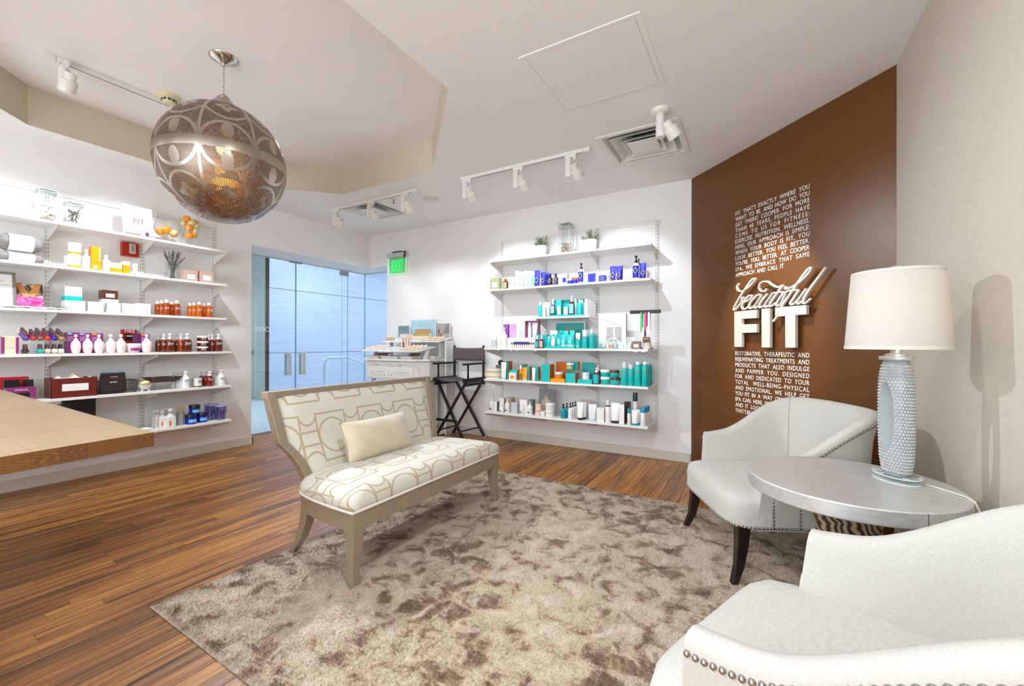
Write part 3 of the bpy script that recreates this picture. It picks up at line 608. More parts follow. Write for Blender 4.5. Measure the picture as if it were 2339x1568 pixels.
fs=wsign('letter_sign','raised ivory block letters F I T on brown wall','sign')
for pl,nm in zip(BLOCK,('letter_f','letter_i','letter_t')):
    MB().prism(pl,lambda a,b,t:(a,-.028-.027*t,b)).build(nm,LETM,fs,bevel=.0015)
    MB().tube([(pl[0][0]+.03,-.03,pl[0][1]-.04),(pl[0][0]+.03,0,pl[0][1]-.04)],.005,8).build('standoff_pin',STEEL,fs)
# ------------------------------------------------------------------ rug
RC=[(-2.277,.816),(.62,.75),(.62,3.20),(-2.13,3.25)]
def rugp(u,v):
    a=[RC[0][k]*(1-u)+RC[1][k]*u for k in (0,1)]; b=[RC[3][k]*(1-u)+RC[2][k]*u for k in (0,1)]
    return a[0]*(1-v)+b[0]*v,a[1]*(1-v)+b[1]*v
rug=thing('area_rug','mottled taupe and brown shag rug under the bench','rug')
m=MB(); nx,ny=60,54
for j in range(ny+1):
    for i in range(nx+1):
        x,y=rugp(i/nx,j/ny); e=min(i,nx-i,j,ny-j); m.v.append((x,y,.004 if e==0 else .011+.002*math.sin(i*1.7)*math.sin(j*1.3)))
for j in range(ny):
    for i in range(nx): q=j*(nx+1)+i; m.f.append((q,q+1,q+nx+2,q+nx+1)); m.m.append(0)
m.prism(RC,lambda a,b,t:(a,b,.0005+.004*t)).build('backing',RUG,rug,180)
import numpy as np
rng=np.random.default_rng(3); NB=230000
u=rng.random(NB); v=rng.random(NB)
c=np.array(RC); pa=c[0]*(1-u[:,None])+c[1]*u[:,None]; pb=c[3]*(1-u[:,None])+c[2]*u[:,None]; pp=pa*(1-v[:,None])+pb*v[:,None]
an=rng.random(NB)*2*PI; lean=.004+.006*rng.random(NB); hd=.5+.9*np.sin(pp[:,0]*3+1)*np.sin(pp[:,1]*2.3)+rng.normal(0,.7,NB); hh=.006+.005*rng.random(NB); wd=.0016+.0012*rng.random(NB)
V=np.zeros((NB,3,3)); V[:,0,:2]=pp; V[:,1,:2]=pp; V[:,2,:2]=pp
V[:,0,0]+=np.cos(an)*wd; V[:,0,1]+=np.sin(an)*wd; V[:,1,0]-=np.cos(an)*wd; V[:,1,1]-=np.sin(an)*wd
V[:,0,2]=V[:,1,2]=.009; V[:,2,0]+=np.cos(hd)*lean; V[:,2,1]+=np.sin(hd)*lean; V[:,2,2]=.009+hh
me=bpy.data.meshes.new('pile'); me.vertices.add(NB*3); me.vertices.foreach_set('co',V.reshape(-1)); me.loops.add(NB*3); me.loops.foreach_set('vertex_index',np.arange(NB*3,dtype=np.int32))
me.polygons.add(NB); me.polygons.foreach_set('loop_start',np.arange(0,NB*3,3,dtype=np.int32)); me.update(calc_edges=True); me.materials.append(RUGP)
o=bpy.data.objects.new('pile',me); C.objects.link(o); o.parent=rug; o['kind']='stuff'
# ------------------------------------------------------------------ bench
bn=thing('settee','champagne framed settee with cream lattice patterned upholstery','bench',(-1.915,1.99,.012),R(90))
def uvset(o,fn):
    ul=o.data.uv_layers.new(name='UVMap')
    for lp in o.data.loops: ul.data[lp.index].uv=fn(o.data.vertices[lp.vertex_index].co,None)
HF,HB=.645,.565                                    # half lengths at front and back
def seat_outline(n=10,gr=0.0):
    pts=[(-HF-gr,-.29-gr),(HF+gr,-.29-gr)]
    for i in range(1,n+1):
        t=i/n; a=t*PI/2; pts.append((HB+(HF-HB)*math.cos(a)+gr,-.29+(.50)*math.sin(a)))
    for i in range(n,0,-1):
        t=i/n; a=t*PI/2; pts.append((-(HB+(HF-HB)*math.cos(a)+gr),-.29+(.50)*math.sin(a)))
    return pts
def dens(p,k=14):
    out=[]
    for i in range(len(p)):
        a,b=p[i],p[(i+1)%len(p)]; L_=math.hypot(b[0]-a[0],b[1]-a[1]); q=max(1,int(L_/.05))
        out+=[(a[0]+(b[0]-a[0])*j/q,a[1]+(b[1]-a[1])*j/q) for j in range(q)]
    return out
so=dens(seat_outline())
rail=[]; inn=[(x*.955,(y+.04)*.9-.04) for x,y in so]
MB().loft([[(x,y,.255) for x,y in so],[(x,y,.338) for x,y in so],[(x,y,.338) for x,y in inn],[(x,y,.255) for x,y in inn]],0,False,False).add([(x,y,.336) for x,y in so],[tuple(range(len(so)))]).build('seat_rail',CHAMP,bn,40)
MB().tube([(x*1.004,y*1.004,.345) for x,y in so],.007,8,closed=True).build('piping',P('ivory_piping','#e6e2d8',.6),bn,180)
rings=[]
for z,s in ((.345,1.0),(.365,1.012),(.392,1.0),(.415,.965),(.432,.90),(.442,.80),(.449,.6),(.452,.3),(.453,.02)):
    rings.append([(x*(s if s>.9 else s),(y+.02)*s-.02,z) for x,y in so])
cu=MB().loft(rings).build('seat_cushion',BENCHF,bn,180); uvset(cu,lambda co,_:(co.x+math.copysign(max(0,.43-co.z)*smooth(.45,.62,abs(co.x)),co.x)+.155,co.y-max(0,.43-co.z)*smooth(-.12,-.27,co.y)+.02))
# back: sections from seat to top
SEC=[(.338,.548,.215),(.40,.552,.228),(.46,.565,.25),(.52,.590,.28),(.565,.618,.305),(.60,.640,.322),(.612,.642,.327),(.70,.650,.352),(.79,.657,.38),(.868,.664,.405)]
def backpt(xn,z):   # xn -1..1
    for i in range(len(SEC)-1):
        if SEC[i][0]<=z<=SEC[i+1][0]+1e-6:
            t=(z-SEC[i][0])/(SEC[i+1][0]-SEC[i][0]); hw=SEC[i][1]+(SEC[i+1][1]-SEC[i][1])*t; y=SEC[i][2]+(SEC[i+1][2]-SEC[i][2])*t; return xn*hw,y+.02*(1-xn*xn)
    return xn*SEC[-1][1],SEC[-1][2]
for s in (-1,1):
    rr=[]
    for z,hw,y in SEC: rr.append([(s*hw,y-.03,z),(s*(hw-.05),y-.03,z),(s*(hw-.05),y+.025,z),(s*hw,y+.025,z)])
    MB().loft(rr).build('stile',CHAMP,bn,None,bevel=.004)
rr=[]
for i in range(13):
    xn=-1+2*i/12; x,y=backpt(xn,.868); rr.append([(x,y-.032,.832),(x,y-.032,.872),(x,y+.026,.872),(x,y+.026,.832)])
MB().loft(rr).build('top_rail',CHAMP,bn,None,bevel=.004)
# upholstered back panel, front and rear face
zs=[.345+(.84-.345)*j/16 for j in range(17)]; m=MB(); nx=20
for sd in (0,1):
    o0=len(m.v)
    for z in zs:
        for i in range(nx+1):
            xn=-1+2*i/nx; x,y=backpt(xn,z); x=x*(1-.045/.6)
            e=min(1,(1-abs(xn))/.06,(z-.345)/.03+.2,(.84-z)/.03+.1); pf=math.sqrt(max(0,min(1,e)))*.032
            m.v.append((x,y-.012-pf if sd==0 else y+.016+pf*.3,z))
    for j in range(16):
        for i in range(nx): q=o0+j*(nx+1)+i; m.f.append((q,q+1,q+nx+2,q+nx+1)); m.m.append(0)
bk=m.build('back_cushion',BENCHF,bn,180); uvset(bk,lambda co,_:(co.x+.0,co.z-.595))
def saber(name,pts,mat,parent,up=(1,0,0)):
    """pts: (x,y,z,w)"""
    rr=[[(x-w/2,y-w/2,z),(x+w/2,y-w/2,z),(x+w/2,y+w/2,z),(x-w/2,y+w/2,z)] for x,y,z,w in pts]
    return MB().loft(rr).build(name,mat,parent,None,bevel=.004)
for s in (-1,1):
    saber('leg',[(s*.612,-.258,.337,.066),(s*.612,-.258,.255,.064),(s*.614,-.259,.18,.056),(s*.620,-.263,.09,.046),(s*.630,-.272,.0,.036)],CHAMP,bn)
    saber('leg',[(s*.55,.175,.337,.062),(s*.55,.175,.255,.06),(s*.552,.19,.18,.054),(s*.556,.225,.09,.046),(s*.56,.29,0,.036)],CHAMP,bn)
# bolster cushion
pl=thing('lumbar_pillow','champagne satin lumbar pillow propped on the settee','pillow',(-2.06,1.90,.568),R(90))
m=MB(); nx,ny=26,16; W2,H2=.262,.125
for sd in (1,-1):
    o0=len(m.v)
    for j in range(ny+1):
        for i in range(nx+1):
            a,b=-1+2*i/nx,-1+2*j/ny; px=a*W2*(1-.05*(1-b*b)*abs(a)**3); pz=b*H2*(1-.07*(1-a*a)*abs(b)**3)
            th=.075*(max(0,(1-a**4))**.6)*(max(0,(1-b*b))**.55); m.v.append((px,-sd*th+.004*math.sin(9*a+5*b),pz))
    for j in range(ny):
        for i in range(nx): q=o0+j*(nx+1)+i; m.f.append((q,q+1,q+nx+2,q+nx+1)); m.m.append(0)
cv=m.build('cover',P('satin_champagne','#cfc3ab',.38,sheen=.5,grain=.05,gs=15),pl,180); pl.rotation_euler=(R(-20),R(0),R(90))
MB().tube([(-W2*.99,0,-H2*.95),(-W2*.96,-.004,0),(-W2*.99,0,H2*.95)],.003,6).build('seam',P('satin_seam','#b3a78f',.5),pl,180)
# ------------------------------------------------------------------ upholstered armchairs
def shell_path(n=48):
    pts=[]
    a,b,yc=.352,.318,.03
    for i in range(9): pts.append((-.345-.007*i/8,-.22+(yc+.22)*i/9))
    for i in range(n+1):
        ph=PI-PI*i/n; ca,sa=math.cos(ph),math.sin(ph); p=2.7; q=(abs(ca)**p+abs(sa)**p)**(-1/p); pts.append((a*ca*q,yc+b*sa*q))
    for i in range(8,-1,-1): pts.append((.345+.007*i/8,-.22+(yc+.22)*i/9))
    return pts
def armchair(label,loc,rz,single):
    ch=thing('armchair',label,'chair',loc,rz,'pair of linen armchairs')
    path=shell_path(); N=len(path); rings=[]; nails=[]
    hs=[];nr=[]
    for i,(x,y) in enumerate(path):
        a,b=path[max(i-1,0)],path[min(i+1,N-1)]; d=Vector((b[0]-a[0],b[1]-a[1])).normalized(); n=Vector((-d.y,d.x))
        if n.dot(Vector((x,y-.0)))<0: n=-n
        h=.596+.221*smooth(-.15,.30,y)-.012*smooth(-.12,-.22,y); fl_=.03+.038*smooth(.0,.34,y); hs.append(h); nr.append(n)
        t=.062
        prof=[(0,.262),(fl_*.25,.36),(fl_*.6,h-.14),(fl_*.9,h-.045),(fl_,h-.02),(fl_-.008,h-.004),(fl_-.028,h),(fl_-.05,h-.006),(fl_-t,h-.028),(fl_*.7-t,h-.12),(fl_*.35-t,.46),(-t,.40),(-t,.30)]
        rings.append([(x+n.x*o_,y+n.y*o_,z) for o_,z in prof])
    # slanted arm fronts
    for k,rg in ((0,rings[0]),(N-1,rings[-1])):
        for q,(x,y,z) in enumerate(rg): rg[q]=(x,y-.03*((.59-z)/.3)+.0,z)
    MB().loft(rings).build('back_shell',LINEN,ch,60)
    # seams on the inside back
    for i in (N//2-13,N//2+13):
        MB().tube([tuple(Vector(rings[i][q])+Vector((-nr[i].x*.001,-nr[i].y*.001,0))) for q in (7,8,9,10)],.0016,5).build('seam',P('linen_seam','#a9a298',.9),ch)
    ol=[]
    for i in range(40):
        a=2*PI*i/40; ca,sa=math.cos(a),math.sin(a); p=7; q=(abs(ca)**p+abs(sa)**p)**(-1/p); ol.append((.349*ca*q,-.045+.32*sa*q))
    rr=[]
    for z,s in ((.268,1),(.30,1.008),(.36,1.012),(.385,1.0),(.402,.97),(.415,.91),(.424,.80),(.43,.55),(.432,.2),(.432,.01)):
        rr.append([(x*s,(y+.045)*s-.045,z) for x,y in ol])
    MB().loft(rr).build('seat_cushion',LINEN,ch,70)
    lg=[(.30,-.295,.27,.058),(.302,-.30,.18,.05),(.31,-.315,.08,.04),(.325,-.345,0,.03)]
    lb=[(.27,.25,.27,.05),(.272,.26,.18,.046),(.28,.29,.08,.038),(.29,.33,0,.03)]
    for s in (-1,1):
        for L_ in (lg,lb): saber('leg',[(s*x,y,z,w_) for x,y,z,w_ in L_],ESP,ch)
    # nailhead trim: along the outer top edge, down the arm fronts, along the base
    sp=.0172
    def along(pts):
        acc=0; out=[pts[0]]
        for a,b in zip(pts,pts[1:]):
            a,b=Vector(a),Vector(b); L_=(b-a).length; t=sp-acc
            while t<=L_: out.append(tuple(a+(b-a)*t/L_)); t+=sp
            acc=(acc+L_)%sp
        return out
    top=[tuple(Vector(rings[i][3])+Vector((nr[i].x*.004,nr[i].y*.004,.004))) for i in range(N)]
    nl=along(top)
    base=[(x*1.01,(y+.045)*1.01-.045,.276) for x,y in ol if y<.1]; base.sort(key=lambda p:math.atan2(p[0],-(p[1]-.1)))
    nb=along(base)
    for s,k in ((-1,0),(1,N-1)):
        nb+=along([tuple(Vector(rings[i][0])+Vector((nr[i].x*.003,nr[i].y*.003,.012))) for i in (range(0,24) if k==0 else range(N-1,N-25,-1))])
        for yy in (-.18,-.06,.10): nb+=along([(s*(.352+.004+.0*z),yy,.28+z) for z in (0,.05,.1,.15,.2)])
    nm=MB().sphere((0,0,0),.0066,8,5).mesh('nailhead',PEWTER,180)
    if single:
        for p in nl: inst('nailhead',nm,ch,p)
        for p in nb[:170]: inst('nailhead',nm,ch,p)
    else:
        m=MB()
        for p in nl+nb: m.sphere(p,.0066,6,4)
        o=m.build('nailhead_trim',PEWTER,ch,180); o['kind']='stuff'
    return ch
armchair('cream linen armchair with nailheads in front of the brown wall',(.071,2.722,.012),R(-63.6),False)
armchair('cream linen armchair with large nailheads in the near right foreground',(.223,1.147,.012),R(-111.2),True)
# ------------------------------------------------------------------ round side table with lamp
tb=thing('side_table','round brushed metal side table on zebra grained pedestal','table',(.291,1.991,.0))
def mk_brush():
    t=NT('brushed_zinc'); c=t.coord(); n=t.noise(t.mapping(c,(2,60,40),(0,0,.6)),2,4); t.link(t.ramp(n,[(.3,lin('#cdccca')),(.7,lin('#e2e1df'))]),t.b.inputs['Base Color']); t.set(Metallic=.6,Roughness=.36); t.bump(n,.03,.002); return t.m
ZN=mk_brush()
MB().lathe([(.001,.598),(.318,.598),(.3215,.602),(.3215,.646),(.318,.65),(.001,.65)],96).build('table_top',ZN,tb,40)
MB().box(-.0012,.0012,-.3222,-.320,.603,.646).build('edge_seam',P('seam_grey','#6f6d6b',.5,.5),tb).rotation_euler=(0,0,R(28))
def mk_zebra():
    t=NT('zebra_wood'); c=t.coord(); wv=t.add('ShaderNodeTexWave'); t.link(t.mapping(c,(9,9,16),(.5,.3,0)),wv.inputs[0]); wv.inputs['Scale'].default_value=1.6; wv.inputs['Distortion'].default_value=9; wv.inputs['Detail'].default_value=2.5; wv.inputs['Detail Scale'].default_value=.8
    t.link(t.ramp(wv.outputs['Fac'],[(.2,lin('#3a2c22')),(.5,lin('#7b6450')),(.8,lin('#b39a80'))]),t.b.inputs['Base Color']); t.set(Roughness=.3); return t.m
ZB=mk_zebra(); 
rr=[]
for j in range(15):
    z=.012+.586*j/14; r=.112+.022*math.sin(z*11+.6)+.05*smooth(.3,.02,z)-.02*smooth(.35,.598,z); rr.append([((r+.014*math.sin(3*a+z*7))*math.cos(a),(r+.014*math.sin(3*a+z*7))*math.sin(a),z) for a in [2*PI*i/28 for i in range(28)]])
MB().loft(rr).build('pedestal',ZB,tb,180)
lp=thing('table_lamp','textured ceramic table lamp with white drum shade','lamp',(.448,2.07,.65),R(-67)); lp.scale=(.909,)*3
MB().lathe([(.001,0),(.092,0),(.094,.003),(.094,.021),(.091,.024),(.001,.024)],40,sy=.72).build('base',ACRY,lp,40)
for zz in (.001,.0215): MB().lathe([(.0915,zz),(.0945,zz),(.0945,zz+.0025),(.0915,zz+.0025)],40,sy=.72).build('base_edge',P('lucite_edge','#dfe5e5',.1),lp,40)  # pale rims paint in the bright edges of the clear base
bp=[(.047,.024),(.054,.04),(.062,.09),(.066,.18),(.067,.28),(.066,.38),(.060,.44),(.051,.478),(.046,.487)]
CER=P('ceramic_grey','#9aa0a6',.35,grain=.25,gs=25,coat=.2); CERW=P('ceramic_white','#e6e4e0',.3,coat=.3); CERI=P('ceramic_inner','#b9bdbf',.3,coat=.3,grain=.1,gs=12)
body=MB().lathe([(.001,.024)]+bp+[(.001,.487)],40,sy=.66,p=2.3).build('body',CER,lp,50)
cut=MB(); n=30
cut.loft([[(.004+.036*math.cos(2*PI*i/n),yy,.255+.142*math.sin(2*PI*i/n)) for i in range(n)] for yy in (-.2,.2)])
co=cut.build('cutter',CERI); co.parent=None
bo=body.modifiers.new('b','BOOLEAN'); bo.operation='DIFFERENCE'; bo.object=co; bo.solver='EXACT'; bo.material_mode='TRANSFER'
co.matrix_world=Matrix.Identity(4); body.parent=None; body.matrix_world=Matrix.Identity(4); bpy.context.view_layer.update()
dg=bpy.context.evaluated_depsgraph_get(); nm_=bpy.data.meshes.new_from_object(body.evaluated_get(dg)); body.modifiers.clear(); body.data=nm_; bpy.data.objects.remove(co); body.parent=lp
m=MB()
for j in range(34):
    z=.04+j*.0128
    for q in range(len(bp)-1):
        if bp[q][1]<=z<=bp[q+1][1]: r=bp[q][0]+(bp[q+1][0]-bp[q][0])*(z-bp[q][1])/(bp[q+1][1]-bp[q][1])
    for i in range(30):
        a=2*PI*(i+(j%2)*.5)/30; ca,sa=math.cos(a),math.sin(a); q=(abs(ca)**2.3+abs(sa)**2.3)**(-1/2.3); x,y=r*ca*q,r*.66*sa*q
        if ((x-.004)/.041)**2+((z-.255)/.148)**2<1: continue
        m.sphere((x,y,z),.0052,6,4)
m.build('bead_texture',P('bead_white','#b6b4b0',.4,coat=.15,grain=.3,gs=40),lp,180)['kind']='stuff'
MB().lathe([(.001,.487),(.062,.487),(.064,.49),(.064,.499),(.062,.502),(.042,.503),(.042,.51),(.03,.512),(.022,.515),(.022,.532),(.001,.532)],28,sy=.8).build('neck',P('silver_leaf','#d9d6d2',.3,.6),lp,40)
MB().tube([(0,0,.53),(0,0,.845)],.004,8).build('harp',STEEL,lp)
def mk_shade():
    t=NT('lamp_shade'); t.n.remove(t.b); d=t.add('ShaderNodeBsdfDiffuse'); d.inputs[0].default_value=lin('#d8d4cf'); tr=t.add('ShaderNodeBsdfTranslucent'); tr.inputs[0].default_value=lin('#d9d0c2'); mx=t.add('ShaderNodeMixShader'); mx.inputs[0].default_value=.35; t.link(d.outputs[0],mx.inputs[1]); t.link(tr.outputs[0],mx.inputs[2]); t.link(mx.outputs[0],t.out.inputs[0]); return t.m
SHD=mk_shade()
rr=[[(r*math.cos(2*PI*i/56),r*math.sin(2*PI*i/56),z) for i in range(56)] for r,z in ((.168,.532),(.166,.56),(.156,.7),(.146,.84),(.1445,.845))]
sh=MB().loft(rr,0,False,False).build('shade',SHD,lp,180)
for r,z in ((.1685,.536),(.1455,.838)):
    MB().loft([[(q*math.cos(2*PI*i/56),q*math.sin(2*PI*i/56),z+dz) for i in range(56)] for q,dz in ((r,-.006),(r+.001,0),(r-.0005,.008))],0,False,False).build('binding',P('shade_trim','#d6cec0',.7),sh,180)
m=MB()
for k in range(3): a=2*PI*k/3; m.bar((0,0,.835),(.145*math.cos(a),.145*math.sin(a),.835),.003,.003)
m.build('spider',STEEL,sh)
MB().lathe([(.001,.872),(.016,.868),(.023,.858),(.022,.85),(.012,.845),(.001,.845)],18).build('finial',P('silver_leaf','#d9d6d2'),lp,180)
MB().sphere((0,0,.68),.03,14,10,sz=1.3).build('bulb',P('lamp_bulb','#fff2dc',.4,emit=2,ecol='#ffe2b8'),lp,180)
light('POINT','lamp_bulb_light',(.448,2.07,1.27),LV['lamp'],(1,.88,.74),lp,None,shadow_soft_size=.05)
cw_=[(.06,-.03,.005),(.10,-.06,.004),(.135,-.11,.004),(.155,-.155,.006),(.168,-.185,.0),(.176,-.20,-.03),(.178,-.20,-.12),(.176,-.195,-.3),(.172,-.19,-.70)]
Mi=Matrix.Rotation(R(67),4,'Z'); cdp=[tuple(Mi@Vector(p)) for p in cw_]
MB().tube(cdp,.0035,6).build('cord',P('clear_cord','#cfcac0',.25),lp,180)
# ------------------------------------------------------------------ wood counter
ct=thing('counter','thick butcher block wood counter corner in left foreground','counter',(-1.409,.513,0))
e1=Vector((.126,-.992,0)); e2=Vector((-.9993,.036,0)); LW=.0465; LC=2.6
for i in range(38):
    a=e1*(i*LW); b=e1*((i+1)*LW-.0003)
    o=thing_off=(a+b)/2
    f=lambda s,t,z:tuple(e1*((s-.5)*LW)+e2*t+Vector((0,0,z)))
    c=.004 if i==0 else .0006
    m=MB(); q=[(0,.872),(1-.01,.872),(1-.01,.91),(0,.91)]
    rg=[[f(s,t,z) for s,z in q] for t in (0,LC)]
    m.loft(rg,[0,0,0,0,1,1]); ob=m.build('lamella',[CNT,CNTE],ct,None,bevel=.003 if i==0 else 0); ob.location=tuple((a+b)/2)
MB().box(.02,-.9,-1.75,-.75,0,.871).build('pedestal_cabinet',P('cabinet_taupe','#b9ab9a',.5),ct)
# ------------------------------------------------------------------ shelving systems
SH={'L1':(2.095,.28),'L2':(1.752,.28),'L3':(1.407,.28),'L4':(1.067,.375),'L5':(.725,.375),'L6':(.377,.375),
'B1':(2.11,.29),'B2':(1.777,.29),'BS':(1.441,.29),'B3':(1.102,.4),'B4':(.751,.4),'B5':(.382,.4)}
WN={'L':'left','B':'back'}; SN={'1':'top','2':'second','3':'third','4':'fourth','5':'fifth','6':'lowest','S':'short middle'}
def frame_of(side):
    # local x along wall to the right, local -y out of the wall
    if side=='L': return Matrix(((0,-1,0,XL),(1,0,0,0),(0,0,1,0),(0,0,0,1)))
    return Matrix(((1,0,0,0),(0,1,0,YB),(0,0,1,0),(0,0,0,1)))
SLOTM=P('slot_dark','#8d8883',.7)
def standards(side,xs,z0,z1,label):
    for i,x in enumerate(xs):
        t=thing('shelf_standard',label%(['first','second','third','fourth'][i]),'shelf standard',group='slotted %s wall standards'%WN[side]); t.matrix_world=frame_of(side)@Matrix.Translation((x,0,z0))
        h=z1-z0; MB().box(-.016,.016,-.014,0,0,h).build('channel',METW,t,bevel=.002)
        m=MB(); n=int(h/.032)
        for k in range(n):
            for sx in (-.007,.007): m.box(sx-.0025,sx+.0025,-.0146,-.014,.01+k*.032,.01+k*.032+.017)
        m.build('slots',SLOTM,t)['kind']='stuff'
standards('L',[.49,1.10,1.71,2.315],.33,2.395,'white slotted wall standard carrying left shelves, %s from left')
standards('B',[-2.68,-2.09,-1.478,-.868],.28,2.395,'white slotted wall standard carrying back shelves, %s from left')
def shelf(key,x0,x1,brs,label):
    z,d=SH[key]; t=thing('shelf',label,'shelf',group='white %s wall shelves'%WN[key[0]]); t.matrix_world=frame_of(key[0])@Matrix.Translation((0,0,z))
    js=sorted({x0,x1}|{b for b in brs if x0+.1<b<x1-.1})
    for a,b in zip(js,js[1:]): MB().box(a+.0006,b-.0006,-d,-.012,-.021,0).build('board',SHELFW,t,bevel=.0015)
    for b in brs:
        L_=d-.03
        MB().prism([(-.014,-.022),(-.014,-.115),(-.03,-.115),(-L_,-.04),(-L_-.01,-.022)],lambda p,q,s_,b=b:(b-.002+.004*s_,p,q)).build('bracket',METW,t)
        MB().box(b-.007,b+.007,-L_,-.014,-.0225,-.021).build('bracket_lip',METW,t)
    return t
LB=[.49,1.10,1.71,2.315]; BB=[-2.68,-2.09,-1.478,-.868]
for k in '123456': shelf('L'+k,.1,2.318,LB,'%s white shelf on the left wall'%SN[k])
for k in '12345': shelf('B'+k,-2.682,-.868,BB,'%s full width white shelf on the back wall'%('lowest' if k=='5' else SN[k]))
shelf('BS',-2.10,-1.47,BB[1:3],'short white shelf in the middle bay of the back wall')
for side,a,b in (('L',.1,2.33),('B',-2.70,-.84)):
    t=thing('hang_rail','white top hang rail above the %s shelves'%WN[side],'rail'); t.matrix_world=frame_of(side)@Matrix.Translation((0,0,2.36)); MB().box(a,b,-.012,0,0,.035).box(a,b,-.016,-.012,.028,.035).box(a,b,-.016,-.012,0,.005).build('rail',METW,t)
# ------------------------------------------------------------------ shelf goods
def ringpts(r,z,n,sx,sy,p,c=(0,0)):
    out=[]
    for j in range(n):
        a=2*PI*j/n; ca,sa=math.cos(a),math.sin(a); q=(abs(ca)**p+abs(sa)**p)**(-1/p) if p!=2 else 1; out.append((c[0]+r*ca*q*sx,c[1]+r*sa*q*sy,z))
    return out
def patch(r,z0,z1,a=55,n=8,sy=1,k=1.015):
    m=MB(); pts=[(r*k*math.sin(R(-a+2*a*i/n)),-r*k*sy*math.cos(R(-a+2*a*i/n))) for i in range(n+1)]
    return m.add([(x,y,z0) for x,y in pts]+[(x,y,z1) for x,y in pts],[(i,i+1,n+2+i,n+1+i) for i in range(n)])
_txt={}
def print_text(parent,s,w,x,y,z,mat):
    if s not in _txt: _txt[s]=text_mesh(s,1,bold=.0 if s=='M' else .012); _txt[s].materials.clear(); _txt[s].materials.append(mat)
    m=_txt[s]; W_=max(v.co.x for v in m.vertices)
    o=bpy.data.objects.new('print',m); C.objects.link(o); o.parent=parent; sc=w/W_
    o.matrix_local=Matrix.Translation((x-w/2,y,z))@FACE_MY@Matrix.Diagonal((sc,sc,1,1)); return o
def marks(t,w,h,y,k):
    tx=k.get('txt')
    if tx=='FIT': print_text(t,'FIT',w*.5,.0,y,h*.42,VINYL)
    if tx=='FITd': 
        print_text(t,'FIT ',w*.55,.0,y,h*.40,K('umber'))
    if tx=='M': print_text(t,'M',w*.42,-w*.05,y,h*.52,K('gold'))
    if k.get('dia'):
        q=min(w*.33,h*.2); zc_=h*.40
        for s,mm in ((1,'white'),(.82,'black')): MB().add([(-q*s,y-.0004/s,zc_),(0,y-.0004/s,zc_-q*1.3*s),(q*s,y-.0004/s,zc_),(0,y-.0004/s,zc_+q*1.3*s)],[(0,1,2,3)]).build('diamond_label',K(mm),t)
    if k.get('dot'): MB().lathe([(.001,0),(w*.16,0),(w*.16,.0006),(.001,.0006)],14).move(TM(-w*.05,y,h*.2)).build('dot_label',K('brown'),t)
    if k.get('plate') and k.get('_round'): pass
def g_bottle(t,w,h,dp,k):
    r=w/2; ch=h*k.get('caph',.2); rc=r*k.get('capw',.5); hs=h*k.get('shd',.72); hb=h-ch
    hs=min(hs,hb*.97)
    MB().lathe([(.001,0),(r*.9,0),(r,h*.025),(r,hs-h*.02),(r*.96,hs),(max(rc*.95,r*.7),hs+(hb-hs)*.45),(rc*.9,hb-.001),(.001,hb)],20).build('body',K(k['body']),t,50)
    MB().lathe([(.001,hb),(rc,hb),(rc,h-.004),(rc*.93,h),(.001,h)],16).build('cap',K(k['cap']),t,50)
    if k.get('lab'): patch(r,h*.08,hs*.92).build('label',K(k['lab']),t)
    if k.get('collar'): MB().lathe([(.001,hb-h*.05),(r*.9,hb-h*.05),(r*.9,hb+.001),(.001,hb+.001)],16).build('collar',K(k['collar']),t,50)
    if k.get('plate'): patch(r,h*.12,h*.2,30).build('label',K(k['plate']),t)
    marks(t,w,h,-r*1.03,k)
def g_pump(t,w,h,dp,k):
    r=w/2; hb=h*.70; c=K(k['cap'])
    if k.get('egg'): pf=[(.001,0),(r*.55,0),(r*.75,h*.05),(r*.97,h*.25),(r,h*.38),(r*.93,h*.52),(r*.72,h*.62),(r*.42,h*.67),(.001,h*.68)]; hb=h*.67
    else: pf=[(.001,0),(r*.93,0),(r,h*.02),(r,h*.56),(r*.93,h*.61),(r*.7,h*.66),(r*.45,h*.69),(.001,hb)]
    MB().lathe(pf,20).build('body',K(k['body']),t,60)
    MB().lathe([(.001,hb-.002),(r*.46,hb-.002),(r*.46,hb+h*.06),(r*.3,hb+h*.1),(r*.17,hb+h*.12),(r*.17,hb+h*.2),(.001,hb+h*.2)],14).build('collar',c,t,50)
    z=hb+h*.2
    m=MB().lathe([(.001,z-.001),(r*.36,z-.001),(r*.36,z+h*.05),(r*.3,h-.002),(.001,h-.001)],12)
    if not k.get('egg'): m.tube([(0,-r*.1,z+h*.05),(0,-r*.8,z+h*.055),(0,-r*1.0,z+h*.03)],r*.13,6)
    m.build('pump_head',c,t,50)
    if k.get('lab'): patch(r,h*.06,h*.56).build('label',K(k['lab']),t)
    marks(t,w,h*.9 if not k.get('egg') else h,-r*1.03,k)
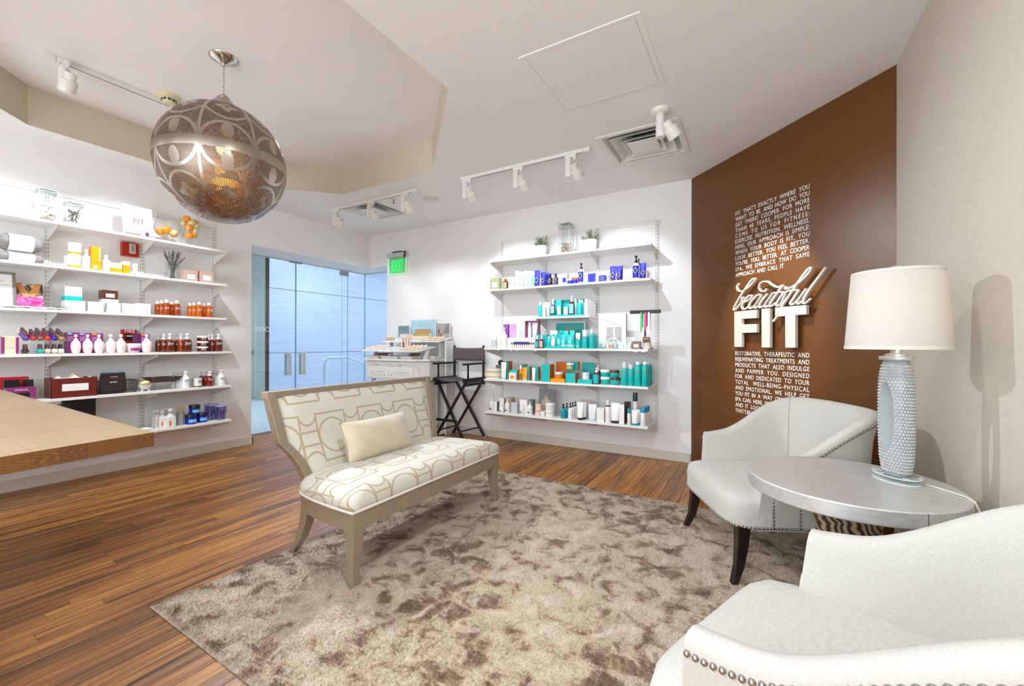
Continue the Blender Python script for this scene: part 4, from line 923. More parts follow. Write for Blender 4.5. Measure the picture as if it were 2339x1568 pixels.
def g_jar(t,w,h,dp,k):
    r=w/2; lh=h*.32
    if k.get('bowl'): pf=[(.001,0),(r*.62,0),(r*.8,h*.12),(r*.95,h*.4),(r*.97,h-lh),(.001,h-lh)]
    else: pf=[(.001,0),(r*.92,0),(r*.96,h*.04),(r*.96,h-lh),(.001,h-lh)]
    MB().lathe(pf,22).build('body',K(k['body']),t,50)
    MB().lathe([(.001,h-lh),(r,h-lh),(r,h-.003),(r*.96,h),(.001,h)],22).build('lid',K(k['lid']),t,50)
    if k.get('band'): MB().lathe([(.001,h*.06),(r*.98,h*.06),(r*.98,h*.22),(.001,h*.22)],22).build('band',K(k['band']),t,50)
    if k.get('ring'): MB().lathe([(.001,h-lh-h*.06),(r*1.01,h-lh-h*.06),(r*1.01,h-lh),(.001,h-lh)],22).build('ring',K(k['ring']),t,50)
    if k.get('plate'): patch(r*.97,h*.18,h*.5,45).build('label',K(k['plate']),t)
    if k.get('txt')=='FIT': print_text(t,'FIT',w*.42,-w*.08,-r*1.0,h*.2,VINYL)
def g_tube(t,w,h,dp,k):
    ch=h*.13; d=w*.62
    MB().loft([ringpts(w*.40,0,18,1,d/w,2),ringpts(w*.41,ch,18,1,d/w,2)]).build('cap',K(k['cap']),t,40)
    rr=[ringpts(w*.42,ch,18,1,d/w,2)]
    for f in (.3,.55,.8,1): rr.append(ringpts(w*(.42+.08*f),ch+(h-ch)*f*.97,18,1,max(.02,(d/w)*(1-f**1.3)),2))
    rr.append(ringpts(w*.5,h,18,1,.02,2))
    MB().loft(rr).build('body',K(k['body']),t,50)
    if k.get('plate'):
        MB().add([(-w*.2,-d*.43,h*.3),(w*.2,-d*.43,h*.3),(w*.2,-d*.36,h*.5),(-w*.2,-d*.36,h*.5)],[(0,1,2,3)]).build('label',K(k['plate']),t)
    marks(t,w,h,-d*.44,k)
def g_box(t,w,h,dp,k):
    top=K(k.get('top',k['front'])); 
    MB().box(-w/2,w/2,-dp/2,dp/2,0,h,(0,0,1 if k.get('fac')!='r' else 0,1,2,2)).build('carton',[K(k['front']),K(k['side']),top],t,None,bevel=.0008,seg=1)
    f=-dp/2-.0006
    def rect(nm,a,b,c,d,mat): MB().box(a,b,f,-dp/2,c,d).build(nm,mat,t)
    if k.get('band'): MB().box(-w/2-.0005,w/2+.0005,f,dp/2+.0005,*((h*.68,h*.96) if k.get('bandtop') else (h*.04,h*.45))).build('band',K(k['band']),t)
    if k.get('plate'): rect('label',-w*.28,w*.28,h*.2,h*.62,K(k['plate']))
    if k.get('tab'): rect('tab',-w*.42,-w*.05,h*.9,h*.985,K(k['tab']))
    if k.get('lines'):
        for q,(a,b) in enumerate(((.30,.76),(.28,.68),(.2,.6))): rect('print',-w*.42,-w*.42+w*a*1.6,h*b,h*b+h*.035,K(k['lines']))
    if k.get('wings'):
        for s in (-1,1): MB().box(s*w*.5-(.18*w if s>0 else 0),s*w*.5+(.18*w if s<0 else 0)*1,f-.001,f,h*.03,h*.93).build('side_flap',K(k['wings']),t)
        MB().sphere((.04*w,f-.001,h*.4),w*.2,14,8,sy=.05,sz=.6).build('print',K('silver'),t)
    if k.get('txt')=='ddg':
        o=print_text(t,'Dr Dennis Gross',h*.55,0,0,0,VINYL); W_=max(v.co.x for v in o.data.vertices); s=h*.55/W_
        o.matrix_local=Matrix.Translation((w*.40,f-.0004,h*.42))@FACE_MY@Matrix.Rotation(R(90),4,'Z')@Matrix.Diagonal((s,s,1,1))
        rect('print',-w*.3,w*.1,h*.08,h*.2,VINYL)
    elif k.get('txt')=='SPARITUAL': print_text(t,'SPARITUAL',w*.45,w*.0,f-.0006,h*.78,VINYL)
    if k.get('dia'): marks(t,w,h*1.25,f-.0004,k)
def g_towel(t,w,h,dp,k):
    TW=P('towel_grey','#8f8b88',.9,bump=.6,bs=120,grain=.2)
    rr=[]
    for i in range(13):
        a=-1+2*i/12; s=(1-abs(a)**5*.35); rr.append([(a*w/2,dp*.48*s*math.cos(b)*(1+.05*math.sin(5*b+3*a)),h*.5+h*.48*s*math.sin(b)*(1+.03*math.sin(4*b+7*a))) for b in [2*PI*j/20 for j in range(20)]])
    MB().loft(rr).build('towel',TW,t,180)
    rr=[[(x,dp*.5*math.cos(b),h*.5+h*.497*math.sin(b)) for b in [2*PI*j/24 for j in range(24)]] for x in (-w*.31,w*.27)]
    b_=MB().loft(rr,0,False,False).build('paper_band',K('white'),t,180)
    print_text(b_,'REFINERY',w*.3,-.02,-dp*.455,h*.72,K('grey'))
    for i in range(4): MB().box(-w*.2+i*w*.11,-w*.16+i*w*.11,-dp*.515,-dp*.50,h*.3,h*.52).build('print',K('blush'),b_)
def g_pouch(t,w,h,dp,k):
    MB().loft([ringpts(w*.48,0,14,1,dp/w,4),ringpts(w*.5,h*.4,14,1,dp/w,3),ringpts(w*.45,h*.8,14,1,dp/w*.5,3),ringpts(w*.42,h,14,1,.05,2)]).build('pouch',P('scrub_dark','#3a3033',.7,bump=.8,bs=200),t,50)
    MB().box(-w*.42,w*.42,-.002,.002,h*.95,h*1.12).build('seal',ACRY,t)
def g_pouch2(t,w,h,dp,k):
    MB().loft([ringpts(w*.48,0,14,1,dp/w,4),ringpts(w*.5,h*.4,14,1,dp/w,3),ringpts(w*.45,h*.8,14,1,dp/w*.5,3),ringpts(w*.42,h,14,1,.05,2)]).build('pouch',P('snack','#cfc4b5',.4,grain=.5,gs=60),t,50)
    MB().box(-w*.4,w*.4,-dp*.52,-dp*.5,h*.55,h*.98).build('label',K('umber'),t); MB().box(-w*.3,w*.3,-dp*.54,-dp*.52,h*.8,h*.9).build('print',K('orange2'),t)
def g_candle(t,w,h,dp,k):
    r=w/2; MB().lathe([(.001,.002),(r*.93,.002),(r*.93,h),(r*.99,h),(r,0),(.001,0)],22).build('glass',CLEAR,t,50); MB().lathe([(.001,.012),(r*.9,.012),(r*.9,h*.93),(.001,h*.93)],22).build('wax',P('wax','#f1ece1',.5,sss=.2),t,50)
    if k.get('txt'): print_text(t,'FIT ',w*.5,w*.1,-r*1.01,h*.45,K('umber'))
def g_cologne(t,w,h,dp,k):
    r=w/2; MB().loft([ringpts(r*.98,0,20,1,1,6),ringpts(r,.004,20,1,1,6),ringpts(r,h*.5,20,1,1,6),ringpts(r*.8,h*.6,20,1,1,4),ringpts(r*.4,h*.68,20,1,1,2),ringpts(r*.38,h*.74,20,1,1,2)]).build('body',P('bath_liquid','#f2f1ec',.12,trans=.25),t,60)
    MB().sphere((0,0,h*.87),h*.12,14,8).build('stopper',P('stopper_glass','#e6e6e5',.08,trans=.3),t,180); MB().box(-r*.7,r*.7,-r*1.02,-r,h*.06,h*.4).build('label',K('white'),t); MB().box(-r*.55,-r*.2,-r*1.04,-r*1.02,h*.1,h*.36).build('print',K('orange2'),t)
def g_sticktumbler(t,w,h,dp,k):
    r=w/2; MB().lathe([(.001,.003),(r*.8,.003),(r*.97,h*.68),(r,h*.68),(r*.84,0),(.001,0)],20).build('tumbler',P('frosted','#c9ced1',.3,trans=.5),t,50)
    for i in range(9):
        a=2*PI*i/9; MB().bar((r*.3*math.cos(a),r*.3*math.sin(a),.006),(r*.75*math.cos(a+.4),r*.75*math.sin(a+.4),h*(.9+.1*((i*7)%3)/2)),.006,.0018).build('stick',P('stick_wood','#c9a878',.6),t)
def g_tumbler(t,w,h,dp,k):
    r=w/2; hb=h*.60; V=glassy('violet_acrylic','#ecebfa',.5,.05); MB().lathe([(.001,.004),(r*.72,.004),(r*.95,hb),(r*.98,hb),(r*.76,0),(.001,0)],22).build('cup',V,t,50); MB().lathe([(.001,.01),(r*.6,.01),(r*.8,hb*.92),(r*.78,hb*.92),(r*.58,.012)],22).build('inner_wall',V,t,50)
    MB().lathe([(.001,hb),(r*1.03,hb-.004),(r*1.03,hb+.008),(r*.9,hb+.012),(.001,hb+.012)],22).build('lid',P('lid_violet','#c6c7ea',.2,trans=.4),t,50); MB().tube([(r*.2,0,.01),(0,0,hb),(-r*.2,0,h)],.0042,8).build('straw',P('straw','#e6e6f7',.3,trans=.3),t,180)
    if k.get('txt'): print_text(t,'FIT ',w*.62,w*.05,-r*.92,hb*.42,K('umber'))
def g_easel(t,w,h,dp,k):
    MB().box(-w*.5,w*.4,-.02,.03,0,.008).build('base',DARKMET,t,bevel=.002); 
    for i in range(3): MB().loft([ringpts(w*.11,.008,10,1,.7,2,(-w*.25+i*w*.22,0)),ringpts(w*.15,h*.95,10,1,.08,2,(-w*.25+i*w*.22,0))]).build('sample_tube',K('cobalt2'),t,50)
    MB().bar((w*.3,.0,.005),(w*.5,-.01,h*.15),.004,.004).build('prong',DARKMET,t)
def g_giftset(t,w,h,dp,k):
    MV=P('mauve_card','#a8707f',.5); m=MB(); m.box(-w/2,w/2,dp/2-.004,dp/2,0,h); m.box(-w/2,-w/2+.005,-dp/2,dp/2,0,h); m.box(w/2-.005,w/2,-dp/2,dp/2,0,h); m.box(-w/2,w/2,-dp/2,dp/2,0,.005); m.box(-w/2,w/2,-dp/2,dp/2,h-.005,h); m.build('tray',MV,t)
    MB().box(-w*.46,w*.46,dp*.38,dp*.42,.006,h-.006).build('lining',K('violetl'),t); MB().lathe([(.001,.006),(w*.13,.006),(w*.13,h*.7),(w*.09,h*.74),(w*.09,h*.92),(.001,h*.92)],16,(-w*.22,0,0)).build('bottle',K('silver'),t,50)
    MB().loft([ringpts(w*.14,.006,14,1,.8,2,(w*.17,0)),ringpts(w*.14,h*.14,14,1,.8,2,(w*.17,0)),ringpts(w*.22,h*.88,14,1,.06,2,(w*.17,0))]).build('tube',K('white'),t,50)
def g_vial(t,w,h,dp,k): 
    MB().lathe([(.001,0),(w*.45,0),(w*.45,h*.65),(.001,h*.65)],8).build('vial',K('cream'),t); MB().lathe([(.001,h*.65),(w*.4,h*.65),(w*.4,h),(.001,h)],8).build('cap',K('umber'),t)
def g_poster(t,w,h,dp,k):
    MB().box(-w/2,w/2,-.006,.006,0,h).build('frame',P('poster_frame','#c9ccc9',.3,.3),t,bevel=.001); MB().box(-w*.46,w*.46,-.0075,-.006,.012,h-.014).build('print',K('teal3'),t); print_text(t,'M',w*.28,0,-.0085,h*.42,P('copper','#b4622e',.4,.5))
    MB().box(-w*.3,w*.3,.006,.05,0,.006).build('stand',ACRY,t)
def g_poster2(t,w,h,dp,k):
    MB().box(-w/2,w/2,-.003,.003,0,h).build('sheet',K('white'),t); MB().box(-w*.5,w*.47,-.0042,-.003,.004,h*.13).build('print',K('sky'),t); MB().box(w*.47,w*.5,-.0045,-.003,0,h).build('print',K('umber'),t); MB().bar((-w*.4,-.005,h*.85),(w*.3,-.005,h*.66),.004,.002).build('print',K('tan2'),t)
    for i in range(2): MB().box(-w*.22+i*w*.3,w*.02+i*w*.3,-.0046,-.003,h*.2,h*.62).build('print',P('photo_print','#b9b4b0',.5,grain=.4,gs=50),t)
    MB().box(-w*.3,w*.3,.003,.05,0,.006).build('stand',ACRY,t)
def g_acrylic(t,w,h,dp,k):
    m=MB(); m.box(-w/2,w/2,-dp/2,dp/2,0,.003); m.box(-w/2,w/2,-dp/2,-dp/2+.003,0,h*.5); m.box(-w/2,w/2,dp/2-.003,dp/2,0,h); 
    for x in (-w/2,-w*.02,w/2-.003): m.box(x,x+.003,-dp/2,dp/2,0,h*.5)
    m.build('tray',ACRY,t)
    for i in range(9): 
        a=random.random(); MB().cb((-w*.44+i*w*.105,-.05+.07*a,.006+h*.2),(.022,.012,h*.36)).move(Matrix.Rotation(.1*(a-.5),4,'Y')).build('sample',K(['white','aqua','white','silver','cream'][i%5]),t)
    MB().tube([(-w*.35,0,.01),(-w*.25,0,h*.8),(-w*.05,0,h*.95),(w*.08,0,h*.6),(w*.12,0,.02)],.007,8).build('hose',K('white'),t,180)
    MB().box(-w*.18,-w*.03,-dp/2-.001,-dp/2,h*.12,h*.25).build('print',K('orange2'),t)
def g_lanyards(t,w,h,dp,k):
    ba=.03*h/.03; MB().box(-w/2,w/2,-.02,.02,h-.032,h).build('bar',BLKW,t,bevel=.003); MB().box(-.008,.008,-.006,.006,.01,h-.03).build('post',BLKW,t); MB().box(-w*.22,w*.22,-.05,.05,0,.012).build('foot',BLKW,t,bevel=.002)
def g_roundbox(t,w,h,dp,k):
    r=w/2; MB().lathe([(.001,0),(r*.97,0),(r*.97,h*.55),(.001,h*.55)],26).build('body',P('speckle','#efe6d6',.5,grain=.25,gs=90),t,50); MB().lathe([(.001,h*.5),(r,h*.5),(r,h),(.001,h)],26).build('lid',P('speckle','#efe6d6'),t,50); MB().lathe([(.001,h*.3),(r*1.005,h*.3),(r*1.005,h*.42),(.001,h*.42)],26).build('band',K('gold'),t,50)
def g_globe(t,w,h,dp,k):
    MB().lathe([(.001,0),(w*.3,0),(w*.5,h*.1),(w*.5,h*.7),(.001,h*.7)],18).build('tin',P('floral','#6f6a68',.4,grain=.6,gs=70),t,50); MB().sphere((w*.1,0,h*.84),h*.15,10,6).build('knob',K('umber'),t,180)
def g_riser(t,w,h,dp,k): MB().box(-w/2,w/2,-dp/2,dp/2,h-.003,h).box(-w/2,-w/2+.003,-dp/2,dp/2,0,h-.003).box(w/2-.003,w/2,-dp/2,dp/2,0,h-.003).build('riser',ACRY,t)
def g_photo(t,w,h,dp,k):
    m=Matrix.Rotation(R(-8),4,'X')
    MB().box(-w/2,w/2,-.002,.002,0,h).move(m).build('print_sheet',K('photo'),t); 
    MB().box(-w/2-.004,w/2+.004,-.004,-.003,-.0,h+.004).move(m).build('holder',ACRY,t)
    sil=[(-.34,.02),(-.34,.3),(-.26,.52),(-.12,.62),(-.06,.72),(.06,.72),(.12,.62),(.28,.52),(.36,.3),(.36,.02)]
    MB().prism([(a*w,b*h) for a,b in sil],lambda a,b,q:(a,-.0022-.0004*q,b)).move(m).build('print',P('skin_print','#cbb5a3',.6),t)
def it(sh,kind,u,off,w,h,name,label,cat,group=None,zo=0,**k):
    z,d=SH[sh]; dp=k.get('dp') or {'pump':w,'tube':w*.62}.get(kind,w)
    t=thing(name,label,cat,group=group); t.matrix_world=frame_of(sh[0])@Matrix.Translation((u,-d+off+dp/2,z+zo+.0004)); globals()['g_'+kind](t,w,h,dp,k); return t
def at(sh,u,off,zo=0): return frame_of(sh[0])@Matrix.Translation((u,-SH[sh][1]+off,SH[sh][0]+zo+.0004))
it('L2','towel',0.930,0.050,0.219,0.131,'gift_towel','rolled grey towel in paper band, upper of two stacked on left shelf','towel','banded gift towels',zo=0.088,dp=0.2)
it('L2','towel',0.928,0.030,0.229,0.079,'gift_towel','rolled grey towel in paper band, lower of two stacked on left shelf','towel','banded gift towels',dp=0.22)
it('L2','jar',1.182,0.130,0.025,0.104,'small_jar','small white jar half hidden behind the two stacked orange banded jars','jar','orange and white skincare on the second left shelf',body='white',lid='white')
it('L2','jar',1.214,0.050,0.079,0.115,'pad_jar','large white jar with orange base band, lower of the two stacked','jar','orange and white skincare on the second left shelf',body='white',lid='white',band='orange',txt='o')
it('L2','jar',1.216,0.050,0.079,0.096,'pad_jar','large white jar with orange base band, upper of the two stacked','jar','orange and white skincare on the second left shelf',zo=0.112,body='white',lid='white',band='orange',txt='o')
it('L2','pump',1.281,0.040,0.055,0.168,'pump_bottle','white pump bottle between stacked white jars and tall orange box','bottle','orange and white skincare on the second left shelf',body='white',cap='white')
it('L2','box',1.331,0.030,0.062,0.195,'product_box','tall bright orange carton with white sideways lettering','box','orange and white skincare on the second left shelf',dp=0.06,front='orange',side='orange2',txt='ddg')
it('L2','bottle',1.399,0.030,0.053,0.142,'dropper_bottle','white bottle with rounded pipette top, right of tall orange carton','bottle','orange and white skincare on the second left shelf',body='white',cap='white',capw=0.45,caph=0.3)
it('L2','box',1.460,0.030,0.072,0.082,'product_box','wide low carton, white above and orange below','box','orange and white skincare on the second left shelf',dp=0.07,front='white',side='white',band='orange')
it('L2','box',1.525,0.030,0.047,0.108,'product_box','small upright orange carton with white top','box','orange and white skincare on the second left shelf',dp=0.05,front='orange',side='orange2',band='white',bandtop=1)
it('L2','tube',1.588,0.030,0.037,0.098,'cream_tube','small white tube standing on its cap beside the shelf bracket','tube','orange and white skincare on the second left shelf',body='white',cap='white')
it('L2','box',2.020,0.050,0.114,0.105,'soap_box','tan patterned box with white scalloped label, beside lavender vase','box','tan patterned boxes',dp=0.08,front='tan',side='tan',plate='white')
it('L2','box',2.152,0.040,0.128,0.115,'soap_box','tan patterned box with white label at the shelf end','box','tan patterned boxes',dp=0.09,front='tan',side='tan2',plate='white')
it('L3','box',1.211,0.090,0.102,0.125,'product_box','white box with teal lid band under the silver box','box','white boxed skincare on the third left shelf',dp=0.09,front='white',side='white',band='teal',bandtop=1)
it('L3','box',1.211,0.090,0.102,0.078,'product_box','silver white box stacked on the teal banded box','box','white boxed skincare on the third left shelf',zo=0.122,dp=0.09,front='silver',side='silver',plate='white')
it('L3','box',1.224,0.020,0.076,0.081,'cube_box','small white cube box in front of the teal banded box','box','white boxed skincare on the third left shelf',dp=0.05,front='white',side='silver',plate='silver')
it('L3','box',1.329,0.030,0.097,0.083,'cube_box','white cube box left of the brown stacked boxes','box','white boxed skincare on the third left shelf',dp=0.06,front='white',side='silver',plate='silver')
it('L3','box',1.440,0.090,0.103,0.118,'product_box','white box with pink lower half under the brown box','box','white boxed skincare on the third left shelf',dp=0.09,front='blush',side='blush',band='white',bandtop=1)
it('L3','box',1.437,0.090,0.102,0.075,'product_box','dark brown box with white sticker stacked on a pale box','box','white boxed skincare on the third left shelf',zo=0.118,dp=0.09,front='brown',side='brown',plate='white')
it('L3','box',1.441,0.020,0.088,0.081,'cube_box','white cube box in front of the brown stacked boxes','box','white boxed skincare on the third left shelf',dp=0.05,front='white',side='silver',plate='silver')
it('L3','box',1.544,0.030,0.101,0.086,'cube_box','white cube box, second from the right of the cube boxes','box','white boxed skincare on the third left shelf',dp=0.06,front='white',side='silver',plate='silver')
it('L3','box',1.643,0.020,0.097,0.094,'cube_box','white cube box with mint edge, rightmost of the cube boxes','box','white boxed skincare on the third left shelf',dp=0.05,front='white',side='mint',plate='silver')
it('L3','bottle',1.775,0.090,0.043,0.133,'amber_bottle','orange amber bottle with white cap, first in the left cluster of five','bottle','amber capped bottles on the third left shelf',body='amber',cap='white',capw=0.55,caph=0.2,shd=0.74,txt='FIT')
it('L3','bottle',1.795,0.060,0.040,0.138,'amber_bottle','orange amber bottle with white cap, second in the left cluster of five','bottle','amber capped bottles on the third left shelf',body='amber',cap='white',capw=0.55,caph=0.2,shd=0.74,txt='FIT')
it('L3','bottle',1.824,0.030,0.051,0.147,'amber_bottle','orange amber bottle with white cap, third in the left cluster of five','bottle','amber capped bottles on the third left shelf',body='amber',cap='white',capw=0.55,caph=0.2,shd=0.74,txt='FIT')
it('L3','bottle',1.881,0.080,0.042,0.138,'amber_bottle','orange amber bottle with white cap, fourth in the left cluster of five','bottle','amber capped bottles on the third left shelf',body='amber',cap='white',capw=0.55,caph=0.2,shd=0.74,txt='FIT')
it('L3','bottle',1.907,0.030,0.056,0.147,'amber_bottle','orange amber bottle with white cap, fifth in the left cluster of five','bottle','amber capped bottles on the third left shelf',body='amber',cap='white',capw=0.55,caph=0.2,shd=0.74,txt='FIT')
it('L3','bottle',2.037,0.090,0.045,0.135,'amber_bottle','orange amber bottle with white cap, first in the right cluster of five','bottle','amber capped bottles on the third left shelf',body='amber2',cap='white',capw=0.55,caph=0.2,shd=0.74,txt='FIT')
it('L3','bottle',2.058,0.060,0.045,0.140,'amber_bottle','orange amber bottle with white cap, second in the right cluster of five','bottle','amber capped bottles on the third left shelf',body='amber2',cap='white',capw=0.55,caph=0.2,shd=0.74,txt='FIT')
it('L3','bottle',2.092,0.030,0.053,0.150,'amber_bottle','orange amber bottle with white cap, third in the right cluster of five','bottle','amber capped bottles on the third left shelf',body='amber2',cap='white',capw=0.55,caph=0.2,shd=0.74,txt='FIT')
it('L3','bottle',2.154,0.080,0.039,0.144,'amber_bottle','orange amber bottle with white cap, fourth in the right cluster of five','bottle','amber capped bottles on the third left shelf',body='amber2',cap='white',capw=0.55,caph=0.2,shd=0.74,txt='FIT')
it('L3','bottle',2.181,0.030,0.059,0.149,'amber_bottle','orange amber bottle with white cap, fifth in the right cluster of five','bottle','amber capped bottles on the third left shelf',body='amber2',cap='white',capw=0.55,caph=0.2,shd=0.74,txt='FIT')
it('L4','box',0.848,0.040,0.083,0.132,'gift_box','peach booklet box with purple sides at the left frame edge','box',None,dp=0.03,front='peach',side='purple',wings='purple')
it('L4','box',1.193,0.130,0.070,0.166,'purple_box','purple carton behind the pale pump bottles, first from left','box','purple cartons on the fourth left shelf',dp=0.07,front='purple',side='purple2',lines='lilac',tab='sky')
it('L4','box',1.265,0.130,0.073,0.164,'purple_box','purple carton behind the pale pump bottles, second from left','box','purple cartons on the fourth left shelf',dp=0.07,front='purple',side='purple2',lines='lilac',tab='sky')
it('L4','box',1.339,0.130,0.076,0.162,'purple_box','purple carton behind the pale pump bottles, third from left','box','purple cartons on the fourth left shelf',dp=0.07,front='purple',side='purple2',lines='lilac',tab='orange')
it('L4','pump',1.193,0.030,0.060,0.151,'lotion_bottle','rounded pale pink pump bottle, first from left in its row','bottle','pale pink pump bottles',body='pinkwhite',cap='pinkwhite',egg=1)
it('L4','pump',1.262,0.030,0.062,0.153,'lotion_bottle','rounded pale pink pump bottle, second from left in its row','bottle','pale pink pump bottles',body='pinkwhite',cap='pinkwhite',egg=1)
it('L4','pump',1.330,0.030,0.064,0.154,'lotion_bottle','rounded pale pink pump bottle, third from left in its row','bottle','pale pink pump bottles',body='pinkwhite',cap='pinkwhite',egg=1)
it('L4','pump',1.404,0.030,0.067,0.156,'lotion_bottle','rounded pale pink pump bottle, fourth from left in its row','bottle','pale pink pump bottles',body='pinkwhite',cap='pinkwhite',egg=1)
it('L4','pump',1.470,0.030,0.069,0.157,'lotion_bottle','rounded pale pink pump bottle, fifth from left in its row','bottle','pale pink pump bottles',body='pinkwhite',cap='pinkwhite',egg=1)
it('L4','pump',1.647,0.030,0.075,0.161,'lotion_bottle','rounded pale pink pump bottle, sixth from left in its row','bottle','pale pink pump bottles',body='pinkwhite',cap='pinkwhite',egg=1)
it('L4','jar',1.393,0.120,0.025,0.079,'small_jar','small white jar tucked behind the third and fourth pale pump bottles','jar',None,body='white',lid='white')
it('L4','jar',1.559,0.030,0.096,0.079,'cream_jar','low wide pale jar with purple label, between pump bottles','jar',None,body='pinkwhite',lid='pinkwhite',bowl=1,plate='purple')
it('L4','box',1.610,0.140,0.037,0.161,'purple_box','narrow purple carton left of the last pale pump bottle','box','purple cartons on the fourth left shelf',dp=0.06,front='purple2',side='purple2')
it('L4','box',1.659,0.130,0.063,0.165,'purple_box','purple carton with orange tab behind the last pale pump bottle','box','purple cartons on the fourth left shelf',dp=0.07,front='purple',side='purple2',tab='orange',lines='lilac')
it('L4','pump',1.764,0.130,0.046,0.164,'amber_pump_bottle','dark amber pump bottle on fourth left shelf, first from left of six','bottle','amber pump bottles on the fourth left shelf',body='amberd',cap='grey',txt='FIT')
it('L4','pump',1.787,0.080,0.053,0.168,'amber_pump_bottle','dark amber pump bottle on fourth left shelf, second from left of six','bottle','amber pump bottles on the fourth left shelf',body='amberd',cap='white',txt='FIT')
it('L4','pump',1.817,0.030,0.067,0.172,'amber_pump_bottle','dark amber pump bottle on fourth left shelf, third from left of six','bottle','amber pump bottles on the fourth left shelf',body='amberd',cap='white',txt='FIT')
it('L4','pump',1.906,0.130,0.046,0.167,'amber_pump_bottle','dark amber pump bottle on fourth left shelf, fourth from left of six','bottle','amber pump bottles on the fourth left shelf',body='amberd',cap='grey',txt='FIT')
it('L4','pump',1.920,0.080,0.049,0.171,'amber_pump_bottle','dark amber pump bottle on fourth left shelf, fifth from left of six','bottle','amber pump bottles on the fourth left shelf',body='amber',cap='white',txt='FIT')
it('L4','pump',1.956,0.030,0.075,0.175,'amber_pump_bottle','dark amber pump bottle on fourth left shelf, sixth from left of six','bottle','amber pump bottles on the fourth left shelf',body='amberd',cap='white',txt='FIT')
it('L4','jar',2.098,0.050,0.095,0.050,'amber_jar','amber jar with white lid, lowest of the stack of three','jar','stacked amber jars',body='amberd',lid='white',txt='FIT')
it('L4','jar',2.098,0.050,0.095,0.052,'amber_jar','amber jar with white lid, middle of the stack of three','jar','stacked amber jars',zo=0.050,body='amberd',lid='white',txt='FIT')
it('L4','jar',2.098,0.050,0.095,0.052,'amber_jar','amber jar with white lid, topmost of the stack of three','jar','stacked amber jars',zo=0.101,body='amberd',lid='white',txt='FIT')
it('L4','pump',2.182,0.140,0.039,0.168,'amber_pump_bottle','amber pump bottle right of the stacked amber jars, first from left','bottle','amber pump bottles at the fourth shelf end',body='amberd',cap='white',txt=None)
it('L4','pump',2.187,0.080,0.051,0.172,'amber_pump_bottle','amber pump bottle right of the stacked amber jars, second from left','bottle','amber pump bottles at the fourth shelf end',body='amberd',cap='white',txt='FIT')
it('L4','pump',2.226,0.030,0.072,0.177,'amber_pump_bottle','amber pump bottle right of the stacked amber jars, third from left','bottle','amber pump bottles at the fourth shelf end',body='amberd',cap='white',txt='FIT')
it('L5','box',0.892,0.160,0.142,0.169,'red_box','bright red display carton partly hidden by the wood counter','box',None,dp=0.06,front='red',side='red',txt='SPARITUAL')
it('L5','box',0.868,0.100,0.076,0.151,'dark_box','small black carton in front of the red carton','box',None,dp=0.05,front='black',side='black',plate='grey')
it('L5','box',0.902,0.030,0.145,0.098,'purple_box','purple window carton at the wood counter edge','box',None,dp=0.08,front='purple',side='purple2',plate='black',txt='SPARITUAL')
it('L5','pouch',0.960,0.130,0.058,0.146,'dark_pouch','clear pouch of dark brown scrub behind the purple window carton','pouch',None,dp=0.05)
it('L5','pump',1.887,0.140,0.042,0.144,'white_pump_bottle','white pump bottle beside the candle, first from left of four','bottle','white pump bottles left of the candle',body='white',cap='grey',txt=None)
it('L5','pump',1.905,0.110,0.035,0.144,'white_pump_bottle','white pump bottle beside the candle, second from left of four','bottle','white pump bottles left of the candle',body='white',cap='grey',txt=None)
it('L5','pump',1.921,0.080,0.035,0.148,'white_pump_bottle','white pump bottle beside the candle, third from left of four','bottle','white pump bottles left of the candle',body='white',cap='grey',txt=None)
it('L5','pump',1.942,0.030,0.064,0.161,'white_pump_bottle','white pump bottle beside the candle, fourth from left of four','bottle','white pump bottles left of the candle',body='white',cap='white',txt='FITd')
it('L5','candle',2.022,0.120,0.033,0.086,'candle','white candle in a glass, behind and left of the front candle','candle','jar candles',txt=None)
it('L5','candle',2.050,0.040,0.078,0.091,'candle','white candle in a glass with dark lettering, in front','candle','jar candles',txt='FITd')
it('L5','pump',2.114,0.130,0.046,0.140,'amber_pump_bottle','amber pump bottle right of the candle on the fifth shelf, first from left','bottle','amber pump bottles on the fifth left shelf',body='amberd',cap='grey',txt=None)
it('L5','pump',2.131,0.090,0.046,0.144,'amber_pump_bottle','amber pump bottle right of the candle on the fifth shelf, second from left','bottle','amber pump bottles on the fifth left shelf',body='amberd',cap='grey',txt='FIT')
it('L5','pump',2.150,0.040,0.062,0.149,'amber_pump_bottle','amber pump bottle right of the candle on the fifth shelf, third from left','bottle','amber pump bottles on the fifth left shelf',body='amberr',cap='white',txt='FIT')
it('L5','pump',2.221,0.140,0.032,0.138,'white_pump_bottle','white pump bottle at the fifth shelf right end, first from left','bottle','white pump bottles at the fifth shelf end',body='white',cap='grey',txt=None)
it('L5','pump',2.233,0.090,0.048,0.143,'white_pump_bottle','white pump bottle at the fifth shelf right end, second from left','bottle','white pump bottles at the fifth shelf end',body='white',cap='grey',txt=None)
it('L5','pump',2.254,0.040,0.065,0.157,'white_pump_bottle','white pump bottle at the fifth shelf right end, third from left','bottle','white pump bottles at the fifth shelf end',body='white',cap='white',txt='FITd')
it('L6','box',1.259,0.140,0.151,0.319,'black_bin','black storage box under the fifth left shelf, partly behind counter','box',None,dp=0.2,front='black',side='black')
it('L6','cologne',1.745,0.140,0.052,0.167,'clear_bottle','clear square bottle with glass stopper, first from left on lowest shelf','bottle','clear square stoppered bottles')
it('L6','cologne',1.752,0.100,0.056,0.169,'clear_bottle','clear square bottle with glass stopper, second from left on lowest shelf','bottle','clear square stoppered bottles')
it('L6','cologne',1.769,0.050,0.059,0.166,'clear_bottle','clear square bottle with glass stopper, third from left on lowest shelf','bottle','clear square stoppered bottles')
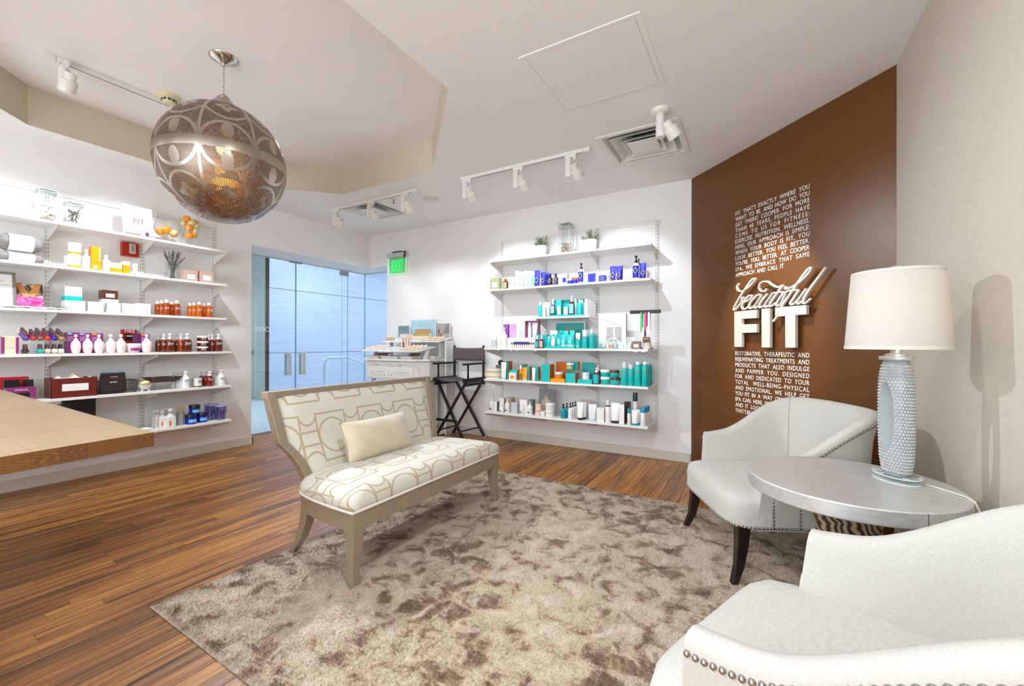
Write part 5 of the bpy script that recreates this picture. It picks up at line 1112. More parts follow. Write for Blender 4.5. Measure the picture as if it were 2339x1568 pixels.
it('L6','cologne',1.829,0.160,0.044,0.171,'clear_bottle','clear square bottle with glass stopper, fourth from left on lowest shelf','bottle','clear square stoppered bottles')
it('L6','cologne',1.842,0.120,0.051,0.172,'clear_bottle','clear square bottle with glass stopper, fifth from left on lowest shelf','bottle','clear square stoppered bottles')
it('L6','cologne',1.820,0.020,0.074,0.173,'clear_bottle','clear square bottle with glass stopper, sixth from left on lowest shelf','bottle','clear square stoppered bottles')
it('L6','sticktumbler',1.917,0.070,0.063,0.182,'stick_tumbler','frosted tumbler holding pale wooden sticks','tumbler',None)
it('L6','jar',1.995,0.030,0.098,0.090,'blue_jar','cobalt blue jar with black lid, front left of the small pyramid','jar','cobalt jars with black lids',body='cobalt',lid='black',plate='sky')
it('L6','jar',2.095,0.050,0.087,0.092,'blue_jar','cobalt blue jar with black lid, front right of the small pyramid','jar','cobalt jars with black lids',body='cobalt',lid='black',plate='sky')
it('L6','jar',2.029,0.120,0.067,0.092,'blue_jar','cobalt blue jar with black lid, rear of the small pyramid','jar','cobalt jars with black lids',body='cobalt',lid='black',plate=None)
it('L6','jar',2.036,0.060,0.093,0.089,'blue_jar','cobalt blue jar with black lid, top of the small pyramid','jar','cobalt jars with black lids',zo=0.086,body='cobalt',lid='black',plate='sky')
it('L6','tumbler',2.199,0.200,0.056,0.240,'straw_tumbler','clear violet tinted tumbler with straw, first from left of three','tumbler','straw tumblers',txt=None)
it('L6','tumbler',2.233,0.120,0.093,0.240,'straw_tumbler','clear violet tinted tumbler with straw, second from left of three','tumbler','straw tumblers',txt='FITd')
it('L6','tumbler',2.257,0.030,0.101,0.230,'straw_tumbler','clear violet tinted tumbler with straw, third from left of three','tumbler','straw tumblers',txt='FITd')
it('B2','box',-2.625,0.020,0.126,0.129,'sage_box','sage green carton with pictured bottles at the shelf left end','box','grooming products on the second back shelf',dp=0.06,front='sage',side='sage2',plate='white')
it('B2','box',-2.526,0.080,0.112,0.140,'sage_box','plain sage carton behind the small olive bottle','box','grooming products on the second back shelf',dp=0.06,front='sage2',side='sage')
it('B2','bottle',-2.497,0.020,0.064,0.114,'olive_bottle','small amber bottle with olive label in front of sage carton','bottle','grooming products on the second back shelf',body='amberd',cap='red',capw=0.4,caph=0.25,lab='sage')
it('B2','tube',-2.422,0.030,0.087,0.136,'sage_tube','pale sage tube with pink lettering standing on its cap','tube','grooming products on the second back shelf',body='sage3',cap='white',plate='pink')
it('B2','bottle',-2.342,0.030,0.057,0.192,'slim_bottle','tall slim whitish sage bottle with white cap','bottle','grooming products on the second back shelf',body='sage3',cap='white',capw=0.95,caph=0.25,shd=0.75,plate='pink')
it('B2','bottle',-2.292,0.050,0.051,0.181,'slim_bottle','tall slim light green bottle with white cap','bottle','grooming products on the second back shelf',body='ltgreen',cap='white',capw=0.95,caph=0.25,shd=0.75,plate='pink')
it('B2','bottle',-2.231,0.030,0.050,0.187,'slim_bottle','tall slim pale grey bottle with white cap','bottle','grooming products on the second back shelf',body='silver',cap='white',capw=0.95,caph=0.25,shd=0.75,plate='pink')
it('B2','bottle',-2.188,0.050,0.044,0.181,'slim_bottle','tall slim pale aqua bottle with white cap','bottle','grooming products on the second back shelf',body='aqua',cap='white',capw=0.95,caph=0.25,shd=0.75,plate='pink')
it('B2','bottle',-2.135,0.030,0.038,0.169,'slim_bottle','tall slim aqua bottle with white cap','bottle','grooming products on the second back shelf',body='aqua2',cap='white',capw=0.95,caph=0.25,shd=0.75,plate=None)
it('B2','tube',-2.093,0.030,0.075,0.178,'blue_tube','tallest cobalt tube right of the slim pastel bottles','tube','grooming products on the second back shelf',body='cobalt2',cap='brown',dia=1)
it('B2','tube',-2.012,0.020,0.058,0.149,'blue_tube','cobalt tube in the fanned row of four, first from front','tube','fanned cobalt tubes',body='cobalt2',cap='brown',dia=1)
it('B2','tube',-2.008,0.055,0.058,0.149,'blue_tube','cobalt tube in the fanned row of four, second from front','tube','fanned cobalt tubes',body='cobalt2',cap='brown',dia=1)
it('B2','tube',-2.003,0.090,0.059,0.149,'blue_tube','cobalt tube in the fanned row of four, third from front','tube','fanned cobalt tubes',body='cobalt2',cap='brown',dia=1)
it('B2','tube',-1.998,0.125,0.059,0.149,'blue_tube','cobalt tube in the fanned row of four, fourth from front','tube','fanned cobalt tubes',body='cobalt2',cap='brown',dia=1)
it('B2','bottle',-1.929,0.020,0.052,0.123,'dark_bottle','small dark bottle with diamond label, left of a pair','bottle','grooming products on the second back shelf',body='umber',cap='black',capw=0.45,caph=0.3,dia=1)
it('B2','bottle',-1.866,0.020,0.056,0.123,'dark_bottle','small violet bottle with diamond label, right of a pair','bottle','grooming products on the second back shelf',body='umberv',cap='black',capw=0.45,caph=0.3,dia=1)
it('B2','box',-1.760,0.030,0.070,0.112,'orange_box','small orange carton with blue and white front','box','grooming products on the second back shelf',dp=0.04,front='white',side='orange2',plate='cobalt2')
it('B2','jar',-1.707,0.030,0.044,0.055,'blue_jar','tiny white and blue jar, leftmost beside the orange cap','jar','grooming products on the second back shelf',body='cobalt2',lid='white')
it('B2','jar',-1.663,0.050,0.069,0.070,'blue_jar','small blue jar with orange lid beside the tall bottle','jar','grooming products on the second back shelf',body='cobalt2',lid='orangered')
it('B2','pump',-1.583,0.030,0.067,0.216,'blue_pump_bottle','tall blue and white bottle with dark cap, mid shelf','bottle','grooming products on the second back shelf',body='white',lab='cobalt2',cap='umber',dia=1)
it('B2','easel',-1.475,0.030,0.118,0.106,'trinket_stand','small dark stand holding tiny blue sample tubes','stand',None)
it('B2','box',-1.349,0.030,0.068,0.065,'blue_box','square blue carton with white diamond','box','grooming products on the second back shelf',dp=0.04,front='cobalt2',side='cobalt2',dia=1)
it('B2','box',-1.319,0.080,0.041,0.079,'white_box','white carton behind the square blue carton','box','grooming products on the second back shelf',dp=0.05,front='white',side='white')
it('B2','tube',-1.241,0.020,0.062,0.147,'blue_tube','upright cobalt tube with diamond label, left of the right trio','tube','cobalt tubes at right',body='cobalt2',cap='brown',dia=1)
it('B2','tube',-1.181,0.020,0.057,0.141,'blue_tube','upright cobalt tube with diamond label, middle of the right trio','tube','cobalt tubes at right',body='cobalt2',cap='brown',dia=1)
it('B2','tube',-1.179,0.070,0.053,0.153,'blue_tube','upright cobalt tube with diamond label, rear of the right trio','tube','cobalt tubes at right',body='cobalt2',cap='brown',dia=1)
it('B2','pump',-1.019,0.030,0.068,0.236,'blue_pump_bottle','largest blue and white pump bottle near the right bracket','bottle','grooming products on the second back shelf',body='white',lab='cobalt2',cap='black',dia=1)
it('B2','pump',-1.008,0.100,0.043,0.215,'dark_pump_bottle','dark pump bottle behind the largest blue pump bottle','bottle','grooming products on the second back shelf',body='umber',cap='black')
it('B2','tube',-0.950,0.030,0.062,0.153,'blue_tube','cobalt tube at far right of the second back shelf','tube','grooming products on the second back shelf',body='cobalt2',cap='brown',dia=1)
it('BS','bottle',-2.051,0.030,0.048,0.163,'teal_bottle','teal bottle with white cap at the short shelf left end','bottle','teal haircare on the short back shelf',body='teal2',cap='white',capw=0.6,caph=0.2,shd=0.78)
it('BS','bottle',-2.000,0.020,0.042,0.150,'white_bottle','plain white bottle in the left cluster, first from left','bottle','white bottles on the short shelf',body='white',cap='white',capw=0.7,caph=0.15,shd=0.8)
it('BS','bottle',-2.007,0.080,0.042,0.170,'white_bottle','plain white bottle in the left cluster, second from left','bottle','white bottles on the short shelf',body='white',cap='white',capw=0.7,caph=0.15,shd=0.8)
it('BS','bottle',-1.963,0.050,0.037,0.155,'white_bottle','plain white bottle in the left cluster, third from left','bottle','white bottles on the short shelf',body='white',cap='white',capw=0.7,caph=0.15,shd=0.8)
it('BS','bottle',-1.975,0.110,0.037,0.166,'white_bottle','plain white bottle in the left cluster, fourth from left','bottle','white bottles on the short shelf',body='white',cap='white',capw=0.7,caph=0.15,shd=0.8)
it('BS','box',-1.748,0.015,0.416,0.014,'teal_tray','long low teal display tray on the short shelf','tray','teal haircare on the short back shelf',dp=0.17,front='teal',side='teal3')
it('BS','box',-1.768,0.170,0.341,0.164,'teal_card','upright glossy teal backer panel behind the oil bottles','card','teal haircare on the short back shelf',zo=0.024,dp=0.03,front='teal',side='teal3')
it('BS','bottle',-1.902,0.030,0.052,0.168,'oil_bottle','smaller amber oil bottle with pale label on the teal tray','bottle','teal haircare on the short back shelf',zo=0.022,body='amberd',cap='white',capw=0.35,caph=0.35,lab='aqua2',shd=0.6)
it('BS','box',-1.860,0.110,0.062,0.159,'teal_box','teal carton with white bottles behind the left tube box','box','teal haircare on the short back shelf',zo=0.023,dp=0.05,front='teal2',side='teal3',plate='white')
it('BS','box',-1.819,0.030,0.040,0.086,'pale_box','pale teal tube carton left of two on tray','box','teal haircare on the short back shelf',zo=0.017,dp=0.03,front='aqua',side='teal',plate='white')
it('BS','box',-1.744,0.030,0.050,0.085,'pale_box','pale teal tube carton right of two on tray','box','teal haircare on the short back shelf',zo=0.015,dp=0.03,front='aqua',side='teal',plate='white')
it('BS','pump',-1.683,0.020,0.059,0.200,'oil_bottle','larger dark oil bottle with teal label and pump','bottle','teal haircare on the short back shelf',zo=0.014,body='amberd',cap='white',lab='aqua2')
it('BS','bottle',-1.664,0.090,0.035,0.165,'white_bottle','white bottle right behind the larger oil bottle','bottle','teal haircare on the short back shelf',zo=0.017,body='aqua',cap='white',capw=0.8,caph=0.15,shd=0.8)
it('BS','bottle',-1.598,0.030,0.048,0.169,'teal_bottle','teal bottle with white cap right of the oil bottle','bottle','teal haircare on the short back shelf',body='teal2',cap='white',capw=0.6,caph=0.2,shd=0.78)
it('BS','bottle',-1.586,0.080,0.039,0.168,'teal_bottle','teal bottle half hidden behind another at right','bottle','teal haircare on the short back shelf',body='teal2',cap='white',capw=0.6,caph=0.2,shd=0.78)
it('BS','bottle',-1.522,0.020,0.047,0.169,'white_bottle','white bottle in the receding right row, first from front','bottle','receding white bottles on the short shelf',body='white',cap='white',capw=0.75,caph=0.16,shd=0.8)
it('BS','bottle',-1.515,0.060,0.046,0.164,'white_bottle','white bottle in the receding right row, second from front','bottle','receding white bottles on the short shelf',body='white',cap='white',capw=0.75,caph=0.16,shd=0.8)
it('BS','bottle',-1.508,0.100,0.044,0.159,'white_bottle','white bottle in the receding right row, third from front','bottle','receding white bottles on the short shelf',body='white',cap='white',capw=0.75,caph=0.16,shd=0.8)
it('BS','bottle',-1.501,0.140,0.042,0.154,'white_bottle','white bottle in the receding right row, fourth from front','bottle','receding white bottles on the short shelf',body='white',cap='white',capw=0.75,caph=0.16,shd=0.8)
it('BS','bottle',-1.493,0.180,0.040,0.148,'white_bottle','white bottle in the receding right row, fifth from front','bottle','receding white bottles on the short shelf',body='white',cap='white',capw=0.75,caph=0.16,shd=0.8)
it('B3','jar',-2.581,0.030,0.065,0.130,'clear_jar','clear jar with white lid, leftmost on third back shelf','jar',None,body='silver',lid='white')
it('B3','bottle',-2.512,0.030,0.058,0.164,'white_bottle','white bottle with flat lid left of a white pump bottle','bottle',None,body='white',cap='white',capw=0.95,caph=0.12,shd=0.85)
it('B3','pump',-2.452,0.030,0.069,0.232,'white_pump_bottle','white pump bottle with faint script left of tester box','bottle',None,body='white',cap='white')
it('B3','box',-2.226,0.050,0.343,0.113,'tester_riser','low white tester display box with blue picture front','display',None,dp=0.2,front='white',side='white',plate='cobalt3')
it('B3','box',-2.465,0.120,0.064,0.154,'purple_box','deep violet carton on the tester display, leftmost','box','violet cartons',zo=0.115,dp=0.05,front='violet',side='violetd')
it('B3','box',-2.379,0.120,0.085,0.153,'purple_box','light violet carton on the tester display','box','violet cartons',zo=0.115,dp=0.05,front='violetl',side='violet')
it('B3','tube',-2.312,0.110,0.062,0.152,'white_tube','white tube standing right of the light violet carton','tube',None,zo=0.115,body='white',cap='white')
it('B3','giftset',-2.139,0.120,0.162,0.202,'gift_set','open mauve gift box holding a bottle and a tube','box',None,zo=0.099,dp=0.06)
it('B3','vial',-2.336,0.020,0.019,0.060,'tester_vial','tiny tester vial before the tester display, first from left','vial','tester vials row')
it('B3','vial',-2.311,0.020,0.019,0.060,'tester_vial','tiny tester vial before the tester display, second from left','vial','tester vials row')
it('B3','vial',-2.286,0.020,0.019,0.060,'tester_vial','tiny tester vial before the tester display, third from left','vial','tester vials row')
it('B3','vial',-2.261,0.020,0.019,0.060,'tester_vial','tiny tester vial before the tester display, fourth from left','vial','tester vials row')
it('B3','vial',-2.236,0.020,0.019,0.060,'tester_vial','tiny tester vial before the tester display, fifth from left','vial','tester vials row')
it('B3','vial',-2.211,0.020,0.019,0.060,'tester_vial','tiny tester vial before the tester display, sixth from left','vial','tester vials row')
it('B3','vial',-2.187,0.020,0.019,0.060,'tester_vial','tiny tester vial before the tester display, seventh from left','vial','tester vials row')
it('B3','vial',-2.162,0.020,0.019,0.060,'tester_vial','tiny tester vial before the tester display, eighth from left','vial','tester vials row')
it('B3','vial',-2.138,0.020,0.019,0.060,'tester_vial','tiny tester vial before the tester display, ninth from left','vial','tester vials row')
it('B3','vial',-2.114,0.020,0.019,0.060,'tester_vial','tiny tester vial before the tester display, tenth from left','vial','tester vials row')
it('B3','vial',-2.090,0.020,0.018,0.060,'tester_vial','tiny tester vial before the tester display, eleventh from left','vial','tester vials row')
it('B3','vial',-2.066,0.020,0.018,0.060,'tester_vial','tiny tester vial before the tester display, twelfth from left','vial','tester vials row')
it('B3','box',-2.060,0.120,0.058,0.146,'teal_box','teal carton behind the two small oil bottles, left one','box','teal haircare on the third back shelf',dp=0.05,front='teal',side='teal3',plate='white')
it('B3','box',-1.979,0.120,0.063,0.141,'teal_box','teal carton behind the two small oil bottles, right one','box','teal haircare on the third back shelf',dp=0.05,front='teal',side='teal3')
it('B3','bottle',-2.028,0.020,0.047,0.135,'oil_bottle','small teal labelled oil bottle, left of the pair','bottle','teal haircare on the third back shelf',body='amberd',cap='white',capw=0.4,caph=0.3,lab='teal',shd=0.6)
it('B3','bottle',-1.979,0.020,0.052,0.140,'oil_bottle','small pink labelled oil bottle, right of the pair','bottle','teal haircare on the third back shelf',body='amberd',cap='white',capw=0.4,caph=0.3,lab='pink',shd=0.6)
it('B3','box',-1.755,0.015,0.327,0.022,'teal_tray','low teal tray holding tubes on third back shelf','tray','teal haircare on the third back shelf',dp=0.2,front='teal',side='teal3')
it('B3','bottle',-1.895,0.030,0.041,0.106,'teal_bottle','small teal bottle at the tray left end','bottle','teal haircare on the third back shelf',zo=0.019,body='teal2',cap='white',capw=0.6,caph=0.2,shd=0.78)
it('B3','bottle',-1.846,0.030,0.050,0.106,'white_bottle','white bottle with white cap on the teal tray','bottle','teal haircare on the third back shelf',zo=0.019,body='white',cap='white',capw=0.7,caph=0.3,shd=0.68)
it('B3','bottle',-1.895,0.110,0.046,0.169,'teal_bottle','teal bottle with tall white cap in rear tray row, left','bottle','teal haircare on the third back shelf',zo=0.019,body='teal2',cap='white',capw=0.95,caph=0.25,shd=0.74)
it('B3','bottle',-1.849,0.110,0.046,0.168,'teal_bottle','teal bottle with tall white cap in rear tray row, right','bottle','teal haircare on the third back shelf',zo=0.019,body='teal2',cap='white',capw=0.95,caph=0.25,shd=0.74)
it('B3','box',-1.784,0.050,0.049,0.132,'teal_box','slim teal carton on the tray right of the white bottle','box','teal haircare on the third back shelf',zo=0.020,dp=0.04,front='teal',side='teal3',plate='aqua2')
it('B3','box',-1.789,0.130,0.050,0.171,'teal_box','slim teal carton in the rear tray row','box','teal haircare on the third back shelf',zo=0.019,dp=0.04,front='teal',side='teal3',plate='aqua2')
it('B3','tube',-1.731,0.030,0.054,0.122,'teal_tube','teal tube with white cap on tray, front left','tube','teal haircare on the third back shelf',zo=0.020,body='teal2',cap='white',plate='aqua')
it('B3','tube',-1.658,0.030,0.053,0.121,'teal_tube','teal tube with white cap on tray, front right','tube','teal haircare on the third back shelf',zo=0.020,body='teal2',cap='white',plate='aqua')
it('B3','tube',-1.735,0.110,0.054,0.166,'teal_tube','teal tube with white cap on tray, rear left','tube','teal haircare on the third back shelf',zo=0.019,body='teal2',cap='white',plate='aqua')
it('B3','tube',-1.666,0.110,0.054,0.169,'teal_tube','teal tube with white cap on tray, rear right','tube','teal haircare on the third back shelf',zo=0.020,body='teal2',cap='white',plate='aqua')
it('B3','poster',-1.751,0.270,0.354,0.288,'teal_poster','teal poster with copper M in grey frame behind the tubes','poster',None,dp=0.02)
it('B3','bottle',-1.572,0.030,0.052,0.159,'foam_bottle','teal foam bottle with tall white cap right of the tray','bottle','teal haircare on the third back shelf',body='teal',cap='white',capw=0.95,caph=0.42,shd=0.56,plate='aqua',txt='M')
it('B3','bottle',-1.495,0.020,0.060,0.188,'spray_bottle','teal bottle with silver grey cap, front of two','bottle','teal haircare on the third back shelf',body='teal',cap='silver',capw=0.95,caph=0.36,shd=0.62,txt='M')
it('B3','bottle',-1.486,0.080,0.056,0.186,'spray_bottle','teal bottle with silver grey cap, rear of two','bottle','teal haircare on the third back shelf',body='teal',cap='silver',capw=0.95,caph=0.36,shd=0.62,txt=None)
it('B3','bottle',-1.420,0.010,0.054,0.196,'spray_bottle','teal bottle with clear spray cap, first in receding row','bottle','clear capped teal bottles',body='teal',cap='silver',capw=0.55,caph=0.25,shd=0.7,txt='M')
it('B3','bottle',-1.419,0.060,0.055,0.193,'spray_bottle','teal bottle with clear spray cap, second in receding row','bottle','clear capped teal bottles',body='teal',cap='silver',capw=0.55,caph=0.25,shd=0.7,txt=None)
it('B3','bottle',-1.419,0.110,0.051,0.190,'spray_bottle','teal bottle with clear spray cap, third in receding row','bottle','clear capped teal bottles',body='teal',cap='silver',capw=0.55,caph=0.25,shd=0.7,txt=None)
it('B3','poster2',-1.273,0.240,0.294,0.356,'white_poster','white printed poster with light blue foot and dark right edge','poster',None,dp=0.015)
it('B3','acrylic',-1.197,0.030,0.313,0.116,'acrylic_tray','clear acrylic sample tray with white samples inside','tray',None,dp=0.18)
it('B3','lanyards',-0.920,0.060,0.282,0.370,'lanyard_stand','dark T shaped bar stand for hanging lanyards','stand',None,dp=0.12)
it('B3','box',-0.981,0.020,0.081,0.073,'pattern_box','small brown and cream patterned carton by shelf end','box',None,dp=0.03,front='brownp',side='brown',plate='cream')
it('B3','pouch2',-0.893,0.040,0.080,0.114,'snack_pouch','clear pouch with dark and orange label at shelf end','pouch',None,dp=0.05)
it('B4','roundbox',-2.627,0.030,0.203,0.057,'round_box','cream and gold round box, lower of two stacked','box','round cream boxes')
it('B4','roundbox',-2.618,0.030,0.191,0.056,'round_box','cream and gold round box, upper of two stacked','box','round cream boxes',zo=0.058)
it('B4','globe',-2.603,0.170,0.096,0.212,'floral_tin','round dark floral tin behind the white tube','tin',None)
it('B4','tube',-2.445,0.020,0.069,0.191,'white_tube','tall white tube in front of leftmost teal and orange carton','tube','teal and orange haircare on the fourth back shelf',body='white',cap='silver')
it('B4','box',-2.440,0.070,0.063,0.200,'two_tone_box','tall teal and orange carton behind the white tube','box','teal and orange haircare on the fourth back shelf',dp=0.1,front='teal',side='orange3',fac='r')
it('B4','box',-2.324,0.050,0.100,0.107,'two_tone_box','low teal and orange carton behind small white box','box','teal and orange haircare on the fourth back shelf',dp=0.08,front='teal',side='orange3',fac='r')
it('B4','box',-2.318,0.010,0.088,0.081,'white_box','small white box with orange dot on front','box','teal and orange haircare on the fourth back shelf',dp=0.03,front='white',side='white',plate='orange')
it('B4','bottle',-2.226,0.020,0.044,0.163,'oil_bottle','slim oil bottle with green label beside orange tube','bottle','teal and orange haircare on the fourth back shelf',body='orangeg',cap='white',capw=0.5,caph=0.25,lab='olive',shd=0.5)
it('B4','tube',-2.177,0.020,0.065,0.140,'orange_tube','orange tube standing on clear cap','tube','teal and orange haircare on the fourth back shelf',body='orange',cap='silver')
it('B4','box',-2.246,0.130,0.055,0.169,'two_tone_box','small teal and orange carton behind the orange tube','box','teal and orange haircare on the fourth back shelf',dp=0.05,front='teal3',side='orange3',fac='r')
it('B4','box',-2.162,0.060,0.059,0.150,'two_tone_box','teal and orange carton right of the orange tube','box','teal and orange haircare on the fourth back shelf',dp=0.06,front='teal',side='orange3',fac='r')
it('B4','tube',-2.065,0.020,0.042,0.139,'white_tube','short white tube in front of teal and orange carton','tube','teal and orange haircare on the fourth back shelf',body='white',cap='silver')
it('B4','box',-2.059,0.060,0.063,0.148,'two_tone_box','teal and orange carton behind the short white tube','box','teal and orange haircare on the fourth back shelf',dp=0.06,front='teal',side='orange3',fac='r')
it('B4','box',-1.918,0.020,0.096,0.094,'two_tone_box','teal and orange carton, lower of the two stacked','box','teal and orange haircare on the fourth back shelf',dp=0.11,front='teal',side='orange3',fac='r')
it('B4','box',-1.918,0.020,0.096,0.087,'two_tone_box','teal and orange carton, upper of the two stacked','box','teal and orange haircare on the fourth back shelf',zo=0.094,dp=0.11,front='teal',side='orange3',fac='r')
it('B4','box',-1.783,0.020,0.162,0.036,'orange_carton','flat orange carton under the amber jar','box','teal and orange haircare on the fourth back shelf',dp=0.1,front='orange',side='orange3')
it('B4','jar',-1.794,0.040,0.090,0.073,'amber_jar','amber candle jar with silver lid on the orange carton','jar','teal and orange haircare on the fourth back shelf',zo=0.031,body='orangeg',lid='silver')
it('B4','box',-1.797,0.160,0.131,0.207,'orange_card','upright orange panel behind the amber jar','card','teal and orange haircare on the fourth back shelf',dp=0.02,front='orange3',side='orange3')
it('B4','box',-1.644,0.030,0.105,0.099,'two_tone_box','teal and orange carton beneath the clear riser','box','teal and orange haircare on the fourth back shelf',dp=0.1,front='teal',side='orange3',fac='r')
it('B4','riser',-1.615,0.020,0.194,0.132,'clear_riser','clear acrylic riser carrying a teal jar','riser',None,dp=0.13)
it('B4','jar',-1.666,0.040,0.087,0.072,'teal_jar','teal jar with silver lid on the clear riser','jar','teal and orange haircare on the fourth back shelf',zo=0.131,body='teal',lid='silver',plate='orange')
it('B4','box',-1.634,0.100,0.087,0.081,'two_tone_box','teal and orange carton on the riser behind the jar','box','teal and orange haircare on the fourth back shelf',zo=0.131,dp=0.05,front='teal3',side='orange3',fac='r')
it('B4','box',-1.489,0.020,0.152,0.040,'teal_carton','flat teal carton under the white jar','box','teal and orange haircare on the fourth back shelf',dp=0.1,front='teal',side='teal3')
it('B4','jar',-1.496,0.040,0.079,0.075,'white_jar','white jar with silver lid on the flat teal carton','jar','teal and orange haircare on the fourth back shelf',zo=0.035,body='white',lid='silver')
it('B4','box',-1.496,0.150,0.132,0.205,'teal_card','upright teal panel behind the white jar','card','teal and orange haircare on the fourth back shelf',dp=0.02,front='teal3',side='teal3')
it('B4','pump',-1.377,0.020,0.068,0.168,'amber_pump_bottle','amber bottle with white pump and teal label, front','bottle','teal and orange haircare on the fourth back shelf',body='amberd',cap='white',lab='teal')
it('B4','pump',-1.383,0.100,0.050,0.187,'amber_pump_bottle','amber bottle with white pump, rear','bottle','teal and orange haircare on the fourth back shelf',body='amberd',cap='white')
it('B4','jar',-1.294,0.030,0.097,0.074,'mask_jar','white lidded teal jar, lower of stack','jar','teal and orange haircare on the fourth back shelf',body='teal',lid='white',bowl=1)
it('B4','jar',-1.294,0.030,0.097,0.074,'mask_jar','white lidded teal jar, upper of stack','jar','teal and orange haircare on the fourth back shelf',zo=0.070,body='teal',lid='white',bowl=1)
it('B4','jar',-1.196,0.030,0.100,0.070,'mask_jar','brown lidded teal jar, lower of stack','jar','teal and orange haircare on the fourth back shelf',body='teal',lid='brown',bowl=1)
it('B4','jar',-1.202,0.030,0.095,0.077,'mask_jar','brown lidded teal jar, upper of stack','jar','teal and orange haircare on the fourth back shelf',zo=0.065,body='teal',lid='brown',bowl=1)
it('B4','bottle',-1.097,0.020,0.067,0.223,'aerosol_can','teal spray can, first from left in right hand group','can','teal spray cans',body='teal',cap='silver',capw=0.62,caph=0.26,shd=0.704,txt='M')
it('B4','bottle',-1.071,0.090,0.051,0.221,'aerosol_can','teal spray can, second from left in right hand group','can','teal spray cans',body='teal',cap='silver',capw=0.62,caph=0.26,shd=0.704,txt=None)
it('B4','bottle',-1.038,0.030,0.062,0.203,'aerosol_can','teal spray can, third from left in right hand group','can','teal spray cans',body='teal',cap='silver',capw=0.62,caph=0.22,shd=0.728,txt='M')
it('B4','bottle',-1.023,0.090,0.042,0.201,'aerosol_can','teal spray can, fourth from left in right hand group','can','teal spray cans',body='teal',cap='silver',capw=0.62,caph=0.22,shd=0.728,txt=None)
it('B4','bottle',-0.972,0.020,0.065,0.230,'aerosol_can','teal spray can, fifth from left in right hand group','can','teal spray cans',body='teal',cap='white',capw=0.62,caph=0.12,shd=0.788,txt='M')
it('B4','bottle',-0.960,0.090,0.045,0.232,'aerosol_can','teal spray can, sixth from left in right hand group','can','teal spray cans',body='teal',cap='silver',capw=0.62,caph=0.12,shd=0.788,txt=None)
it('B4','bottle',-0.903,0.010,0.060,0.232,'aerosol_can','teal spray can, seventh from left in right hand group','can','teal spray cans',body='teal',cap='white',capw=0.62,caph=0.12,shd=0.788,txt='M')
it('B4','bottle',-0.890,0.060,0.048,0.230,'aerosol_can','teal spray can, eighth from left in right hand group','can','teal spray cans',body='teal',cap='white',capw=0.62,caph=0.12,shd=0.788,txt=None)
it('B4','bottle',-0.888,0.110,0.041,0.229,'aerosol_can','teal spray can, ninth from left in right hand group','can','teal spray cans',body='teal',cap='white',capw=0.62,caph=0.12,shd=0.788,txt=None)
it('B4','bottle',-0.887,0.160,0.041,0.227,'aerosol_can','teal spray can, tenth from left in right hand group','can','teal spray cans',body='teal',cap='white',capw=0.62,caph=0.12,shd=0.788,txt=None)
it('B5','pump',-2.609,0.030,0.065,0.157,'white_pump_bottle','white pump bottle at the lowest shelf left end','bottle','white skincare on the lowest back shelf',body='white',cap='white',dot=1)
it('B5','box',-2.566,0.060,0.041,0.110,'photo_box','white carton with dark photo side, leftmost','box','white skincare on the lowest back shelf',dp=0.09,front='white',side='photo',fac='r')
it('B5','box',-2.482,0.060,0.058,0.156,'white_box','tall slim white carton, leftmost on lowest back shelf','box','white skincare on the lowest back shelf',dp=0.05,front='white',side='tan',fac='r')
it('B5','bottle',-2.475,0.020,0.057,0.089,'white_bottle','white bottle with brown dot before the tall slim carton','bottle','white skincare on the lowest back shelf',body='white',cap='white',capw=0.5,caph=0.3,dot=1)
it('B5','box',-2.426,0.130,0.057,0.156,'tan_box','tan grey carton behind the second pump bottle','box','white skincare on the lowest back shelf',dp=0.09,front='stone',side='tan',fac='r')
it('B5','pump',-2.405,0.030,0.062,0.156,'white_pump_bottle','white pump bottle with brown dot before tan carton','bottle','white skincare on the lowest back shelf',body='white',cap='white',dot=1)
it('B5','box',-2.306,0.030,0.077,0.118,'blue_grey_box','pale blue grey carton','box','white skincare on the lowest back shelf',dp=0.05,front='bluegrey',side='stone',fac='r')
it('B5','box',-2.205,0.060,0.092,0.155,'white_box','large white carton behind a pump bottle','box','white skincare on the lowest back shelf',dp=0.04,front='white',side='white')
it('B5','bottle',-2.211,0.020,0.054,0.113,'white_bottle','white bottle in front of the large white carton','bottle','white skincare on the lowest back shelf',body='white',cap='white',capw=0.5,caph=0.25,dot=1)
it('B5','box',-2.147,0.120,0.054,0.152,'photo_box','grey photo carton behind the right pump bottle','box','white skincare on the lowest back shelf',dp=0.06,front='photo',side='photo')
it('B5','pump',-2.124,0.030,0.059,0.146,'white_pump_bottle','white pump bottle before the grey photo carton','bottle','white skincare on the lowest back shelf',body='white',cap='white',dot=1)
it('B5','photo',-1.988,0.150,0.178,0.278,'photo_sign','tilted photo sign of a bare back in clear holder','sign',None,dp=0.02)
it('B5','box',-2.019,0.040,0.057,0.123,'blush_box','blush carton at the photo sign left foot','box','white skincare on the lowest back shelf',dp=0.04,front='blush',side='blush')
it('B5','jar',-2.017,0.010,0.062,0.062,'rose_jar','small jar of pink petals before the blush carton','jar','white skincare on the lowest back shelf',body='cream',lid='pink')
it('B5','jar',-1.962,0.020,0.051,0.052,'small_jar','tiny white jar between petals jar and stacked jars','jar','white skincare on the lowest back shelf',body='white',lid='white')
it('B5','jar',-1.894,0.030,0.097,0.067,'white_jar','white jar with grey band, lower of two stacked','jar','white skincare on the lowest back shelf',body='white',lid='white',ring='stone')
it('B5','jar',-1.892,0.030,0.102,0.074,'white_jar','white jar with grey band, upper of two stacked','jar','white skincare on the lowest back shelf',zo=0.067,body='white',lid='white',ring='stone')
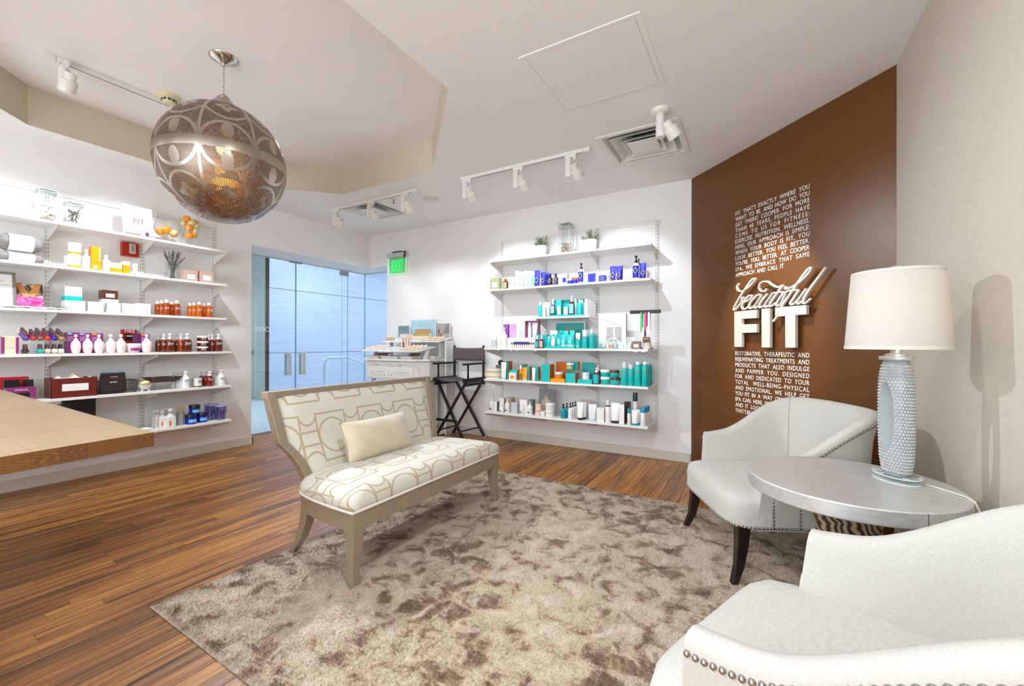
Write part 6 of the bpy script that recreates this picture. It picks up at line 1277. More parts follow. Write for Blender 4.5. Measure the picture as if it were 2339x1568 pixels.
it('B5','pump',-1.729,0.020,0.059,0.147,'black_pump_bottle','teal bottle with black pump, first from left','bottle','black pump bottles on the lowest back shelf',body='teald',cap='black')
it('B5','pump',-1.713,0.080,0.049,0.151,'black_pump_bottle','teal bottle with black pump, second from left','bottle','black pump bottles on the lowest back shelf',body='teald',cap='black')
it('B5','pump',-1.649,0.020,0.048,0.163,'black_pump_bottle','white bottle with black pump, third from left','bottle','black pump bottles on the lowest back shelf',body='white',cap='black')
it('B5','pump',-1.642,0.070,0.043,0.166,'black_pump_bottle','white bottle with black pump, fourth from left','bottle','black pump bottles on the lowest back shelf',body='white',cap='black')
it('B5','pump',-1.637,0.130,0.044,0.169,'black_pump_bottle','white bottle with black pump, fifth from left','bottle','black pump bottles on the lowest back shelf',body='white',cap='black')
it('B5','tube',-1.543,0.020,0.070,0.178,'white_tube','large white tube with dark cap, front of two','tube','white skincare on the lowest back shelf',body='white',cap='umber')
it('B5','tube',-1.532,0.080,0.071,0.171,'white_tube','large white tube with dark cap, rear of two','tube','white skincare on the lowest back shelf',body='white',cap='umber')
it('B5','box',-1.545,0.200,0.110,0.179,'stone_box','flat stone grey carton behind the large white tubes','box','white skincare on the lowest back shelf',dp=0.03,front='stone',side='stone')
it('B5','tube',-1.416,0.020,0.086,0.168,'frost_tube','frosted clear tube with pale aqua cap','tube','white skincare on the lowest back shelf',body='frost',cap='aqua3')
it('B5','box',-1.328,0.020,0.071,0.137,'white_box','short white carton right of the frosted tube','box','white skincare on the lowest back shelf',dp=0.05,front='white',side='white')
it('B5','bottle',-1.255,0.020,0.057,0.220,'foam_bottle','white foam bottle with clear cap and dark collar','bottle','white skincare on the lowest back shelf',body='white',cap='silver',capw=0.8,caph=0.24,shd=0.7,collar='umber')
it('B5','tube',-1.188,0.020,0.086,0.197,'white_tube','widest white tube with brown cap','tube','white skincare on the lowest back shelf',body='white',cap='umber')
it('B5','box',-1.116,0.020,0.050,0.191,'teal_top_box','white carton with teal top and dark side','box','white skincare on the lowest back shelf',dp=0.06,front='white',side='umber',top='teald',fac='r')
it('B5','box',-1.093,0.120,0.051,0.202,'dark_box','dark carton behind the teal topped carton','box','white skincare on the lowest back shelf',dp=0.05,front='umber',side='umber')
it('B5','bottle',-1.047,0.010,0.033,0.154,'small_bottle','small white bottle with teal cap','bottle','white skincare on the lowest back shelf',body='white',cap='teald',capw=0.95,caph=0.28,shd=0.72)
it('B5','bottle',-1.024,0.140,0.051,0.291,'tall_bottle','tall white bottle with dark green cap behind the tubes','bottle','white skincare on the lowest back shelf',body='white',cap='dkgreen',capw=0.9,caph=0.26,shd=0.72,collar='umber')
it('B5','tube',-0.995,0.010,0.061,0.143,'teal_cap_tube','white tube with teal cap, front of two','tube','white skincare on the lowest back shelf',body='white',cap='teald')
it('B5','tube',-0.982,0.060,0.053,0.143,'teal_cap_tube','white tube with teal cap, rear of two','tube','white skincare on the lowest back shelf',body='white',cap='teald')
it('B5','bottle',-0.917,0.010,0.052,0.175,'teal_cap_bottle','white bottle with blue teal cap at right end, first from front','bottle','blue teal capped bottles',body='white',cap='bluecap',capw=0.97,caph=0.28,shd=0.72)
it('B5','bottle',-0.907,0.060,0.044,0.174,'teal_cap_bottle','white bottle with blue teal cap at right end, second from front','bottle','blue teal capped bottles',body='white',cap='bluecap',capw=0.97,caph=0.28,shd=0.72)
it('B5','bottle',-0.900,0.110,0.041,0.177,'teal_cap_bottle','white bottle with blue teal cap at right end, third from front','bottle','blue teal capped bottles',body='white',cap='bluecap',capw=0.97,caph=0.28,shd=0.72)
ON=['first','second','third','fourth','fifth','sixth','seventh','eighth','ninth','tenth','eleventh','twelfth']; RW=['front','middle','rear']
# ------------------------------------------------------------------ decor and odd goods on the shelves
def put(name,label,cat,sh,u,off,group=None,zo=0,rz=0):
    t=thing(name,label,cat,group=group); t.matrix_world=at(sh,u,off,zo)@Matrix.Rotation(rz,4,'Z'); return t
def glassbox(t,w,d,h,lidh=.02):
    m=MB(); th=.005
    m.box(-w/2,w/2,-d/2,d/2,0,.008); m.box(-w/2,w/2,-d/2,-d/2+th,.008,h-lidh); m.box(-w/2,w/2,d/2-th,d/2,.008,h-lidh); m.box(-w/2,-w/2+th,-d/2+th,d/2-th,.008,h-lidh); m.box(w/2-th,w/2,-d/2+th,d/2-th,.008,h-lidh); m.build('glass',CLEAR,t)
    ED=P('glass_green_edge','#d3dad8',.12,trans=.2)
    m=MB()
    for sx in (-1,1):
        for sy in (-1,1): m.cb((sx*(w/2-.002),sy*(d/2-.002),h/2),(.005,.005,h-.01))
    m.build('corner_edge',ED,t)
    MB().box(-w/2-.002,w/2+.002,-d/2-.002,d/2+.002,h-lidh,h-lidh+.005).box(-w/2,w/2,-d/2,d/2,h-.006,h).build('lid',ED,t,bevel=.001)
def stone(name,label,M,r,sz,mat,group):
    o=MB().sphere((0,0,0),r,12,8,sz=sz,sy=.85).build(name,mat,None,180); o.matrix_world=M; tag(o,label,'stone',group); return o
PEB=P('pebble_tan','#8d7862',.6,grain=.4,gs=25)
v=put('stone_canister','tall lidded glass canister of pale stones on left top shelf','canister','L1',1.058,.09); glassbox(v,.105,.105,.245)
for i,(x,y,z,r) in enumerate(((-.022,-.01,.088,.026),(.025,0,.075,.026),(.012,-.02,.125,.024),(-.022,.015,.135,.022),(.02,.022,.045,.024),(-.012,-.02,.052,.021))):
    stone('river_stone','smooth white stone in the tall left canister, %s from bottom'%(['fourth','third','fifth','topmost','lowest','second'][i]),at('L1',1.058+x,.09+y,z),r,.72,STONE,'white stones in canister')
def pebbles(name,label,sh,u,off,w,d,h,n,r,mat):
    m=MB(); rr=random.Random(5)
    for i in range(n): m.sphere((rr.uniform(-w/2+r,w/2-r),rr.uniform(-d/2+r,d/2-r),r*.7+rr.random()*max(0,h-r)),r*rr.uniform(.7,1),7,5,sz=.7)
    o=m.build(name,mat,None,180); o.matrix_world=at(sh,u,off,.008); tag(o,label,'pebbles',None,'stuff')
pebbles('pebbles','tan pebbles at the bottom of the tall left canister','L1',1.058,.09,.092,.092,.02,26,.011,PEB)
v=put('twig_canister','short lidded glass canister of dried twigs on left top shelf','canister','L1',1.21,.09); glassbox(v,.105,.105,.185)
pebbles('pebbles','pale pebbles at the bottom of the short left canister','L1',1.21,.09,.092,.092,.02,22,.012,STONE)
t=put('dried_twigs','bundle of dried leafy twigs inside the short glass canister','twigs','L1',1.21,.09)
rr=random.Random(2); m=MB()
for i in range(9):
    a=rr.uniform(0,6.28); m.tube([(.012*math.cos(a),.012*math.sin(a),.03),(rr.uniform(-.03,.03),rr.uniform(-.03,.03),.09),(rr.uniform(-.042,.042),rr.uniform(-.042,.042),rr.uniform(.11,.15))],.0025,5)
m.build('twig',LAV,t); m=MB()
for i in range(60):
    c=Vector((rr.uniform(-.04,.02),rr.uniform(-.04,.04),rr.uniform(.03,.13))); d=Vector((rr.uniform(-1,1),rr.uniform(-1,1),rr.uniform(-.3,1))).normalized()*.016; s=d.cross(Vector((.3,.5,.8))).normalized()*.004; m.add([c-d,c+s,c+d,c-s],[(0,1,2,3)])
m.build('leaf',LEAF,t)['kind']='stuff'
# acrylic sign
t=put('acrylic_sign','white standing print in clear holder with FIT lettering','sign','L1',1.622,.07); M_=Matrix.Rotation(R(-9),4,'X')
MB().box(-.108,.108,-.0015,.0015,0,.285).move(M_).build('print_sheet',P('paper_white','#f2efee',.5),t); MB().box(-.112,.112,-.004,-.0025,0,.29).move(M_).build('holder',ACRY,t); MB().box(-.108,.108,-.0015,.09,0,.003).build('foot',ACRY,t)
o=print_text(t,'FIT',.08,0,0,0,VINYL); o.data=o.data.copy(); o.data.materials.clear(); o.data.materials.append(P('print_brown','#9a6a70',.6)); o.matrix_local=M_@Matrix.Translation((-.03,-.0024,.125))@FACE_MY@Matrix.Diagonal((.08/max(v.co.x for v in o.data.vertices),)*2+(1,1))
for a,b,c,d,q in ((-.095,.015,.012,.03,'tan2'),(.05,.075,.02,.055,'umberv'),(.08,.105,.01,.035,'pink')): MB().box(a,b,-.0024,-.0016,c,d).move(M_).build('print',K(q),t)
# footed bowl and goblet with fruit
def vase(name,label,u,off,prof): 
    t=put(name,label,'vase','L1',u,off); MB().lathe(prof,36).build('glass',CLEAR,t,60); return t
vase('footed_bowl','round stemmed glass bowl holding fruit on left top shelf',1.862,.15,[(0.0009,0),(0.0455,0),(0.0455,.004),(0.0109,.012),(0.0100,.035),(0.0273,.05),(0.0728,.075),(0.0955,.115),(0.1001,.15),(0.0910,.2),(0.0710,.262),(0.0692,.262),(0.0883,.2),(0.0974,.15),(0.0919,.117),(0.0710,.079),(0.0009,.055)])
vase('glass_goblet','tall stemmed glass goblet heaped with fruit on left top shelf',2.04,.13,[(.001,0),(.045,0),(.045,.004),(.015,.012),(.02,.03),(.013,.045),(.03,.055),(.06,.085),(.072,.14),(.078,.22),(.084,.295),(.082,.295),(.075,.22),(.069,.142),(.056,.09),(.001,.06)])
def fruit(kind,label,sh,u,off,z,r,rot=0,group=None):
    t=thing(kind,label,'fruit',group=group); t.matrix_world=at(sh,u,off,z)@Matrix.Rotation(rot,4,'Y')@Matrix.Rotation(rot*1.7,4,'Z')
    if kind=='orange':
        MB().sphere((0,0,0),r,16,10,sz=.92).build('peel',ORNG,t,180); MB().sphere((0,0,r*.90),r*.12,8,4,sz=.5).build('stem_end',P('stem_green','#4b5a30',.7),t)
    else:
        MB().lathe([(.001,-r*1.35),(r*.25,-r*1.25),(r*.6,-r*.95),(r*.93,-r*.4),(r,0),(r*.93,r*.4),(r*.6,r*.95),(r*.25,r*1.25),(.001,r*1.35)],14).build('peel',LEMON,t,180); MB().sphere((0,0,r*1.35),r*.1,6,4).build('stem_end',P('stem_green','#4b5a30'),t)
G='fruit in the footed bowl'
fruit('orange','orange on top of the fruit in the footed bowl','L1',1.845,.12,.128,.036,-.5,G); fruit('orange','orange low at the left of the footed bowl','L1',1.815,.17,.105,.034,.4,G); fruit('lemon','lemon at the right front of the footed bowl','L1',1.905,.12,.112,.028,1.4,G); fruit('orange','orange low at the right of the footed bowl','L1',1.925,.18,.108,.032,.8,G); fruit('lemon','lemon at the back of the footed bowl','L1',1.87,.21,.112,.028,1.1,G)
G='fruit in the tall goblet'
for i,(k,du,do,z,r,ro,lb) in enumerate((('orange',-.028,-.01,.268,.036,.3,'orange at the upper left of the goblet'),('lemon',.0,-.045,.232,.027,1.2,'lemon across the upper front of the goblet'),('orange',.045,0,.25,.033,.6,'orange at the upper right of the goblet'),('lemon',.045,-.035,.215,.024,.9,'lemon at the right front of the goblet'),('orange',-.018,-.03,.182,.036,-.4,'orange in the middle of the goblet'),('lemon',.035,-.03,.165,.022,.5,'small lemon at the middle right of the goblet'),('orange',.03,-.01,.125,.031,.9,'orange at the lower right of the goblet'),('orange',-.015,-.02,.108,.033,.2,'orange at the bottom of the goblet'),('lemon',-.04,.03,.23,.026,.2,'lemon at the back of the goblet'))):
    fruit(k,lb,'L1',2.04+du,.13+do,z,r,ro,G)
# fire devices on the wall behind the shelves
RED=P('alarm_red','#aa2610',.4)
t=thing('alarm_strobe','red fire alarm strobe on wall under the left top shelf','alarm'); t.matrix_world=frame_of('L')@Matrix.Translation((1.62,0,1.94)); MB().box(-.061,.061,-.045,0,0,.125).build('housing',RED,t,bevel=.004); MB().box(-.012,.032,-.062,-.045,.025,.115).build('strobe_lens',P('strobe','#d8d2c4',.2,trans=.3),t,bevel=.004); MB().box(.002,.018,-.064,-.062,.04,.1).build('flash_tube',P('strobe_tube','#8a8f92',.3,.4),t)
t=thing('fire_pull_station','red FIRE pull station on wall behind fourth left shelf','alarm'); t.matrix_world=frame_of('L')@Matrix.Translation((1.615,0,1.148)); MB().box(-.052,.052,-.045,0,0,.125).build('housing',RED,t,bevel=.005); MB().box(-.034,.034,-.052,-.045,.028,.082).build('pull_handle',P('pull_black','#221a1a',.35),t,bevel=.005); MB().box(-.026,.026,-.0535,-.052,.06,.07).build('print',VINYL,t); print_text(t,'FIRE',.072,0,-.0462,.095,VINYL)
# lavender vase
t=put('lavender_vase','clear glass vase of dried lavender on second left shelf','vase','L2',1.898,.13); MB().lathe([(.001,0),(.04,0),(.052,.012),(.058,.04),(.045,.09),(.05,.14),(.06,.165),(.057,.165),(.047,.14),(.041,.09),(.053,.04),(.001,.012)],26).build('glass',CLEAR,t,60)
t=put('dried_lavender','bunch of dried grey lavender stems in the glass vase','plant','L2',1.898,.13); m=MB(); b=MB(); rr=random.Random(8)
for i in range(34):
    a=rr.uniform(0,6.28); q=rr.uniform(.25,1); top_=Vector((.10*q*math.cos(a)+.01,.07*q*math.sin(a),.30-.08*q*rr.random()-.03*q)); base=Vector((.02*math.cos(a+2),.02*math.sin(a+2),.02)); mid=base*.5+top_*.5; mid.x*=.55; mid.y*=.55
    m.tube([base,mid,top_],.0016,4)
    for j in range(11):
        c=base.lerp(top_,.42+.055*j) if j<4 else mid.lerp(top_,.1+.09*j); d=Vector((rr.uniform(-1,1),rr.uniform(-1,1),rr.uniform(.3,1.5))).normalized()*.011; s=d.cross(Vector((.2,.9,.3))).normalized()*.0028; b.add([c,c+d*.5+s,c+d,c+d*.5-s],[(0,1,2,3)])
m.build('stem',LAV,t); b.build('leaf',LAV,t)['kind']='stuff'
# third shelf: frame, booklet, acrylic tray
t=put('certificate_frame','grey framed certificate leaning at the left frame edge','frame','L3',.79,.10); M_=Matrix.Rotation(R(-10),4,'X')
m=MB(); W2,H2=.118,.275
m.box(-W2,W2,-.008,.008,0,.018).box(-W2,W2,-.008,.008,H2-.018,H2).box(-W2,-W2+.018,-.008,.008,0,H2).box(W2-.018,W2,-.008,.008,0,H2).move(M_).build('frame',P('frame_pewter','#8f857c',.35,.5),t,bevel=.002); MB().box(-W2+.018,W2-.018,-.002,.002,.018,H2-.018).move(M_).build('paper',P('paper_cool','#e3e7e9',.6),t)
for i in range(6): MB().box(-.08,.09-.03*(i%2),-.003,-.002,.06+i*.028,.064+i*.028).move(M_).build('print',K('grey') if i<5 else K('orangered'),t)
t=put('pink_booklet','spiral booklet with hands and pink petals on cover','booklet','L3',.977,.12); M_=Matrix.Rotation(R(-14),4,'X')
def mk_petal():
    q=NT('petal_print'); c=q.coord(); n=q.noise(c,28,2,.5,1.5); s=q.add('ShaderNodeSeparateXYZ'); q.link(c,s.inputs[0]); f=q.math('LESS_THAN',q.math('ADD',s.outputs[2],q.math('MULTIPLY',n,.05)),.125)
    bg=q.ramp(n,[(.4,lin('#3b2c22')),(.55,lin('#b5a08a')),(.7,lin('#d8cdbb'))]); pk=q.ramp(n,[(.35,lin('#d41f7c')),(.55,lin('#f06ab0')),(.7,lin('#f7b3d3'))]); q.link(q.mix(f,bg,pk),q.b.inputs['Base Color']); q.set(Roughness=.3); return q.m
MB().box(-.076,.076,-.004,.004,0,.205).move(M_).build('cover',mk_petal(),t); SKP=P('hand_print','#d98f52',.5)
for s in (-1,1): MB().prism([(s*.07,.2),(s*.035,.2),(s*.0,.12),(s*.02,.09),(s*.045,.13)],lambda a,b_,q:(a,-.0042-.0005*q,b_)).move(M_).build('print',SKP,t)
for i in range(14): MB().tube([(-.076+.004*math.cos(2*PI*j/8),.006*math.sin(2*PI*j/8),.01+i*.0142) for j in range(8)],.0008,4,closed=True).move(M_).build('spiral_ring',P('black_wire','#18161a',.4),t)
t=put('sample_tray','clear acrylic tray of small white packets on third left shelf','tray','L3',.985,.06); m=MB(); m.box(-.175,.175,-.05,.05,0,.003).box(-.175,.175,-.05,-.047,0,.035).box(-.175,.175,.047,.05,0,.035).box(-.175,-.172,-.05,.05,0,.035).box(.172,.175,-.05,.05,0,.035).build('tray',ACRY,t)
rr=random.Random(4)
for i in range(9):
    o=put('packet','small white packet lying in the clear tray on third left shelf, %s from left'%ON[i],'packet','L3',.985-.14+i*.035,.06,'white packets in tray',.006+.003*(i%2)); MB().box(-.022,.022,-.03,.03,0,.008).build('sleeve',K('white'),o,bevel=.001); MB().box(-.012,.012,-.02,.02,.008,.0086).build('print',K('stone'),o); o.matrix_world=o.matrix_world@Matrix.Rotation(rr.uniform(-.5,.5),4,'Z')@Matrix.Rotation(rr.uniform(-.2,.2),4,'Y')
# nail polish stand and bottles
t=put('polish_stand','two tier clear acrylic stand of nail polish','stand','L4',1.017,.10)
m=MB(); m.box(-.118,.118,-.07,.07,0,.004).box(-.118,.118,-.07,-.067,0,.022).box(-.118,.118,.067,.07,0,.15)
for s in (-1,1): m.prism([(-.07,.095),(-.07,.125),(.07,.16),(.07,.095)],lambda a,b_,q,s=s:(s*.118+.003*q-.0015,a,b_)); m.box(s*.116-.002,s*.116+.002,.03,.07,0,.1)
m.box(-.118,.118,-.07,.07,.095,.098).box(-.118,.118,-.07,-.067,.095,.117).build('stand',ACRY,t)
def polish(color,label,u,off,z,group,cap='#54303a',sq=False):
    t=thing('nail_polish',label,'nail polish',group=group); t.matrix_world=at('L4',u,off,z)
    if sq: MB().loft([ringpts(.0165,0,16,1,.8,5),ringpts(.0165,.028,16,1,.8,5),ringpts(.008,.034,16,1,.9,2)]).build('bottle',P('polish_'+color,color,.12,coat=.6),t,50)
    else: MB().lathe([(.001,0),(.011,0),(.0165,.008),(.0178,.016),(.0165,.024),(.009,.033),(.001,.034)],14).build('bottle',P('polish_'+color,color,.12,coat=.6),t,60)
    MB().lathe([(.001,.033),(.0105,.033),(.0082,.066),(.0072,.067),(.001,.067)],12).build('cap',P('cap_'+cap,cap,.3,coat=.3),t,50)
cols=[('#5a3fa0','purple'),('#c21a2c','crimson'),('#8a5a52','mauve brown'),('#e02413','bright red'),('#2322a4','royal blue'),('#b98a4a','gold')]
for j,(c,nm) in enumerate(cols):
    for r_ in range(4 if j!=1 else 3):
        polish(c,'%s nail polish on the upper tier, %s row'%(nm,['front','second','third','back'][r_]),.925+j*.037,.048+r_*.034,.0985+.0105*r_,'nail polishes on the upper tier')
for j,(c,nm,n,cap,sq) in enumerate((('#2c1512','dark brown',2,'#54303a',0),('#17b3a4','turquoise',2,'#54303a',0),('#ecd3bd','pale nude',2,'#54303a',0),('#f1ece6','milky white',2,'#54303a',0),('#efe2c8','clear cream',2,'#221c1c',1))):
    for r_ in range(n): polish(c,'%s nail polish on the lower tier, %s row'%(nm,['front','rear'][r_]),(.925,1.0,1.037,1.074,1.108)[j],.05+r_*.036,.0045,'nail polishes on the lower tier',cap,sq)
# fifth shelf: gift box, wire basket, soap bowl, wood tray
t=put('gift_carton','dark red carton with white label and cream cloth inside','box','L5',1.178,.10); RB=P('carton_maroon','#6a2018',.4)
m=MB(); w_,d_,h_=.26,.17,.15; m.box(-w_/2,w_/2,-d_/2,-d_/2+.004,0,h_).box(-w_/2,w_/2,d_/2-.004,d_/2,0,h_).box(-w_/2,-w_/2+.004,-d_/2,d_/2,0,h_).box(w_/2-.004,w_/2,-d_/2,d_/2,0,h_).box(-w_/2,w_/2,-d_/2,d_/2,0,.004).build('carton',RB,t,bevel=.001); MB().box(-.072,.078,-d_/2-.001,-d_/2,.05,.105).build('label',K('white'),t)
cl=put('cream_cloth','crumpled cream cloth stuffed in the dark red carton','cloth','L5',1.178,.10,zo=.006); m=MB(); nx,ny=18,12
for j in range(ny+1):
    for i in range(nx+1):
        a,b_=-1+2*i/nx,-1+2*j/ny; m.v.append((a*.118,b_*.074,.125+.03*(1-a*a)*(1-b_*b_)+.013*math.sin(5*a+3*b_)*math.cos(4*b_-2*a)+(.028 if (i%7==3 and 2<j<9) else 0)))
for j in range(ny):
    for i in range(nx): q=j*(nx+1)+i; m.f.append((q,q+1,q+nx+2,q+nx+1)); m.m.append(0)
cc=m.build('cloth',P('cream_cotton','#e7dcc8',.85),cl,180); sm=cc.modifiers.new('s','SUBSURF'); sm.levels=1; sm.render_levels=1; so_=cc.modifiers.new('t','SOLIDIFY'); so_.thickness=.003
t=put('wire_basket','dark wire basket of brown gift cards on fifth left shelf','basket','L5',1.45,.11); WR=P('wire_dark','#2c2724',.4,.7)
def bask(z,gr): w_,d_=.115+gr*z,.075+gr*.6*z; return [(-w_,-d_,z),(w_,-d_,z),(w_,d_,z),(-w_,d_,z)]
for zz in (.004,.03,.055,.08,.105): MB().tube(bask(zz,.12),.0018 if zz<.1 else .0035,6,closed=True).build('wire_hoop',WR,t)
m=MB()
for s in (-1,1):
    for i in range(13): x=-.11+i*.0183; a,b_=x*1.1,.075; m.tube([(x,s*.075,.004),(x*1.11,s*(.075+.0076),.105)],.0013,4)
    for i in range(9): y=-.07+i*.0175; m.tube([(s*.115,y,.004),(s*.1276,y*1.1,.105)],.0013,4)
m.build('wires',WR,t)['kind']='stuff'
for i in range(7):
    o=put('gift_card',['dark brown gift card at the basket front','dark brown gift card second in the basket','orange edged gift card third in the basket','dark brown gift card in the basket middle','teal edged gift card near the basket rear','pink edged gift card near the basket rear','light blue card at the basket back'][i],'card','L5',1.42+.008*i,.055+i*.018,'cards in the wire basket',.008); M_=Matrix.Rotation(R(-14),4,'X')
    MB().box(-.085,.075,-.002,.002,0,.105+.012*i).move(M_).build('card',[K('umber'),K('umber'),K('brown'),K('umber'),K('umber'),K('brown'),K('sky')][i],o); (MB().box(-.02,.03,-.003,-.002,.085+.012*i,.097+.012*i).move(M_).build('label',K('silver'),o) if i in (0,3,6) else None)
t=put('soap_bowl','white footed bowl on fifth left shelf','bowl','L5',1.632,.06); MB().lathe([(.001,.018),(.022,.018),(.038,.03),(.049,.058),(.046,.058),(.034,.034),(.001,.026)],26,sy=.8).build('bowl',CERW,t,50)
for i in range(3): a=2*PI*i/3-.5; MB().sphere((.028*math.cos(a),.022*math.sin(a),.008),.009,10,6).build('foot',CERW,t,180)
o=MB().sphere((0,0,0),.038,16,10,sy=.7,sz=.5).build('soap_bar',P('soap_yellow','#e8d7a0',.4,sss=.2),None,180); o.matrix_world=at('L5',1.632,.06,.072)@Matrix.Rotation(R(-8),4,'Y'); tag(o,'pale yellow oval soap resting in the white footed bowl','soap')
t=put('acrylic_riser','clear acrylic riser under the dark wood tray','riser','L5',1.785,.11); MB().box(-.075,.09,-.05,.05,.066,.069).box(-.075,-.072,-.05,.05,0,.066).box(.087,.09,-.05,.05,0,.066).build('riser',ACRY,t)
t=put('wood_tray','dark wood tray with angled sides on the clear riser','tray','L5',1.78,.11,zo=.07); WT=P('tray_walnut','#4a3326',.5,grain=.4,gs=20); a_,b_=[(-.085,-.05,0),(.085,-.05,0),(.085,.05,0),(-.085,.05,0)],[(-.128,-.08,.044),(.128,-.08,.044),(.128,.08,.044),(-.128,.08,.044)]
MB().loft([a_,b_,[(x*.97,y*.96,z) for x,y,z in b_],[(x*.95,y*.94,z+.006) for x,y,z in a_]]).build('tray',WT,t,None)
for i,(x,y,r) in enumerate(((-.07,0,.018),(-.02,.02,.014),(.02,-.02,.013),(.06,.01,.016))): stone('pumice','small grey pumice stone in the dark wood tray, %s from left'%['first','second','third','fourth'][i],at('L5',1.78+x,.11+y,.07+.026+r*.4),r,.8,P('pumice_grey','#8f857d',.8,grain=.3),'pumice stones in the tray')
o=put('lying_bottle','small white bottle lying at lowest left shelf by the counter','bottle','L6',1.64,.05); MB().lathe([(.001,-.035),(.012,-.035),(.014,-.03),(.014,.015),(.006,.02),(.006,.035),(.001,.035)],12).move(Matrix.Translation((0,0,.0145))@Matrix.Rotation(R(90),4,'Y')).build('bottle',K('white'),o,50); MB().tube([(.035+.012*math.cos(2*PI*j/10),.012*math.sin(2*PI*j/10),.012) for j in range(10)],.004,6,closed=True).build('loop',K('white'),o,180)
# back wall top shelf
def plant(u,off,label1,label2,seed):
    t=put('potted_plant',label1,'plant','B1',u,off,'small potted plants'); MB().lathe([(.001,0),(.052,0),(.055,.004),(.066,.10),(.068,.112),(.068,.128),(.063,.128),(.06,.11),(.001,.108)],28).build('pot',CERW,t,50); MB().lathe([(.001,.10),(.06,.10),(.06,.112),(.001,.112)],16).build('soil',P('soil','#3a2c22',.9),t)
    rr=random.Random(seed); b=MB(); s=MB()
    for i in range(46):
        th=rr.uniform(0,6.28); el=rr.uniform(.25,1.5); L_=rr.uniform(.07,.125); tip=Vector((math.cos(th)*math.cos(el)*L_*1.05,math.sin(th)*math.cos(el)*L_*1.05,.115+math.sin(el)*L_)); ba=Vector((tip.x*.3,tip.y*.3,.11)); s.tube([ba,tip],.001,4)
        for j in range(12):
            c=ba.lerp(tip,.3+.07*j); d=Vector((rr.uniform(-1,1),rr.uniform(-1,1),rr.uniform(-.2,1))).normalized()*rr.uniform(.009,.014); q=d.cross(Vector((rr.random(),rr.random(),.4))).normalized()*.0055; b.add([c,c+d*.5+q,c+d,c+d*.5-q],[(0,1,2,3)])
    s.build('stem',LEAF,t)['kind']='stuff'; b.build('foliage',LEAF,t)['kind']='stuff'
plant(-2.085,.14,'left small green potted plant in white pot on back shelf',0,11); plant(-1.51,.14,'right small green potted plant in white pot on back shelf',0,12)
v=put('tall_canister','tall square glass canister of shells between the potted plants','canister','B1',-1.787,.14); glassbox(v,.125,.125,.335,.04)
pebbles('shells','tan and white shells filling the tall glass canister','B1',-1.787,.14,.11,.11,.12,120,.012,P('shell_mix','#b9a48f',.5,grain=.6,gs=40))
# lanyards
for c,x,L_,lb in (('lime',-.952,.19,'green lanyard hanging from the dark bar'),('magenta',-.912,.18,'pink lanyard hanging from the dark bar'),('white',-.882,.21,'white lanyard hanging from the dark bar')):
    t=put('lanyard',lb,'lanyard','B3',x,.12,'hanging lanyards',.345-L_); MB().box(-.009,.009,-.0245,-.0235,.02,L_+.003).box(-.009,.009,.0235,.0245,.05,L_+.003).box(-.009,.009,-.0245,.0245,L_+.002,L_+.003).build('ribbon',K(c),t); MB().loft([ringpts(.007,.02,8,1,.2,2,(0,-.024)),ringpts(.002,0,8,1,.5,2,(0,-.024))]).build('tail',K(c),t)
# shelf price tags
for i,(x,w_) in enumerate(((-2.49,.02),(-2.33,.02),(-2.25,.02),(-2.03,.035),(-.98,.045),(-.91,.04))):
    o=MB().box(-w_/2,w_/2,-.0015,0,-.028,-.002).build('price_tag',K('white'),None,bevel=.0005); o.matrix_world=at('B3',x,-.0015); tag(o,'small white price tag under the third back shelf, %s from left'%ON[i],'tag','price tags on the third back shelf')
# ------------------------------------------------------------------ makeup cart
ca=thing('makeup_cart','white makeup display cart with drawers and sloped tester tiers','cart'); ca.matrix_world=frame_of('B'); CW=P('cart_white','#e9e7e4',.35)
OUTL=[(-4.43,-.10),(-4.43,-.52),(-4.40,-.57),(-3.56,-.57),(-3.44,-.45),(-3.43,-.05),(-4.43,-.05)]
MB().prism([p for p in OUTL if p!=(-4.43,-.10)],lambda a,b_,t:(a,b_,.70+.225*t)).build('drawer_unit',CW,ca,None,bevel=.004)
MB().prism([(-4.45,-.04),(-4.45,-.55),(-4.42,-.60),(-3.55,-.60),(-3.42,-.47),(-3.41,-.04)],lambda a,b_,t:(a,b_,.93+.03*t)).build('worktop',CW,ca,None,bevel=.003)
for x0,x1 in ((-4.39,-4.0),(-3.985,-3.59)):
    d=MB().box(x0,x1,-.578,-.572,.715,.865).build('drawer_front',CW,ca,None,bevel=.002); xm=(x0+x1)/2
    MB().box(x0,x1,-.578,-.572,.875,.915).build('flap',CW,ca,None,bevel=.002)
    print_text(d,'jane iredale',.24,xm,-.5785,.775,P('script_grey','#cbc6bf',.6)); print_text(d,'THE SKIN CARE MAKEUP',.22,xm,-.5785,.745,P('script_grey','#cbc6bf'))
    for kx,kz in ((xm,.885),(x1-.06 if x0<-4.2 else x0+.05,.76)): MB().sphere((kx,-.59,kz),.011,12,8).build('knob',CHROME,d,180)
MB().box(-4.28,-3.6,-.5,-.1,.09,.66).build('base_cabinet',CW,ca,None,bevel=.004); dd=MB().box(-4.26,-3.62,-.506,-.501,.36,.64).build('drawer_front',CW,ca,None,bevel=.002); MB().box(-4.06,-3.94,-.525,-.506,.60,.62).build('handle',STEEL,dd,bevel=.003)
for x in (-4.35,-3.5): MB().tube([(x+.06,-.53,.69),(x+.015,-.53,.675),(x,-.53,.63),(x,-.53,.03)],.016,10).build('leg',STEEL,ca,180)
MB().box(-4.42,-3.42,-.56,-.06,.008,.03).build('base_plate',CW,ca,None,bevel=.004)
